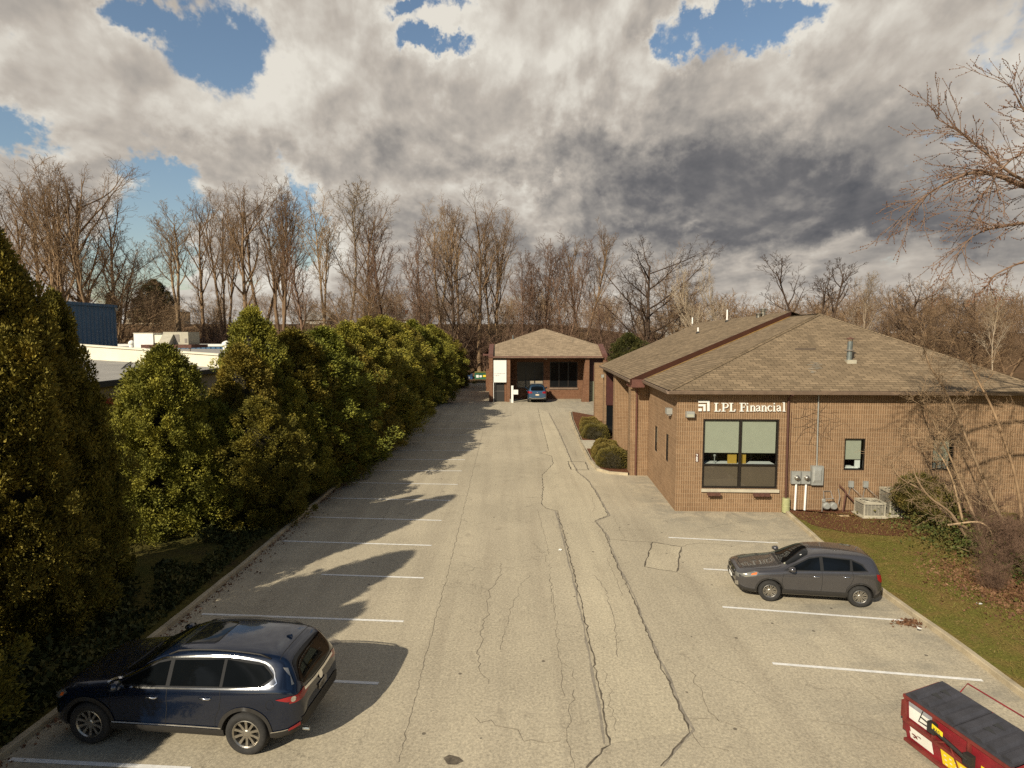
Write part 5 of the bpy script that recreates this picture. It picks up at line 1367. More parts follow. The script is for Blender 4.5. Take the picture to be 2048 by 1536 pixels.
    for sd in (1, -1):
        # side glazing
        if big:
            W1 = [(.92, be(.9)+.05), (.30, be(.3)+.05), (.02, be(0)+.05), (.02, tp(.02)-.15), (.25, tp(.25)-.135)]
            W2 = [(-.06, be(0)+.05), (-.98, be(-1)+.05), (-.98, tp(-1)-.155), (-.06, tp(-.06)-.15)]
            W3 = [(-1.04, be(-1)+.05), (-1.70, be(-1.7)+.055), (-1.92, be(-1.9)+.17), (-1.70, tp(-1.7)-.19), (-1.04, tp(-1)-.155)]
            outl = [(1.02, be(1)+.025), (-1.74, be(-1.7)+.03), (-1.97, be(-1.9)+.17), (-1.72, tp(-1.7)-.155), (-1.0, tp(-1)-.115), (0, tp(0)-.11), (.30, tp(.3)-.10), (.75, tp(.75)-.10)]
        elif kind == 'small':
            W1 = [(.80, be(.8)+.05), (.1, be(.1)+.05), (-.16, be(-.1)+.05), (-.16, tp(-.16)-.14), (.15, tp(.15)-.135)]
            W2 = [(-.26, be(-.2)+.05), (-1.02, be(-1)+.05), (-1.06, tp(-1)-.19), (-.26, tp(-.26)-.145)]
            W3 = [(-1.11, be(-1)+.05), (-1.50, be(-1.5)+.06), (-1.38, be(-1.4)+.20), (-1.12, tp(-1.1)-.20)]
            outl = [(.92, be(.9)+.025), (-1.56, be(-1.5)+.035), (-1.42, be(-1.4)+.23), (-1.1, tp(-1.1)-.155), (-.2, tp(-.2)-.115), (.12, tp(.1)-.105), (.6, tp(.6)-.10)]
        else:
            W1 = [(.85, be(.8)+.05), (-.02, be(0)+.05), (-.02, tp(0)-.15), (.2, tp(.2)-.14)]
            W2 = [(-.10, be(0)+.05), (-1.0, be(-1)+.05), (-1.0, tp(-1)-.16), (-.10, tp(-.1)-.15)]
            W3 = [(-1.06, be(-1)+.05), (-1.75, be(-1.7)+.06), (-1.62, tp(-1.6)-.2), (-1.06, tp(-1)-.16)]
            outl = [(.95, be(.9)+.025), (-1.82, be(-1.7)+.035), (-1.68, tp(-1.6)-.16), (-1.0, tp(-1)-.12), (0, tp(0)-.11), (.25, tp(.2)-.10)]
        c.panel('window_surround', outl, 'y', sd, gap, .004)
        for Wd in (W1, W2, W3): c.panel('side_window', Wd, 'y', sd, glass, .009)
        if big: c.line('chrome_trim', catmull(outl[1:-1]+[outl[-1], outl[0]], 4), 'y', sd, .022, M['chrome'], .014, root, closed=True)
        # doors: panel gaps
        if kind == 'small': doors = [[(.93, .95), (.98, .75), (.95, .36)], [(-.20, 1.08), (-.21, .7), (-.17, .34)], [(-1.08, 1.13), (-1.12, .95), (-1.05, .75), (-.93, .60), (-.90, .36)]]
        elif big: doors = [[(1.02, 1.08), (1.05, .8), (1.0, .40)], [(-.02, 1.14), (-.03, .8), (.03, .36)], [(-1.0, 1.2), (-1.03, 1.0), (-1.0, .82), (-.92, .66), (-.90, .38)]]
        else: doors = [[(.95, 1.0), (1.0, .8), (.95, .38)], [(-.06, 1.1), (-.06, .4)], [(-1.03, 1.15), (-1.05, .9), (-.92, .6), (-.90, .38)]]
        for dl in doors: c.line('panel_gap', dl, 'y', sd, .010, gap, .003)
        for x in ((-.75, .25) if big else (-.98, -.02)) if kind != 'small' else (-.92, -.03):
            z = be(x)-.13; h = c.surf(x, z, 'y', sd)
            if h: 
                y = h.y
                mb = MB().tube([(x+.11, y-sd*.01, z), (x+.08, y+sd*.035, z+.005), (x-.08, y+sd*.035, z+.005), (x-.11, y-sd*.01, z)], .016, 6)
                mb.build('door_handle', M['chrome'] if kind != 'mid' else paint, root, smooth=True)
        # lower cladding and arches
        zc = .20
        sill = [(xf-rw-.02, .30), (xr+rw+.02, .31), (xr+rw+.02, .45), (xf-rw-.02, .44)]
        c.panel('sill_cladding', sill, 'y', sd, pl_, .012)
        if big: c.line('sill_chrome', [(xf-rw-.06, .47), (xr+rw+.06, .48)], 'y', sd, .022, M['chrome'], .018, root)
        for x in (xf, xr):
            A0 = arc(x, rw, rw+.055, -6, 186, 22); A1 = arc(x, rw, rw+(.125 if kind != 'small' else .10), 186, -6, 22)
            c.panel('arch_cladding', A0+A1, 'y', sd, pl_, .012, step=.09)
        # mirror
        mx = .86 if big else (.74 if kind == 'small' else .80); h = c.surf(mx, be(mx)-.01, 'y', sd); y = (h.y if h else sd*hw)
        mb = MB(); 
        P = []
        for (dx, s_) in ((.0, .7), (.03, 1.0), (.12, .9), (.19, .45)):
            ring = [(mx-.10+dx, y+sd*(.14+.12*s_*math.cos(R(a))), be(mx)+.13+.085*s_*math.sin(R(a))) for a in range(0, 360, 45)]; P.append(ring)
        rows = [mb.pts(p) for p in P]
        for r0, r1 in zip(rows[:-1], rows[1:]):
            for k in range(8): mb.f.append((r0+k, r0+(k+1) % 8, r1+(k+1) % 8, r1+k))
        mb.f.append(tuple(rows[0]+k for k in range(8))); mb.f.append(tuple(rows[-1]+k for k in range(8)))
        mb.tube([(mx-.02, y-sd*.03, be(mx)+.02), (mx-.02, y+sd*.10, be(mx)+.08)], .03, 6)
        mb.build('wing_mirror', paint, root, smooth=True)
        for x in (xf, xr): make_wheel(root, x, sd*(hw-.125), rw, rw*(.62 if not big else .66), 10 if big else (8 if kind == 'small' else 5), sd, split=kind == 'small')
    # glass front and rear
    if big:
        ws = [(.98, 0), (.95, .45), (.86, .72), (.62, .70), (.30, .60), (.22, .40), (.18, 0)]
        rg = [(-2.19, 0), (-2.20, .42), (-2.23, .56), (-2.42, .66), (-2.50, .55), (-2.52, .3), (-2.525, 0)]
    elif kind == 'small':
        ws = [(.92, 0), (.88, .42), (.79, .66), (.55, .64), (.16, .54), (.09, .36), (.05, 0)]
        rg = [(-1.83, 0), (-1.84, .42), (-1.86, .48), (-2.01, .56), (-2.04, .3), (-2.045, 0)]
    else:
        ws = [(.98, 0), (.94, .45), (.84, .70), (.6, .68), (.22, .58), (.14, .38), (.10, 0)]
        rg = [(-2.05, 0), (-2.06, .44), (-2.09, .54), (-2.26, .64), (-2.30, .5), (-2.305, 0)]
    for nm, P in (('windscreen', ws), ('rear_window', rg)):
        PP = P+[(x, -y) for x, y in reversed(P[1:-1])]
        c.panel(nm, PP, 'z', 1, glass, .008)
    # bonnet gap, cowl
    bx0, bw = (2.25, .72) if big else (2.02, .66)
    cx = ws[0][0]+.04
    c.line('panel_gap', [(cx, -bw*.98), (cx+.3, -bw*1.05), (bx0-.35, -bw*1.0), (bx0-.08, -bw*.75), (bx0, -bw*.3), (bx0, bw*.3), (bx0-.08, bw*.75), (bx0-.35, bw), (cx+.3, bw*1.05), (cx, bw*.98)], 'z', 1, .010, gap, .003)
    c.panel('cowl', [(ws[0][0]+.07, -.5), (ws[0][0]+.01, -.5), (ws[0][0]+.01, .5), (ws[0][0]+.07, .5)], 'z', 1, pl_, .004)
    for s_ in (-1, 1): MB().tube([(cx-.02, s_*.42, tp(cx)+.03), (cx-.2, s_*.05+.02, tp(cx-.2)+.03)], .010, 4).build('wiper', M['ink'], root)
    xe = 2.43 if big else (2.20 if kind == 'small' else 2.28)
    # front face
    k = xe/2.2
    c.panel('grille', [(-.42, .58), (.42, .58), (.50, .72), (.44, .82), (-.44, .82), (-.50, .72)], 'x', 1, pl_, .010)
    c.panel('lower_intake', [(-.60, .34), (.60, .34), (.52, .50), (-.52, .50)], 'x', 1, pl_, .010)
    for (zz) in (.80, .70) if kind == 'small' else (.81,): c.line('grille_bar', [(-.44, zz), (.44, zz)], 'x', 1, .025, M['chrome'], .018, root)
    c.panel('emblem', arc(0, .72, .06, 0, 360, 12)[:-1], 'x', 1, M['chrome'], .022)
    b_ = MB().box(xe+.005, xe+.022, -.16, .16, .50, .60).build('number_plate', M['white'], root)
    for sd in (1, -1):
        hx = xe
        if kind == 'small':
            hl = [(hx-.07, .80), (hx-.42, .93), (hx-.52, .92), (hx-.44, .81), (hx-.20, .74)]
            hla = [(hx-.33, .82), (hx-.46, .86), (hx-.47, .91), (hx-.35, .87)]
        else:
            hl = [(hx-.08, .84), (hx-.46, .95), (hx-.56, .93), (hx-.40, .83), (hx-.16, .78)]; hla = [(hx-.36, .85), (hx-.46, .87), (hx-.48, .92), (hx-.38, .90)]
        h1 = c.panel('headlight', hl, 'y', sd, M['head'], .012); c.panel('indicator', hla, 'y', sd, M['amber'], .016, parent=h1)
        c.panel('headlight', [(sd*.48, .80), (sd*.70, .80), (sd*.74, .70), (sd*.52, .73)], 'x', 1, M['head'], .012)
        c.panel('fog_lamp', [(sd*.58, .52), (sd*.72, .58), (sd*.72, .44), (sd*.62, .42)], 'x', 1, M['chrome'], .014)
        # tail lamps
        if big:
            t1 = c.panel('tail_lamp', [(-2.06, 1.035), (-2.30, .985), (-2.52, .985), (-2.52, 1.065), (-2.34, 1.07)], 'y', sd, M['tail'], .014)
            c.panel('tail_lamp', [(sd*.42, 1.03), (sd*.60, 1.10), (sd*.86, 1.05), (sd*.88, .95), (sd*.66, .97)], 'x', -1, M['tail'], .014)
            c.panel('reversing_lamp', arc(-2.42, 1.02, .045, 0, 360, 10)[:-1], 'y', sd, M['chrome'], .019, parent=t1)
            c.panel('reflector', [(-2.30, .46), (-2.30, .50), (-2.52, .58), (-2.52, .52)], 'y', sd, M['tail'], .02)
            c.panel('bumper_cladding', [(xr-rw-.10, .26), (xr-rw-.10, .44), (-2.2, .47), (-2.57, .58), (-2.57, .34), (-2.2, .26)], 'y', sd, pl_, .010)
            c.line('bumper_chrome', [(xr-rw-.08, .445), (-2.2, .475), (-2.35, .50)], 'y', sd, .016, M['chrome'], .016, root)
            c.panel('pillar_spoiler', [(-2.10, tp(-2.1)-.16), (-2.28, 1.34), (-2.34, 1.22), (-2.38, 1.22), (-2.20, tp(-2.2)-.12)], 'y', sd, M['alloy'], .012)
        elif kind == 'small':
            c.panel('tail_lamp', [(-1.80, 1.08), (-1.84, .92), (-2.0, .82), (-2.12, .84), (-2.08, 1.04)], 'y', sd, M['tail'], .014)
            c.panel('bumper_cladding', [(xr-rw-.09, .25), (xr-rw-.09, .40), (-1.95, .46), (-2.13, .56), (-2.13, .34), (-1.9, .26)], 'y', sd, pl_, .010)
            c.panel('bumper_cladding', [(xf+rw+.09, .24), (xf+rw+.09, .36), (2.0, .40), (2.16, .48), (2.16, .36), (2.0, .25)], 'y', sd, pl_, .010)
        else:
            c.panel('tail_lamp', [(sd*.48, .93), (sd*.50, 1.07), (sd*.86, 1.12), (sd*.90, .95), (sd*.72, .90)], 'x', -1, M['tail'], .014)
            c.panel('tail_lamp', [(-2.10, .95), (-2.10, 1.10), (-2.36, 1.06), (-2.38, .93)], 'y', sd, M['tail'], .014)
        # roof rails
        if kind != 'small':
            y = sd*interp(sp['wr'], -.8)*.97; pts = []
            for x in [.1-i*.19 for i in range(11)]:
                h = c.surf(x, y, 'z', 1); pts.append((x, y, (h.z if h else 1.6)+(.045 if 0 < (-x+.1) < 1.88 else .0)))
            MB().tube(pts, .016, 5).build('roof_rail', M['chrome'] if kind != 'large' else pl_, root, smooth=True)
    if big:
        sr = [(-.02, -.42), (-.02, .42), (-.62, .42), (-.66, .36), (-.66, -.36), (-.62, -.42)]
        c.line('panel_gap', sr, 'z', 1, .02, gap, .004, closed=True); c.panel('sunroof', [(x*.97-.01, y*.93) for x, y in sr], 'z', 1, glass, .006)
        c.line('panel_gap', [(-2.0, -.62), (-1.99, .62)], 'z', 1, .012, gap, .003)
        c.line('tailgate_chrome', [(-.60, 1.06), (-.2, 1.035), (.2, 1.035), (.60, 1.06)], 'x', -1, .045, M['chrome'], .018, root)
        c.panel('emblem', arc(0, .98, .07, 0, 360, 14)[:-1], 'x', -1, M['chrome'], .020)
        c.panel('rear_bumper', [(-.72, .50), (.72, .50), (.76, .64), (.60, .70), (-.60, .70), (-.76, .64)], 'x', -1, pl_, .014)
        b_ = MB().box(-2.635, -2.615, -.16, .16, .78, .89).build('number_plate', M['alloy'], root)
        mb = MB(); word(mb, 'L0GT', -.12, .805, .05, lambda x, d, z: (-2.6355-d, -x, z)); mb.build('lettering', M['ink'], b_)
        mb = MB(); word(mb, 'C', 0, 0, .05, lambda x, d, z: (-2.60, -.50-x, .86+z)); 
        h = c.surf(-.8, .0, 'z', 1)
        mb = MB(); P = [(-1.78, -.02, tp(-1.78)+.0), (-1.9, 0, tp(-1.9)+.055), (-1.92, .0, tp(-1.92)+.0), (-1.78, .02, tp(-1.78)+.0)]
        mb.poly([P[0], P[1], P[2]]).poly([P[3], P[1], P[2]]).poly([P[0], P[1], P[3]]).build('antenna_fin', M['navy'], root)
        c.line('fuel_flap', arc(-1.93, .94, .085, 0, 360, 20)[:-1], 'y', 1, .008, gap, .003, closed=True)
        MB().tube([(-2.45, .55, .30), (-2.60, .56, .30)], .035, 8).build('exhaust', M['chrome'], root)
    elif kind == 'small':
        mb = MB(); mb.tube([(-1.45, 0, tp(-1.45)-.01), (-1.52, 0, tp(-1.52)+.07)], .012, 5).build('antenna_fin', paint, root)
        c.panel('windscreen_sticker', [(.30, .42), (.30, .46), (.35, .47), (.35, .43)], 'z', 1, M['white'], .012)
        c.panel('windscreen_sticker', [(.80, .50), (.82, .60), (.86, .60), (.85, .50)], 'z', 1, M['blind'], .012)
        c.line('panel_gap', [(-1.2, -.50), (-1.2, -.3)], 'z', 1, .03, gap, .004)
    else:
        c.panel('bumper_trim', [(-.70, .36), (.70, .36), (.78, .50), (-.78, .50)], 'x', -1, pl_, .012)
        c.line('bumper_chrome', [(-.75, .52), (-.5, .45), (.5, .45), (.75, .52)], 'x', -1, .045, M['chrome'], .02, root)
        c.panel('emblem', arc(0, 1.02, .07, 0, 360, 12)[:-1], 'x', -1, M['chrome'], .016)
        MB().box(-2.415, -2.40, -.17, .17, .72, .84).build('number_plate', mat('plate_cream', (.75, .60, .42), .6), root)
        for x in (-.1, -1.2): MB().tube([(x, -.60, tp(x)+.05), (x, .60, tp(x)+.05)], .02, 5).build('roof_bar', M['alloy'], root)
    fmap = {'large': (.45, .72, .38, .78), 'small': (.42, 1.36, .42, .66)}.get(kind)
    if fmap:      # overhang lengths: squeeze or stretch everything beyond the wheels
        seen = set()
        def walk(o):
            if o.type == 'MESH' and o.data.name not in seen:
                seen.add(o.data.name)
                for v in o.data.vertices:
                    if v.co.x > xf+fmap[0]: v.co.x = xf+fmap[0]+(v.co.x-xf-fmap[0])*fmap[1]
                    elif v.co.x < xr-fmap[2]: v.co.x = xr-fmap[2]+(v.co.x-xr+fmap[2])*fmap[3]
            for ch in o.children: walk(ch)
        walk(root)
    return root

# dark blue car: near wheels touch these two spots on the asphalt
def place_car(name, label, cat, pf, pr_, kind, sd, scw):
    """front and rear contact points of the near-side wheels -> pose"""
    wb = {'large': 2.93, 'small': 2.67}[kind]; hw = {'large': .985, 'small': .90}[kind]
    dx, dy = pf[0]-pr_[0], pf[1]-pr_[1]; d = math.hypot(dx, dy); sc = scw*d/wb; rz = math.atan2(dy, dx)
    mx, my = (pf[0]+pr_[0])/2, (pf[1]+pr_[1])/2
    nx, ny = -math.sin(rz), math.cos(rz)        # car's left
    off = (hw-.06)*sc*sd
    return build_suv(name, label, cat, (mx-nx*off, my-ny*off, 0.006), rz, sc, kind)
place_car('parked_car', 'dark blue three row SUV nosed under the hedge in the lower left', 'car', (-8.28, 11.10), (-5.07, 10.79), 'large', 1, 1.0)
place_car('parked_car', 'compact grey SUV parked tail to the right kerb', 'car', (7.78, 17.4), (10.27, 17.0), 'small', 1, 1.0)
p = G(1074.5, 806); build_suv('parked_car', 'blue SUV seen from behind at the end building porch', 'car', (p[0], p[1]+2.9, .006), R(90), 1.26, 'mid')
p = G(1069, 806); build_suv('parked_car', 'grey SUV in the shade ahead of the blue one', 'car', (p[0]-.45, p[1]+2.9+6.1, .006), R(90), 1.28, 'midgrey')
# ------------------------------------------------------------------ vegetation
class Tubes:
    """collects many tapered branch tubes into numpy arrays"""
    def __init__(s): s.V = []; s.F = []; s.n = 0; s.tips = []
    def add(s, P, Rr, k=3):
        P = np.asarray(P, float); Rr = np.asarray(Rr, float); m = len(P)
        D = np.empty_like(P); D[1:-1] = P[2:]-P[:-2]; D[0] = P[1]-P[0]; D[-1] = P[-1]-P[-2]
        D /= np.linalg.norm(D, axis=1, keepdims=True)+1e-9
        ref = np.array([.31, .17, .93]) if abs(D[0][2]) < .9 else np.array([1., 0, 0])
        A = np.cross(D, ref); A /= np.linalg.norm(A, axis=1, keepdims=True)+1e-9; B = np.cross(D, A)
        t = np.arange(k)*2*math.pi/k
        ring = P[:, None, :]+(A[:, None, :]*np.cos(t)[None, :, None]+B[:, None, :]*np.sin(t)[None, :, None])*Rr[:, None, None]
        s.V.append(ring.reshape(-1, 3))
        i = np.arange(m-1)[:, None]*k; j = np.arange(k)[None, :]
        a = s.n+i+j; b = s.n+i+(j+1) % k
        s.F.append(np.stack([a, b, b+k, a+k], -1).reshape(-1, 4)); s.n += m*k
    def arrays(s): return np.concatenate(s.V), np.concatenate(s.F)
def nrm(v): return v/(np.linalg.norm(v)+1e-9)
UPV = np.array([0, 0, 1.])
def rdir(r3): 
    v = np.array([r3.gauss(0, 1), r3.gauss(0, 1), r3.gauss(0, 1)]); return nrm(v)
def grow(T, p, d, length, r, lev, r3, o, maxlev, k):
    nseg = max(3, [10, 7, 5, 4, 3, 3][lev]); st = length/nseg; P = [p.copy()]; Rr = [r]; dirs = [d.copy()]
    for i in range(nseg):
        d = nrm(d+rdir(r3)*o['wob'][lev]+UPV*o['up'][lev]); p = p+d*st; P.append(p.copy()); dirs.append(d.copy())
        t = (i+1)/nseg; Rr.append(max(o['rmin'], r*(1-t*(1-o['tap']))))
    T.add(P, Rr, k[lev])
    if lev == maxlev: T.tips.append(P[-1]); return
    nc = o['kids'][lev]; nc = max(1, int(nc*r3.uniform(.75, 1.25)+.5)); t0 = o['start'][lev]; az = r3.uniform(0, 6.28)
    for c in range(nc):
        t = t0+(1-t0)*((c+r3.uniform(.1, .9))/nc); f = t*nseg; i = min(nseg-1, int(f)); q = P[i]+(P[i+1]-P[i])*(f-i); dd = dirs[i+1]
        az += 2.4+r3.uniform(-.5, .5); ang = R(o['ang'][lev]*r3.uniform(.7, 1.3))
        s1 = nrm(np.cross(dd, np.array([.3, .5, .8]) if abs(dd[2]) > .9 else UPV)); s2 = np.cross(dd, s1)
        nd = nrm(dd*math.cos(ang)+(s1*math.cos(az)+s2*math.sin(az))*math.sin(ang))
        L_ = length*o['len'][lev]*r3.uniform(.65, 1.15)*(1-(t-t0)*o['short'][lev])
        rr = max(o['rmin'], min(Rr[i]*.8, r*o['rat'][lev]*(1-.4*(t-t0))))
        grow(T, q, nd, L_, rr, lev+1, r3, o, maxlev, k)
K4 = [7, 5, 4, 3, 3, 3]
TALL = dict(wob=[.05, .13, .2, .28, .3], up=[.05, .13, .10, .06, .02], tap=.25, rmin=.014, kids=[14, 6, 5, 4], start=[.33, .2, .15, .1], ang=[37, 34, 38, 42], len=[.40, .5, .5, .5], short=[.55, .3, .3, .2], rat=[.40, .42, .42, .5])
NARROW = dict(TALL, start=[.38, .25, .15, .1], ang=[28, 32, 36, 40], len=[.36, .47, .5, .5], kids=[12, 7, 5, 4])
OAK = dict(wob=[.06, .12, .2, .28, .3], up=[.03, .06, .06, .05, .02], tap=.25, rmin=.015, kids=[18, 8, 6, 4], start=[.10, .15, .12, .1], ang=[56, 38, 40, 44], len=[.62, .46, .46, .5], short=[.45, .3, .3, .2], rat=[.42, .4, .4, .5])
SHRUBBY = dict(wob=[.10, .2, .25, .3, .3], up=[.04, .08, .05, .03, 0], tap=.25, rmin=.011, kids=[12, 8, 7, 4], start=[.12, .1, .1, .1], ang=[42, 42, 46, 48], len=[.5, .5, .5, .5], short=[.4, .3, .2, .2], rat=[.5, .5, .5, .6])
def tree_variant(seed, o, hgt, r, forks=1, lean=0.0, maxlev=4, vines=0, forkang=12, forkat=.0):
    r3 = random.Random(seed); T = Tubes(); base = np.array([0, 0, -.3])
    if forks == 1: grow(T, base, nrm(np.array([lean, 0, 1.])), hgt, r, 0, r3, o, maxlev, K4)
    else:
        p = base; d = nrm(np.array([lean, 0, 1.]))
        hb = hgt*forkat
        if hb > 0: T.add([base, base+d*hb*.5, base+d*hb], [r*1.25, r*1.1, r], 7); p = base+d*hb
        a0 = r3.uniform(0, 6)
        for i in range(forks):
            a = a0+i*2*math.pi/forks+r3.uniform(-.4, .4); an = R(forkang*r3.uniform(.6, 1.3))
            dd = nrm(np.array([math.cos(a)*math.sin(an)+lean, math.sin(a)*math.sin(an), math.cos(an)]))
            grow(T, p.copy(), dd, (hgt-hb)*r3.uniform(.85, 1.02), r*.72*r3.uniform(.8, 1.1), 0, r3, o, maxlev, K4)
    for i in range(vines):
        p = np.array([r3.gauss(0, 1.6), r3.gauss(0, 1.6), hgt*r3.uniform(.35, .95)]); P = [p.copy()]
        n = r3.randint(4, 9)
        for j in range(n): p = p+np.array([r3.gauss(0, .3), r3.gauss(0, .3), -hgt*.035*r3.uniform(.3, 1.6)]); P.append(p.copy())
        T.add(P, np.linspace(.03, .012, len(P)), 3)
        for q in P[1:]:
            for _ in range(3):
                e = q+rdir(r3)*r3.uniform(.4, 1.1); T.add([q, (q+e)/2+rdir(r3)*.1, e], [.015, .012, .01], 3)
    V, Q = T.arrays(); zmax = V[:, 2].max(); V = V/zmax     # unit height
    return V, Q
def mesh_np(name, V, Q, m):
    o = npobj(name, V, Q, m, smooth=True); me = o.data; bpy.data.objects.remove(o); return me
VAR = {}
LITE_OAK = dict(OAK, kids=[14, 7, 5, 4], rmin=.03); LITE_SHRUB = dict(SHRUBBY, kids=[7, 6, 4, 3], rmin=.022)
def variant(key, mname, *a, **k):
    V, Q = tree_variant(*a, **k); VAR[key] = (V, Q, mesh_np('trunk_and_branches', V, Q, M[mname]))
variant('tall_a', 'bark', 1, TALL, 28, .44); variant('tall_b', 'bark', 2, NARROW, 28, .44, forks=2, forkat=.12); variant('tall_c', 'bark', 3, NARROW, 28, .46, forks=3, forkang=8)
variant('tall_d', 'bark_tan', 4, TALL, 26, .40, forks=2, forkat=.3, forkang=14); variant('tall_e', 'bark_red', 5, NARROW, 24, .32)
variant('oak_a', 'bark_dark', 6, OAK, 20, .42); variant('oak_b', 'bark', 7, OAK, 22, .40, forks=3, forkat=.12, forkang=22)
variant('vine_a', 'bark_red', 8, NARROW, 22, .26, forks=2, forkat=.25, forkang=16, vines=150); variant('vine_b', 'bark_red', 9, TALL, 20, .24, vines=130)
variant('lean', 'bark_pale', 10, dict(TALL, up=[.02, .12, .10, .06, .02]), 20, .26, lean=-.55); variant('fork', 'bark_dark', 11, dict(NARROW, start=[.5, .3, .2, .1], ang=[34, 36, 36, 40], kids=[8, 5, 4, 3]), 18, .30, forks=3, forkat=.2, forkang=26)
variant('birch', 'bark_pale', 12, NARROW, 20, .17); variant('shrub_a', 'bark_red', 13, SHRUBBY, 8, .10, forks=6, forkang=26, maxlev=3); variant('shrub_b', 'bark_tan', 14, SHRUBBY, 9, .12, forks=4, forkang=20, maxlev=3)

for k_, sd_, o_, h_, r_, kw in (('lite_a', 51, LITE_OAK, 20, .35, dict(maxlev=3)), ('lite_b', 52, LITE_OAK, 20, .30, dict(maxlev=3, forks=3, forkat=.1, forkang=20)), ('lite_c', 53, dict(LITE_OAK, start=[.35, .2, .1, .1], ang=[38, 36, 40, 40]), 22, .3, dict(maxlev=3)),
    ('brush_a', 54, LITE_SHRUB, 8, .09, dict(maxlev=3, forks=5, forkang=28)), ('brush_b', 55, LITE_SHRUB, 9, .10, dict(maxlev=3, forks=4, forkang=20))):
    V, Q = tree_variant(sd_, o_, h_, r_, **kw); VAR[k_] = (V, Q, None)
def bare(px_, topy, Y, key, label, cat='tree', wsc=1.0, rz=None, mname=None, name='bare_tree', group='bare trees behind the lot'):
    a = AT(px_, topy, Y); zb = hill(a[0], Y)-.25; h = a[2]-zb
    r3 = random.Random(int(px_*7+topy)); rz = r3.uniform(0, 6.28) if rz is None else rz
    t = thing(name, label, cat, (a[0], Y, zb), rz, group); t.scale = (h*wsc*1.16, h*wsc*1.16, h)
    me = VAR[key][2]
    if mname: me = me.copy(); me.materials[0] = M[mname]
    o = bpy.data.objects.new('trunk_and_branches', me); COL.objects.link(o); o.parent = t
    return t
TREES = [
 (8, 330, 92, 'tall_b', 'bare tree cut by the left frame edge above the tallest arborvitae', 1.0),
 (62, 338, 96, 'tall_a', 'bare tree second from the left edge, its top below its right neighbour', 1.0),
 (104, 322, 90, 'tall_c', 'several stemmed bare tree just left of the tallest tree over the blue hall', 1.0),
 (146, 303, 94, 'tall_a', 'tallest bare tree of all, standing behind the blue hall', 1.15),
 (192, 348, 92, 'tall_b', 'bare tree rising right of the tallest one behind the blue hall', 1.0),
 (214, 420, 97, 'oak_b', 'wide bare tree at the right end of the blue hall with low right limb', .9),
 (262, 565, 128, 'oak_a', 'small umbrella shaped bare tree on the skyline in the left gap', 1.1),
 (345, 405, 112, 'tall_d', 'leftmost bare tree of the second clump, right of the open sky gap', 1.1),
 (395, 384, 116, 'tall_a', 'bare tree second from the left in the second clump', .9),
 (440, 372, 112, 'tall_c', 'many stemmed bare tree in the middle of the second clump', .8),
 (482, 347, 110, 'tall_a', 'tallest bare tree of the second clump, above the dark gap', .95),
 (515, 352, 114, 'tall_b', 'double stemmed bare tree right of the second clump top', .9),
 (553, 362, 110, 'tall_c', 'rightmost tall bare tree of the second clump', 1.0),
 (598, 478, 108, 'tall_e', 'slim bare tree alone before the bright cloud', 1.0),
 (642, 382, 110, 'tall_d', 'pale forked bare tree opening the third clump', .8),
 (686, 374, 113, 'birch', 'whitish bare tree, tallest of the third clump', 1.3),
 (735, 388, 111, 'tall_a', 'dark bare tree right of the whitish tree', .75),
 (768, 432, 108, 'tall_e', 'short bare tree closing the third clump', 1.1),
 (712, 500, 106, 'oak_b', 'low spreading bare tree behind the ranch house roof', .9),
 (832, 432, 106, 'vine_b', 'vine wrapped bare tree with a pointed top left of the central clump', 1.0),
 (878, 402, 112, 'tall_d', 'left tree of the central clump behind the hedge end', .9),
 (912, 400, 108, 'tall_b', 'bare tree inside the central clump left of its highest top', .8),
 (958, 390, 108, 'tall_a', 'highest bare tree of the central clump', .95),
 (985, 415, 112, 'tall_c', 'bare tree on the right of the central clump', .9),
 (905, 490, 104, 'oak_a', 'dense reddish bare tree low in the central clump', .8),
 (1050, 500, 104, 'vine_a', 'leftmost vine hung tree behind the end building roof', .9),
 (1090, 465, 106, 'vine_b', 'twisted vine hung tree right above the end building peak', 1.0),
 (1134, 482, 104, 'vine_a', 'leaning vine covered tree right of the roof peak', .9),
 (1166, 448, 108, 'tall_b', 'slender bare tree left of the big spreading tree', .95),
 (1205, 575, 100, 'vine_b', 'short tangled tree beside the spreading tree', 1.2),
 (1300, 478, 104, 'oak_a', 'big round crowned spreading tree above the rear roof', 1.12),
 (1362, 490, 110, 'oak_b', 'pale limbed tree right behind the big spreading tree', .75),
 (1440, 532, 96, 'lean', 'white barked tree leaning left behind the roof ridge', .62),
 (1486, 515, 99, 'lean', 'second leaning white barked tree nearer the grey cowls', .55),
 (1545, 590, 105, 'oak_b', 'low bare tree behind the ridge between cowls and forked tree', 1.1),
 (1641, 516, 92, 'fork', 'dark three stemmed bare tree over the roof peak', 1.25),
 (1718, 552, 88, 'birch', 'thin white stem right of the forked tree', 1.0),
 (1770, 575, 100, 'oak_b', 'first round tree of the right hand wood', 1.0),
 (1835, 556, 96, 'oak_a', 'domed bare tree with the highest crown of the right wood', .95),
 (1890, 562, 92, 'oak_b', 'broad bare tree right of the domed one', 1.0),
 (1955, 590, 86, 'oak_a', 'bare tree behind the near drooping limbs', 1.0),
 (2000, 590, 72, 'birch', 'white birch stem above the right end of the roof', .8),
 (2030, 545, 80, 'oak_b', 'tall bare tree at the right frame edge', 1.0)]
for (a, b, Y, key, lb, ws_) in TREES: bare(a, b-12, Y, key, lb, wsc=ws_, rz=(R(0) if key == 'lean' else None))
bare(302, 572, 126, 'oak_a', 'x')['label'] = 'low bare crown on the skyline beside the umbrella shaped tree'
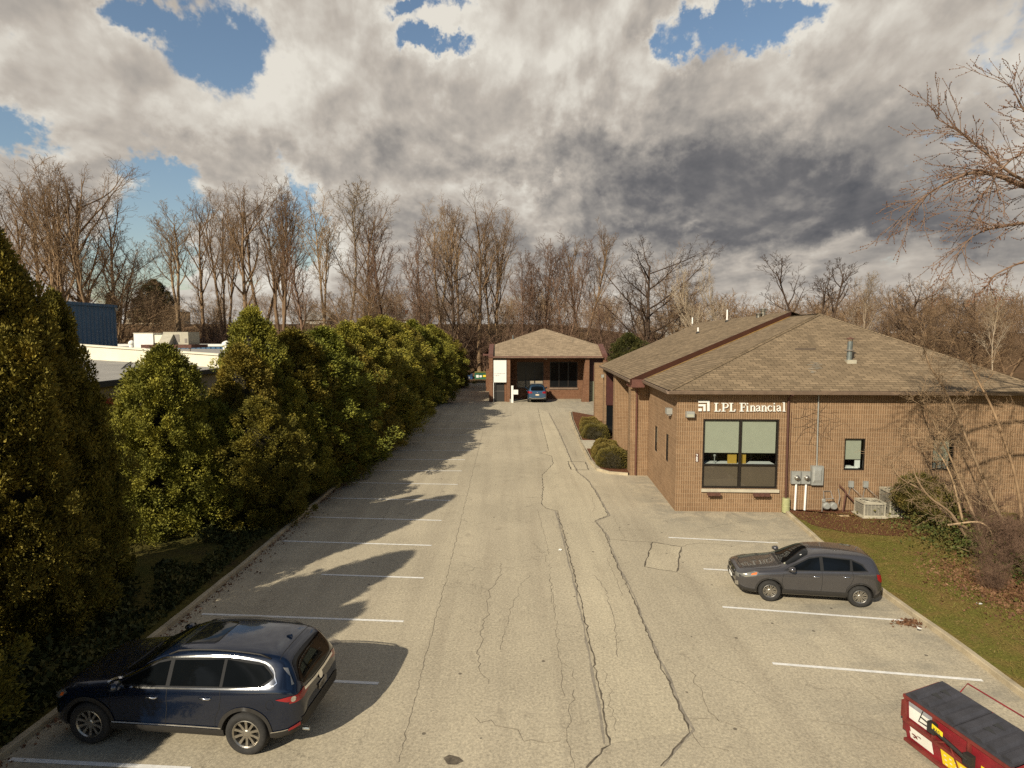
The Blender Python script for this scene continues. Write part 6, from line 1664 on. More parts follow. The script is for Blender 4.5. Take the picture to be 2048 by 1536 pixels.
# undergrowth and the far woods: uncountable, one object each
STAT = []
def stamp(name, label, spots, keys, m, scz=(1, 1)):
    r3 = random.Random(5); Vs, Qs, n = [], [], 0
    for (x, y, h, w) in spots:
        V, Q, _ = VAR[r3.choice(keys)]; a = r3.uniform(0, 6.28); c, s = math.cos(a), math.sin(a)
        W = V*h; X_ = (W[:, 0]*c-W[:, 1]*s)*w+x; Y_ = (W[:, 0]*s+W[:, 1]*c)*w+y; Z_ = W[:, 2]+hill(x, y)-.3
        Vs.append(np.stack([X_, Y_, Z_], 1)); Qs.append(Q+n); n += len(V)
    o = npobj(name, np.concatenate(Vs), np.concatenate(Qs), M[m], smooth=True); return tag(o, label, kind='stuff')
r3 = random.Random(21)
sp = []
for i in range(105):
    x = r3.uniform(-62, 42); y = r3.uniform(99, 113); y = y+8 if -13 < x < 0 else y; sp.append((x, y, r3.uniform(4, 9.5), r3.uniform(.8, 1.3)))
for i in range(26):
    x = r3.uniform(16, 60); y = r3.uniform(88, 108); sp.append((x, y, r3.uniform(5, 9), 1.1))
stamp('undergrowth', 'reddish brown brush along the foot of the trees', sp, ['brush_a', 'brush_b'], 'bark_red')
sp = []
for i in range(75):
    x = r3.uniform(-80, 45); y = r3.uniform(110, 140); sp.append((x, y, r3.uniform(5, 9), r3.uniform(.8, 1.3)))
stamp('hill_brush', 'tan brush covering the bank below the houses', sp, ['brush_b', 'brush_a'], 'bark_tan')
sp = []
for i in range(75):
    x = r3.uniform(-110, 75); y = r3.uniform(150, 220); sp.append((x, y, r3.uniform(8, 13), r3.uniform(.8, 1.2)))
stamp('far_woods', 'hazy grey brown woods on the hill crest', sp, ['lite_a', 'lite_b', 'lite_c'], 'bark')
sp = []
for i in range(60):
    x = r3.uniform(40, 150); y = r3.uniform(95, 190); sp.append((x, y, r3.uniform(13, 18)*(.8+.2*min(1, x/90)), r3.uniform(.8, 1.2)))
stamp('right_woods', 'dense brown woods behind the office roof on the right', sp, ['lite_a', 'lite_b', 'brush_a'], 'bark')

# ---- leafy crowns -----------------------------------------------------------
def leaf_cloud(C, N, size, seed, up=.5, flat=.45):
    """C (n,3) leaf centres, N (n,3) outward directions -> quads"""
    g = np.random.default_rng(seed); n = len(C)
    D = N+g.normal(0, .55, (n, 3)); D[:, 2] += up; D /= np.linalg.norm(D, axis=1, keepdims=True)+1e-9
    S = np.cross(D, g.normal(0, 1, (n, 3))); S /= np.linalg.norm(S, axis=1, keepdims=True)+1e-9
    l = size*g.uniform(.4, 1.7, (n, 1)); w = l*flat
    a = C-S*w*.5; b = C+D*l*.45-S*w*.9; c = C+D*l*1.1; d = C+D*l*.4+S*w*.9
    V = np.stack([a, b, c, d], 1).reshape(-1, 3); Q = np.arange(4*n).reshape(-1, 4)
    return V, Q
def arbor_mesh(seed, nclump, per, size, wide=.24, taper=1.35, clump_r=.03, spires=9):
    """unit-height evergreen crown: a main leader and side spires, all made of feathery clumps"""
    g = np.random.default_rng(seed); Cs, Ns = [], []
    sp = [(0, 0, 1.0, wide, .50)]
    for i in range(spires):
        a = i*2.4+g.uniform(-.5, .5); d = wide*g.uniform(.38, .72); sp.append((d*math.cos(a), d*math.sin(a), g.uniform(.42, .90)*(1-.35*(d/wide)**2), wide*g.uniform(.34, .55), .5/spires))
    for (ox, oy, top, wd, share) in sp:
        n = int(nclump*share*(1.0 if ox == 0 else 1.6))
        z = g.uniform(.01, 1, n)**.85; az = g.uniform(0, 2*math.pi, n)
        prof = np.clip((1-z**taper), 0, 1)**.72*np.clip((z*top+.05)/.16, 0, 1)**.4
        rr = wd*prof*(1+.16*np.sin(az*3+z*11+seed)+.12*np.sin(az*5-z*17+seed*2)+g.normal(0, .13, n)); dep = g.uniform(.45, 1.05, n)**.6
        Cs.append(np.stack([ox+rr*dep*np.cos(az)+.02*np.sin(z*9+seed), oy+rr*dep*np.sin(az), z*top], 1)); Ns.append(np.stack([np.cos(az), np.sin(az), np.full(n, .35)], 1))
    C = np.concatenate(Cs); N = np.concatenate(Ns); n = len(C)
    cr = clump_r*g.uniform(.5, 1.45, (n, 1, 1))
    off = g.normal(0, 1, (n, per, 3)); off /= np.linalg.norm(off, axis=2, keepdims=True)
    off *= g.uniform(.15, 1, (n, per, 1))**.5*cr*np.array([.9, .9, 1.35])
    P = (C[:, None, :]+off).reshape(-1, 3); ON = (off/np.maximum(cr, 1e-6)+N[:, None, :]*.6).reshape(-1, 3)
    return leaf_cloud(P, ON, size, seed+1, up=.6, flat=.30)
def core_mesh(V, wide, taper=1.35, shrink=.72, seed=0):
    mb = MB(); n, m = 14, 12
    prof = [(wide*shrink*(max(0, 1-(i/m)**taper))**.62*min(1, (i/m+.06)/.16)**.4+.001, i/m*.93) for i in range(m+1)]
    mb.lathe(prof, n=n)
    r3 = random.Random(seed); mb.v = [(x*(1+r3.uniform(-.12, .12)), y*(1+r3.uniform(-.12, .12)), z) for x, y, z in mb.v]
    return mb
M['core'] = mat('dark_core', (.028, .022, .008), .95, scale=20, amt=.5)  # solid dark core added inside crowns, its colour standing for inner shade
AV = []
specs = [(31, 950, 190, .0092, .235, 2.4, .027), (32, 1000, 190, .0092, .27, 3.2, .029), (33, 950, 190, .0092, .23, 2.2, .027), (34, 1000, 190, .0092, .29, 3.8, .031)]
for (sd, nc, per, sz, wd, tp_, cr) in specs:
    V, Q = arbor_mesh(sd, nc, per, sz, wd, tp_, clump_r=cr*1.05); me = mesh_np('crown', V, Q, M['arbor'])
    cm = core_mesh(V, wd, tp_, .46, sd); mb = MB(); mb.v = [(x*.05/.2, y*.05/.2, z) for x, y, z in cm.v]; mb.f = cm.f
    c_ = cm.build('dark_core', M['core']); ce = c_.data; bpy.data.objects.remove(c_)
    t_ = MB().tube([(0, 0, -.05), (0.003, 0, .5), (0, 0, .95)], [.014, .009, .003], 6).build('trunk', M['bark_dark']); te = t_.data; bpy.data.objects.remove(t_)
    AV.append((me, ce, te))
def arborv(x, y, h, w, v, label, big=False, bronze=False, core=True, group='arborvitae hedge', name='arborvitae', rz=None, z0=.15):
    r3 = random.Random(int(x*13+y*31)); t = thing(name, label, 'tree', (x, y, z0), r3.uniform(0, 6.28) if rz is None else rz, group)
    t.scale = (w, w, h)
    me, ce, te = AV[v]
    if bronze: me = bronze_mesh(v)
    for nm, m_ in (('crown', me), ('dark_core', ce), ('trunk', te)):
        if nm == 'dark_core' and not core: continue
        o = bpy.data.objects.new(nm, m_); COL.objects.link(o); o.parent = t
    return t
_bz = {}
def bronze_mesh(v):
    if v not in _bz: m_ = AV[v][0].copy(); m_.materials[0] = M['arbor_o']; _bz[v] = m_
    return _bz[v]
# two large near trees get finer leaves of their own
V, Q = arbor_mesh(41, 2200, 200, .0068, .21, 1.8, clump_r=.021, spires=13); big1 = mesh_np('crown', V, Q, M['arbor_o'])
V, Q = arbor_mesh(42, 1700, 190, .0080, .24, 2.0, clump_r=.024, spires=11); big2 = mesh_np('crown', V, Q, M['arbor_o'])
V, Q = arbor_mesh(43, 1500, 190, .0090, .26, 2.6, clump_r=.028, spires=8); big3 = mesh_np('crown', V, Q, M['arbor'])
AV += [(big1, AV[0][1], AV[0][2]), (big2, AV[1][1], AV[1][2]), (big3, AV[3][1], AV[1][2])]
def hx(px_, xx): return -xx*F/(px_-1024)*-1 if False else abs(xx)*F/(1024-px_)
HEDGE = [ # x, y, height, width scale, variant, label
 (-12.2, 6.3, 8.0, 9.0, 4, 'arborvitae just outside the lower left of the view, shading the nose of the blue SUV'),
 (-11.9, 10.0, 8.4, 9.6, 4, 'arborvitae filling the lower left corner behind the blue SUV'),
 (-13.2, 14.9, 10.6, 10.0, 4, 'tallest arborvitae with pointed top on the left edge'),
 (-13.2, 17.2, 8.9, 6.4, 5, 'second tall arborvitae, its rounded top before the blue hall'),
 (-13.9, 23.5, 7.3, 8.8, 6, 'short full arborvitae standing alone before the cream parapet'),
 (-12.6, 25.0, 5.0, 8.0, 6, 'low arborvitae between the short full one and the tall peaked one'),
 (-12.2, 26.9, 7.3, 9.0, 2, 'arborvitae in the shoulder left of the sharp peak'),
 (-12.5, 28.9, 9.0, 9.4, 0, 'sharp peaked arborvitae right of the cream parapet')]
for k, (x, y, h, w, v, lb) in enumerate(HEDGE): arborv(x, y, h, w, v, lb, bronze=(k in (6,)))
HP = [(578, 668), (612, 688), (640, 662), (668, 690), (690, 652), (716, 664), (738, 640), (760, 628), (782, 648), (802, 640), (820, 634), (836, 645), (850, 650), (862, 646), (874, 656), (885, 662), (893, 676)]
ORD = ['first','second','third','fourth','fifth','sixth','seventh','eighth','ninth','tenth','eleventh','twelfth','thirteenth','fourteenth','fifteenth','sixteenth','seventeenth','eighteenth','nineteenth']
for i, (px_, ty) in enumerate(HP):
    x = -11.55+(.2 if i % 2 else -.15); Y_ = abs(x)*F/(1024-px_); Y_ = min(Y_, 93-.5*(len(HP)-i))
    a = AT(px_, ty, Y_); lb = f'{ORD[i]} hedge tree beyond the sharp peaked arborvitae' if i < 16 else 'last small hedge tree before the far dumpsters'
    arborv(a[0], Y_, a[2]-.1-.6*(i > 6), 12.6+(i % 3)*1.2, i % 4, lb, bronze=(i % 3 == 0))
# fill along the kerb where the photographed row is closed
for i, y in enumerate((25.0, 28.6, 32.0, 36.3, 40.4, 46, 52, 59, 66)):
    arborv(-10.75, y, 5.1+.7*math.sin(i*2.1), 7.4, (i+1) % 4, f'{ORD[i]} low kerbside arborvitae counted from the sunlit grass patch', bronze=(i % 2 == 0), group='low kerbside arborvitae')

# clipped boxwood mounds by the side entrance
def mound(x, y, rx, ry, h, label, seed, group, m='box', n=9000, size=.05, name='clipped_shrub'):
    t = thing(name, label, 'shrub', (x, y, .1), 0, group); g = np.random.default_rng(seed)
    d = g.normal(0, 1, (n, 3)); d[:, 2] = np.abs(d[:, 2]); d /= np.linalg.norm(d, axis=1, keepdims=True)
    e = (np.abs(d)**2.6).sum(1)**(-1/2.6); bump = 1+.05*np.sin(d[:, 0]*7+seed)+.05*np.sin(d[:, 1]*9+seed*3)+.04*np.sin(d[:, 2]*11)+g.normal(0, .018, n)
    P = d*e[:, None]*bump[:, None]*np.array([rx, ry, h]); V, Q = leaf_cloud(P*g.uniform(.93, 1.0, (n, 1)), d, size, seed, up=.3, flat=.6)
    npobj('foliage', V, Q, M[m], t)
    mb = MB(); k = 16; rows = []
    for i in range(9):
        el = i/8*math.pi/2
        row = []
        for j in range(k):
            a = 2*math.pi*j/k; dd = np.array([math.cos(a)*math.cos(el), math.sin(a)*math.cos(el), math.sin(el)]); e_ = (np.abs(dd)**2.6).sum()**(-1/2.6)
            row.append(tuple(dd*e_*.93*np.array([rx, ry, h])))
        rows.append(mb.pts(row))
    for a, b in zip(rows[:-1], rows[1:]):
        for j in range(k): mb.f.append((a+j, a+(j+1) % k, b+(j+1) % k, b+j))
    mb.build('dark_core', M['core'], t, smooth=True); return t
mound(6.3, 36.2, 1.02, 1.25, 1.0, 'clipped shrub at the near corner of the planting bed', 1, 'clipped shrubs in the bed')
mound(6.1, 38.1, .80, 1.15, .92, 'clipped shrub in the middle of the nearer trio', 2, 'clipped shrubs in the bed')
mound(6.3, 39.9, .85, 1.0, .88, 'clipped shrub just before the entrance path', 3, 'clipped shrubs in the bed')
mound(6.55, 46.2, 1.05, 1.3, .98, 'clipped shrub just beyond the entrance path', 4, 'clipped shrubs in the bed')
mound(6.6, 48.6, .98, 1.35, .92, 'farther clipped shrub touching the one beyond the path', 5, 'clipped shrubs in the bed')
mound(6.75, 51.2, .85, 1.2, .85, 'farthest clipped shrub at the tip of the bed', 6, 'clipped shrubs in the bed')
# green cedar behind the rear roof, small conifers on the skyline
a = AT(1258, 672, 90); t = arborv(a[0], 90, a[2]+.2, 13.5, 1, 'single dark green conifer between the end building and the rear roof', name='conifer', group='distant conifers', z0=0)
for c in t.children:
    if c.name.startswith('crown'): c.data = c.data.copy(); c.data.materials[0] = M['ever']
for px_, ty, lb in ((308, 566, 'broad dark conifer on the skyline right of the open sky gap'), (222, 588, 'narrow dark conifer on the skyline above the blue hall corner')):
    Y_ = 132; a = AT(px_, ty, Y_); zb = hill(a[0], Y_); t = arborv(a[0], Y_, a[2]-zb+.5, (a[2]-zb)*(1.6 if px_ > 300 else .8), 1, lb, name='conifer', group='distant conifers', z0=zb)
    for c in t.children:
        if c.name.startswith('crown'): c.data = c.data.copy(); c.data.materials[0] = M['ever']
# low dark growth between hedge and kerb
g = np.random.default_rng(12); n_ = 60000
y = g.uniform(7, 60, n_)**1.0; x = -9.75-g.uniform(0, 1, n_)*2.2; hgt = (.10+.55*np.clip((-9.9-x)/1.6, 0, 1))*(.55+.45*np.sin(x*3.1+y*1.7)*np.sin(y*.9+x))
keep = ~((np.abs(y-20.6) < 1.0) & (x < -10.6)); x, y, hgt = x[keep], y[keep], hgt[keep]
P = np.column_stack([x, y, .14+np.abs(hgt)*g.uniform(.2, 1, len(x))])
V, Q = leaf_cloud(P, g.normal(0, 1, (len(x), 3)), .10, 4, up=.6, flat=.4); tag(npobj('low_growth', V, Q, M['ever']), 'low dark green growth between hedge and kerb', kind='stuff')
# evergreen shrub by the air conditioners
t = thing('evergreen_shrub', 'sprawling dark evergreen shrub beside the tall air conditioner', 'shrub', (17.35, 24.3, .14), sc=.74)
g = np.random.default_rng(77); Vs, Qs, n = [], [], 0
for (x, y, z, r_) in ((-.45, .7, 1.75, .75), (.15, .8, 1.9, .75), (.7, .7, 1.45, .65), (1.15, .5, 1.05, .6), (.0, -.1, .9, .65), (.3, -.5, .5, .65), (-.35, .35, 1.1, .65), (.75, -.1, .75, .6), (1.35, .8, .8, .55), (-.15, -.5, .45, .5), (-.85, .75, 1.35, .5)):
    nc = 120; d = g.normal(0, 1, (nc, 3)); d /= np.linalg.norm(d, axis=1, keepdims=True); C = np.array([x, y, z])+d*r_*g.uniform(.55, 1.2, (nc, 1)); C[:, 2] = np.maximum(C[:, 2], .05)
    off = g.normal(0, .085, (nc, 55, 3)); P = (C[:, None, :]+off).reshape(-1, 3); N = (d[:, None, :]+off*4).reshape(-1, 3)
    V, Q = leaf_cloud(P, N, .085, 5, up=.3, flat=.25); Vs.append(V); Qs.append(Q+n); n += len(V)
npobj('foliage', np.concatenate(Vs), np.concatenate(Qs), mat_leaf('olive_foliage', (.05, .05, .015), (.11, .095, .024), (.20, .15, .04), 2), t)
T = Tubes(); r3 = random.Random(9)
for i in range(22):
    e = np.array([r3.uniform(-.8, 1.4), r3.uniform(-.4, .9), r3.uniform(.8, 1.9)]); T.add([np.array([r3.uniform(-.1, .4), .1, 0]), e*.5+rdir(r3)*.15, e], [.035, .022, .008], 4)
V, Q = T.arrays(); npobj('stems', V, Q, M['bark_tan'], t)

# saplings leaning over the lawn, pale bark
def sapling(pts, r0, label, seed, twigs=18, m='bark_tan'):
    """pts: list of world points"""
    r3 = random.Random(seed); T = Tubes(); P = [np.array(p, float) for p in pts]
    C = np.array(catmull([tuple(p) for p in [P[0]]+P+[P[-1]]], 6, False))
    C = [np.array(c_) for c_ in catm_open(P, 6)]
    n = len(C); T.add(C, np.linspace(r0*1.3, r0*.3, n), 5)
    for i in range(twigs):
        k = int(n*(.25+.75*r3.random())) - 1; q = C[max(1, min(n-1, k))]; d = nrm(C[min(n-1, k)]-C[max(0, k-1)]+rdir(r3)*.7+UPV*.15)
        grow(T, q.copy(), d, r3.uniform(.5, 1.5), r0*.22, 2, r3, dict(SHRUBBY, rmin=.005), 4, K4)
    b = P[0]; t = thing('leaning_sapling', label, 'sapling', tuple(b), 0, 'bare saplings leaning over the lawn')
    V, Q = T.arrays(); npobj('stem', V-b, Q, M[m], t, smooth=True); return t
def catm_open(P, n):
    Q = [P[0]*2-P[1]]+P+[P[-1]*2-P[-2]]; out = []
    for i in range(1, len(Q)-2):
        for j in range(n):
            t = j/n; a, b, c, d = Q[i-1], Q[i], Q[i+1], Q[i+2]
            out.append(.5*((2*b)+(-a+c)*t+(2*a-5*b+4*c-d)*t*t+(-a+3*b-3*c+d)*t**3))
    out.append(P[-1]); return out
def sp_(L_): return [AT(x, y, Y) for x, y, Y in L_]
sapling(sp_([(2035, 1105, 21.6), (1990, 1010, 21.8), (1955, 930, 22), (1900, 800, 22.4), (1862, 735, 22.6), (1845, 690, 22.8)]), .055, 'longest pale sapling leaning up to the roof edge', 1, 26)
sapling(sp_([(1965, 1075, 22.2), (1935, 1000, 22.4), (1905, 925, 22.6), (1870, 850, 22.8), (1835, 780, 23)]), .045, 'pale sapling crossing the farthest front window', 2, 20)
sapling(sp_([(1940, 1060, 22.0), (1900, 1035, 21.9), (1850, 985, 22.0), (1800, 955, 22.0), (1780, 920, 22.1)]), .05, 'low pale sapling bending left over the evergreen shrub', 3, 10)
sapling(sp_([(1930, 1070, 21.6), (1900, 1025, 21.5), (1860, 995, 21.5), (1835, 960, 21.6), (1822, 925, 21.8)]), .045, 'second low sapling bending left beside the evergreen shrub', 4, 10)
sapling(sp_([(1925, 1040, 22.5), (1905, 960, 22.6), (1880, 910, 22.8), (1850, 880, 23)]), .035, 'short sapling behind the two low bending ones', 5, 12)
sapling(sp_([(1895, 1050, 21.4), (1960, 1045, 21.0), (1985, 1075, 20.8), (1960, 1105, 20.6), (1915, 1095, 20.5)]), .03, 'looping vine stem hanging over the lawn', 6, 4)
sapling(sp_([(2046, 1050, 20.5), (2030, 950, 20.7), (1990, 830, 21), (1955, 760, 21.2), (1925, 700, 21.4)]), .05, 'dark sapling at the frame edge reaching over the eave', 7, 24, 'bark')
# tangle of brush and dead leaves at the right edge
r3 = random.Random(31); Vs, Qs, n = [], [], 0
for i in range(18):
    px_, py_ = r3.uniform(1940, 2120), r3.uniform(1050, 1215); p = G(px_, py_)
    if px_ < 1960 and py_ > 1120: continue
    V, Q, _ = VAR[r3.choice(['shrub_a', 'shrub_b'])]; h = r3.uniform(.9, 2.3); a = r3.uniform(0, 6.28); c, s = math.cos(a), math.sin(a); W = V*h
    Vs.append(np.stack([(W[:, 0]*c-W[:, 1]*s)*1.1+p[0], (W[:, 0]*s+W[:, 1]*c)*1.1+p[1], W[:, 2]+.1], 1)); Qs.append(Q+n); n += len(V)
# thin the copied twigs so that they suit their smaller size
tag(npobj('brush_tangle', np.concatenate(Vs), np.concatenate(Qs), M['bark_red']), 'tangle of bare brush at the right edge of the lawn', kind='stuff')
g = np.random.default_rng(5)
def scatter(name, label, m, fn, n, size, zs, flat=.5, up=.1, kind='stuff'):
    P = fn(g, n); V, Q = leaf_cloud(np.column_stack([P[:, 0], P[:, 1], np.full(len(P), zs)+g.uniform(0, .03, len(P))]), g.normal(0, 1, (len(P), 3))*np.array([1, 1, .35]), size, 3, up=up, flat=flat)
    return tag(npobj(name, V, Q, M[m]), label, kind=kind)
def gp(cx, cy, sx, sy):
    def f(g, n):
        c = G(cx, cy); return np.column_stack([g.normal(c[0], sx, n), g.normal(c[1], sy, n)])
    return f
def right_of_kerb(g, n):
    y = g.uniform(9, 26, n); xk = np.interp(y, [p[1] for p in kR], [p[0] for p in kR])+.2; x = xk+g.uniform(0, 1, n)**.8*9; return np.column_stack([x, y])
scatter('grass', 'short patchy grass blades on the lawn', 'blade', lambda g, n: right_of_kerb(g, n), 60000, .055, .125, .12, 1.2)
scatter('fallen_leaves', 'red brown dead leaves under the brush', 'deadleaf', gp(2025, 1190, .9, 1.25), 8000, .06, .14)
def alongkerb(g, n):
    y = g.uniform(5, 60, n)**1.0; xk = np.interp(y, [p[1] for p in kL], [p[0] for p in kL]); x = xk+g.exponential(.16, n)+.01; m_ = g.uniform(0, 1, n) < .5; x = np.where(m_, xk-.2-g.exponential(.5, n), x); return np.column_stack([x, y])
scatter('kerb_litter', 'dead needles and leaves along the hedge kerb', 'deadleaf', alongkerb, 5000, .05, .012, up=0)
scatter('leaf_drift', 'small drift of orange leaves at the right kerb by the grey SUV', 'deadleaf', gp(1825, 1247, .25, .10), 260, .06, .012, up=0)
def mulchy(g, n):
    P = np.column_stack([g.uniform(12.5, 20, n), g.uniform(23, 26.4, n)]); return P
scatter('mulch_chips', 'loose bark chips on the mulch bed', 'deadleaf', mulchy, 900, .035, .15, up=0)
def ivyf(g, n):
    c = G(1985, 1110); return np.column_stack([g.normal(c[0], 1.0, n), g.normal(c[1], 1.6, n)])
P = ivyf(g, 9000); z = np.abs(g.normal(0, .35, 9000))+.12
V, Q = leaf_cloud(np.column_stack([P, z]), g.normal(0, 1, (9000, 3)), .07, 8, up=.2, flat=.6)
tag(npobj('ground_ivy', V, Q, M['ivy']), 'green ivy creeping through the brush', kind='stuff')
# litter on the lawn
for i, (x, y, w_, lb) in enumerate(((1978, 1108, .3, 'white scrap of plastic sheet in the dead leaves'), (1838, 1268, .08, 'white paper scrap on the lawn near the kerb'), (1120, 1101, .09, 'white paper scrap on the asphalt drive'), (1958, 1218, .10, 'pale scrap at the edge of the dead leaves'))):
    p = G(x, y); zz = .15 if x > 1500 else .005
    mb = MB(); r3 = random.Random(i+3); mb.poly([(p[0]+w_*math.cos(a)*r3.uniform(.5, 1), p[1]+w_*math.sin(a)*r3.uniform(.5, 1), zz+r3.uniform(.0, .04)) for a in (0, 1, 2, 3.2, 4.1, 5.2)])
    tag(mb.build('paper_scrap', M['white']), lb, 'litter')

# near maple whose budding limbs hang in from the right
MP = thing('budding_maple', 'budding maple whose drooping reddish limbs hang in from the upper right', 'tree', (21.5, 17.0, .1))
T = Tubes(); r3 = random.Random(17); base = np.array([21.5, 17.0, .1])
buds = []
def limb(pts, r0, r1, nt, tl, droop=.0):
    C = catm_open([np.array(p, float) for p in pts], 7); n = len(C); T.add(C, np.linspace(r0*.8, r1*.7, n), 6)
    for i in range(nt):
        k = int(n*(.12+.88*r3.random()))-1; k = max(1, min(n-1, k)); t_ = nrm(C[k]-C[k-1])
        d = nrm(t_*.9+rdir(r3)*.75+np.array([0, 0, -droop*r3.random()+.12])); q = C[k].copy(); L_ = tl*r3.uniform(.5, 1.3); P = [q.copy()]
        ns = 7
        for j in range(ns):
            d = nrm(d+rdir(r3)*.16+np.array([-.03, 0, -.05*droop])); q = q+d*L_/ns; P.append(q.copy())
            if r3.random() < .75:
                d2 = nrm(d+rdir(r3)*.8); e = q+d2*L_*r3.uniform(.15, .4); T.add([q, (q+e)/2+rdir(r3)*.02, e], [.008, .006, .005], 3)
                for u in (.35, .6, .8, 1): buds.append(q+(e-q)*u+rdir(r3)*.01)
            if j > 1: buds.append(q+rdir(r3)*.012)
        T.add(P, np.linspace(.012, .005, len(P)), 3)
T.add([base+np.array([0, 0, -.3]), base+np.array([-.2, .1, 4]), base+np.array([-.6, 0, 8.5]), base+np.array([-.2, 0, 13])], [.38, .32, .25, .12], 9)
def AL(L_): return [AT(x, y, Y) for x, y, Y in L_]
limb(AL([(2330, 470, 17), (2180, 395, 17), (2060, 375, 17), (2000, 352, 17), (1950, 345, 17), (1905, 360, 17), (1850, 392, 17), (1815, 425, 17)]), .13, .015, 46, 1.5, .5)
limb(AL([(2120, 400, 17), (2020, 345, 16.6), (1965, 300, 16.5), (1915, 262, 16.4), (1870, 235, 16.4)]), .06, .010, 34, 1.2, -.1)
limb(AL([(2200, 380, 17.4), (2100, 300, 17.2), (2045, 215, 17), (2020, 165, 17)]), .07, .010, 26, 1.2, -.1)
limb(AL([(2250, 450, 17), (2120, 440, 16.8), (2020, 450, 16.6), (1950, 470, 16.6), (1905, 520, 16.6)]), .08, .012, 30, 1.15, .5)
limb(AL([(2260, 520, 16.4), (2150, 510, 16.2), (2060, 520, 16), (1990, 550, 16), (1975, 575, 16)]), .07, .012, 20, 1.0, .4)
limb(AL([(2260, 300, 16.4), (2150, 280, 16.2), (2080, 290, 16), (2010, 330, 16), (1960, 400, 16)]), .06, .012, 34, 1.3, .2)
V, Q = T.arrays(); npobj('limbs', V-base, Q, mat_bark('bark_maple', (.15, .10, .07), (.28, .19, .13)), MP, smooth=True)
B = np.array(buds)-base; nb = len(B); g2 = np.random.default_rng(4); s = g2.uniform(.011, .024, (nb, 1))
off = np.array([[1,0,0],[-1,0,0],[0,1,0],[0,-1,0],[0,0,1],[0,0,-1]], float); V = (B[:, None, :]+off[None]*s[:, None, :]).reshape(-1, 3)
tri = np.array([[0,2,4],[2,1,4],[1,3,4],[3,0,4],[2,0,5],[1,2,5],[3,1,5],[0,3,5]]); Q = (tri[None]+np.arange(nb)[:, None, None]*6).reshape(-1, 3)
o = npobj('buds', V, Q, M['bud'], MP); o['kind'] = 'stuff'

print('STATS', {k: len(v[0]) for k, v in VAR.items()}, sum(len(o.data.vertices) for o in bpy.data.objects if o.type == 'MESH' and o.data.users == 1), sum(len(m.polygons) for m in bpy.data.meshes))
# ------------------------------------------------------------------ light, sky, camera
SV = Vector((.92, 1.32, -1.0)).normalized()              # direction the sunlight travels
elev = math.asin(-SV.z); azim = math.atan2(-SV.x, -SV.y)  # sun position azimuth from +Y towards +X
sun = bpy.data.lights.new('sun', 'SUN'); sun.energy = 5.0; sun.angle = R(.5); sun.color = (1.0, .91, .73)
so = bpy.data.objects.new('sun', sun); COL.objects.link(so); so.rotation_euler = SV.to_track_quat('-Z', 'Y').to_euler(); so.location = (-40, -60, 60)
W = bpy.data.worlds.new('World'); scene.world = W; W.use_nodes = True; W.cycles.sampling_method = 'MANUAL'; W.cycles.sample_map_resolution = 512
nt = NT(W.node_tree); bg = nt.n['Background']
sky = nt.node('ShaderNodeTexSky', sky_type='NISHITA'); sky.sun_disc = False; sky.sun_elevation = elev; sky.sun_rotation = azim
sky.altitude = 50; sky.air_density = 1.3; sky.dust_density = .6; sky.ozone_density = 1.5
d = nt.node('ShaderNodeTexCoord').outputs['Generated']
s = nt.node('ShaderNodeSeparateXYZ'); nt.l.new(d, s.inputs[0]); dx, dy, dz = s.outputs
# cloud deck seen in perspective: project the direction on a flat layer
zz = nt.math('ADD', nt.math('MAXIMUM', dz, 0.0), .10)
cb = nt.node('ShaderNodeCombineXYZ'); nt.l.new(nt.math('DIVIDE', dx, zz), cb.inputs[0]); nt.l.new(nt.math('DIVIDE', dy, zz), cb.inputs[1]); q = cb.outputs[0]
# heading / height coordinates for where the openings and the dark banks lie
ady = nt.math('MAXIMUM', dy, .05)
cx = nt.math('DIVIDE', dx, ady); cy = nt.math('DIVIDE', dz, ady)
wn = nt.noise(d, 6.5, 6, .66, out=1); ws = nt.node('ShaderNodeSeparateXYZ'); nt.l.new(wn, ws.inputs[0])
wx = nt.math('ADD', cx, nt.math('MULTIPLY', nt.math('SUBTRACT', ws.outputs[0], .5), .34))
wy = nt.math('ADD', cy, nt.math('MULTIPLY', nt.math('SUBTRACT', ws.outputs[1], .5), .28))
def blob(px_, py_, rx, ry, k, X_=wx, Y_=wy):
    r = ray(px_, py_); a, b = r[0]/r[1], r[2]/r[1]
    u = nt.math('DIVIDE', nt.math('SUBTRACT', X_, a), rx/F); v = nt.math('DIVIDE', nt.math('SUBTRACT', Y_, b), ry/F)
    e = nt.math('EXPONENT', nt.math('MULTIPLY', nt.math('ADD', nt.math('MULTIPLY', u, u), nt.math('MULTIPLY', v, v)), -1.0))
    return nt.math('MULTIPLY', e, k)
def total(L_): 
    t = L_[0]
    for x in L_[1:]: t = nt.math('ADD', t, x)
    return t
hole = total([blob(*b) for b in [(265, 10, 60, 40, .9), (440, 95, 75, 75, 1.1), (350, 30, 60, 30, .5), (0, 265, 85, 60, 1.35), (280, 450, 85, 95, 1.35), (320, 360, 60, 30, .5), (600, 430, 75, 60, 1.25), (250, 540, 100, 60, 1.3), (875, 105, 80, 32, 1.2), (850, 15, 90, 30, 1.1),
    (1335, 108, 55, 45, 1.1), (1430, 60, 50, 45, 1.0), (1540, 60, 85, 50, 1.1), (1620, 30, 50, 30, .5), (1100, 352, 45, 14, .5), (520, 590, 100, 40, .5), (1560, 575, 90, 18, .25), (1240, 100, 30, 30, .3), (10, 40, 40, 40, .4)]])
def vadd(v, o):
    n = nt.node('ShaderNodeVectorMath', operation='ADD'); nt.l.new(v, n.inputs[0]); n.inputs[1].default_value = o; return n.outputs[0]
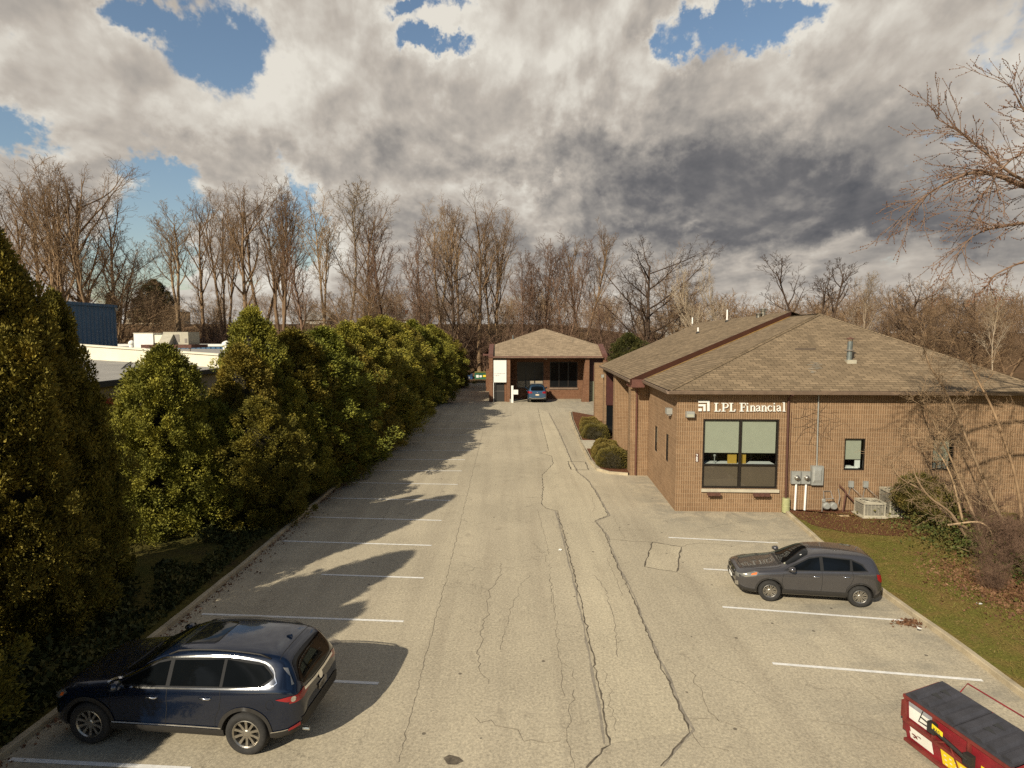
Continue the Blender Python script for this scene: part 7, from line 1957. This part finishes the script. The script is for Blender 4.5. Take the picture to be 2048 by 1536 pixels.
# billows: squashed direction space, thicker near the horizon where the deck is seen edge on
vs = nt.node('ShaderNodeCombineXYZ'); den = nt.math('ADD', nt.math('MAXIMUM', dz, 0.0), .35)
nt.l.new(nt.math('MULTIPLY', dx, 1.55), vs.inputs[0]); nt.l.new(nt.math('MULTIPLY', nt.math('LOGARITHM', nt.math('ADD', nt.math('MAXIMUM', dz, 0.0), .07), 2.718), -.62), vs.inputs[1]); nt.l.new(nt.math('MULTIPLY', dy, .3), vs.inputs[2])
v = vs.outputs[0]
def puff(vv, sc):
    n = nt.noise(vv, sc, 5, .55, .3)
    return nt.math('SUBTRACT', .85, nt.math('MULTIPLY', nt.math('ABSOLUTE', nt.math('SUBTRACT', n, .5)), 3.2))
def field(vv): return total([nt.math('MULTIPLY', nt.noise(vv, 1.7, 6, .54), .66), nt.math('MULTIPLY', puff(vv, 3.0), .20), nt.math('MULTIPLY', nt.noise(vv, 13, 4, .6), .14)])
f0 = field(v); f1 = field(vadd(v, (-.016, -.026, 0))); f2 = field(vadd(v, (-.11, -.14, 0)))
fine = nt.noise(v, 26, 4, .65)
dens = total([f0, nt.math('MULTIPLY', nt.math('SUBTRACT', fine, .5), .20), .06])
dens = nt.math('SUBTRACT', dens, nt.math('MULTIPLY', hole, .30))
cov = nt.smooth(dens, .36, .50)
relief = nt.math('ADD', nt.math('MULTIPLY', nt.math('SUBTRACT', f0, f1), 2.1), nt.math('MULTIPLY', nt.math('SUBTRACT', f0, f2), 1.0))
br = total([blob(*b) for b in [(130, 130, 250, 130, .16), (640, 110, 170, 90, .13), (1020, 110, 190, 100, .16), (1150, 210, 120, 50, .10), (1800, 60, 260, 60, .16), (1980, 130, 120, 70, .08), (370, 235, 60, 40, .18), (600, 250, 130, 60, .08), (200, 270, 160, 50, .08),
    (1090, 400, 120, 45, .22), (1010, 370, 70, 30, .10), (600, 500, 70, 60, .28), (690, 460, 60, 60, .14), (1250, 450, 50, 14, .12), (1362, 462, 26, 14, .18), (1690, 515, 60, 20, .08), (1830, 185, 130, 25, .06)]])
dk = total([blob(*b[:4], b[4]*1.35) for b in [(1600, 390, 420, 70, .27), (1950, 430, 200, 60, .14), (1900, 250, 220, 50, .07), (900, 325, 280, 35, .10), (300, 340, 200, 40, .08), (1330, 330, 220, 45, .13), (1250, 480, 200, 30, .10), (1700, 470, 300, 40, .20), (560, 330, 160, 30, .06), (900, 440, 90, 30, .06)]])
thick = nt.smooth(dens, .42, .66)
sh = total([.90, relief, br, nt.math('MULTIPLY', thick, -.24), nt.math('MULTIPLY', nt.math('SUBTRACT', fine, .5), .12)])
sh = nt.math('SUBTRACT', sh, dk)
ccol = nt.ramp(sh, [(.08, (.11, .115, .13)), (.32, (.20, .195, .20)), (.52, (.37, .345, .32)), (.74, (.62, .56, .49)), (1.0, (.94, .89, .79))])
cl_strength = nt.node('ShaderNodeVectorMath', operation='SCALE'); nt.l.new(ccol, cl_strength.inputs[0]); cl_strength.inputs['Scale'].default_value = 1/.09*.72
# no lit clouds below the horizon
mx = nt.mix(nt.math('MULTIPLY', cov, nt.smooth(dz, -.02, .01)), sky.outputs[0], cl_strength.outputs[0])
# unseen sky behind the camera: plain broken cloud, made dim to lower fill light
back = nt.smooth(dy, .05, .25)
plain = nt.mix(nt.smooth(nt.noise(d, 2.0, 5, .6), .42, .62), sky.outputs[0], (.55, .55, .58, 1))
mx = nt.mix(back, plain, mx)
nt.l.new(mx, bg.inputs[0]); bg.inputs[1].default_value = .09

cam = bpy.data.cameras.new('camera'); co = bpy.data.objects.new('camera', cam); COL.objects.link(co)
cam.sensor_width = 36; cam.lens = 36*F/2048; co.location = (0, 0, H); co.rotation_euler = (math.pi/2-TH, 0, 0); cam.clip_end = 3000; cam.clip_start = .1
scene.camera = co
scene.view_settings.view_transform = 'Standard'; scene.view_settings.look = 'None'; scene.view_settings.exposure = .20; scene.view_settings.gamma = 1
scene.cycles.max_bounces = 6; scene.cycles.diffuse_bounces = 3; scene.cycles.glossy_bounces = 3; scene.cycles.transparent_max_bounces = 8
scene.cycles.use_denoising = False
scene.render.film_transparent = False
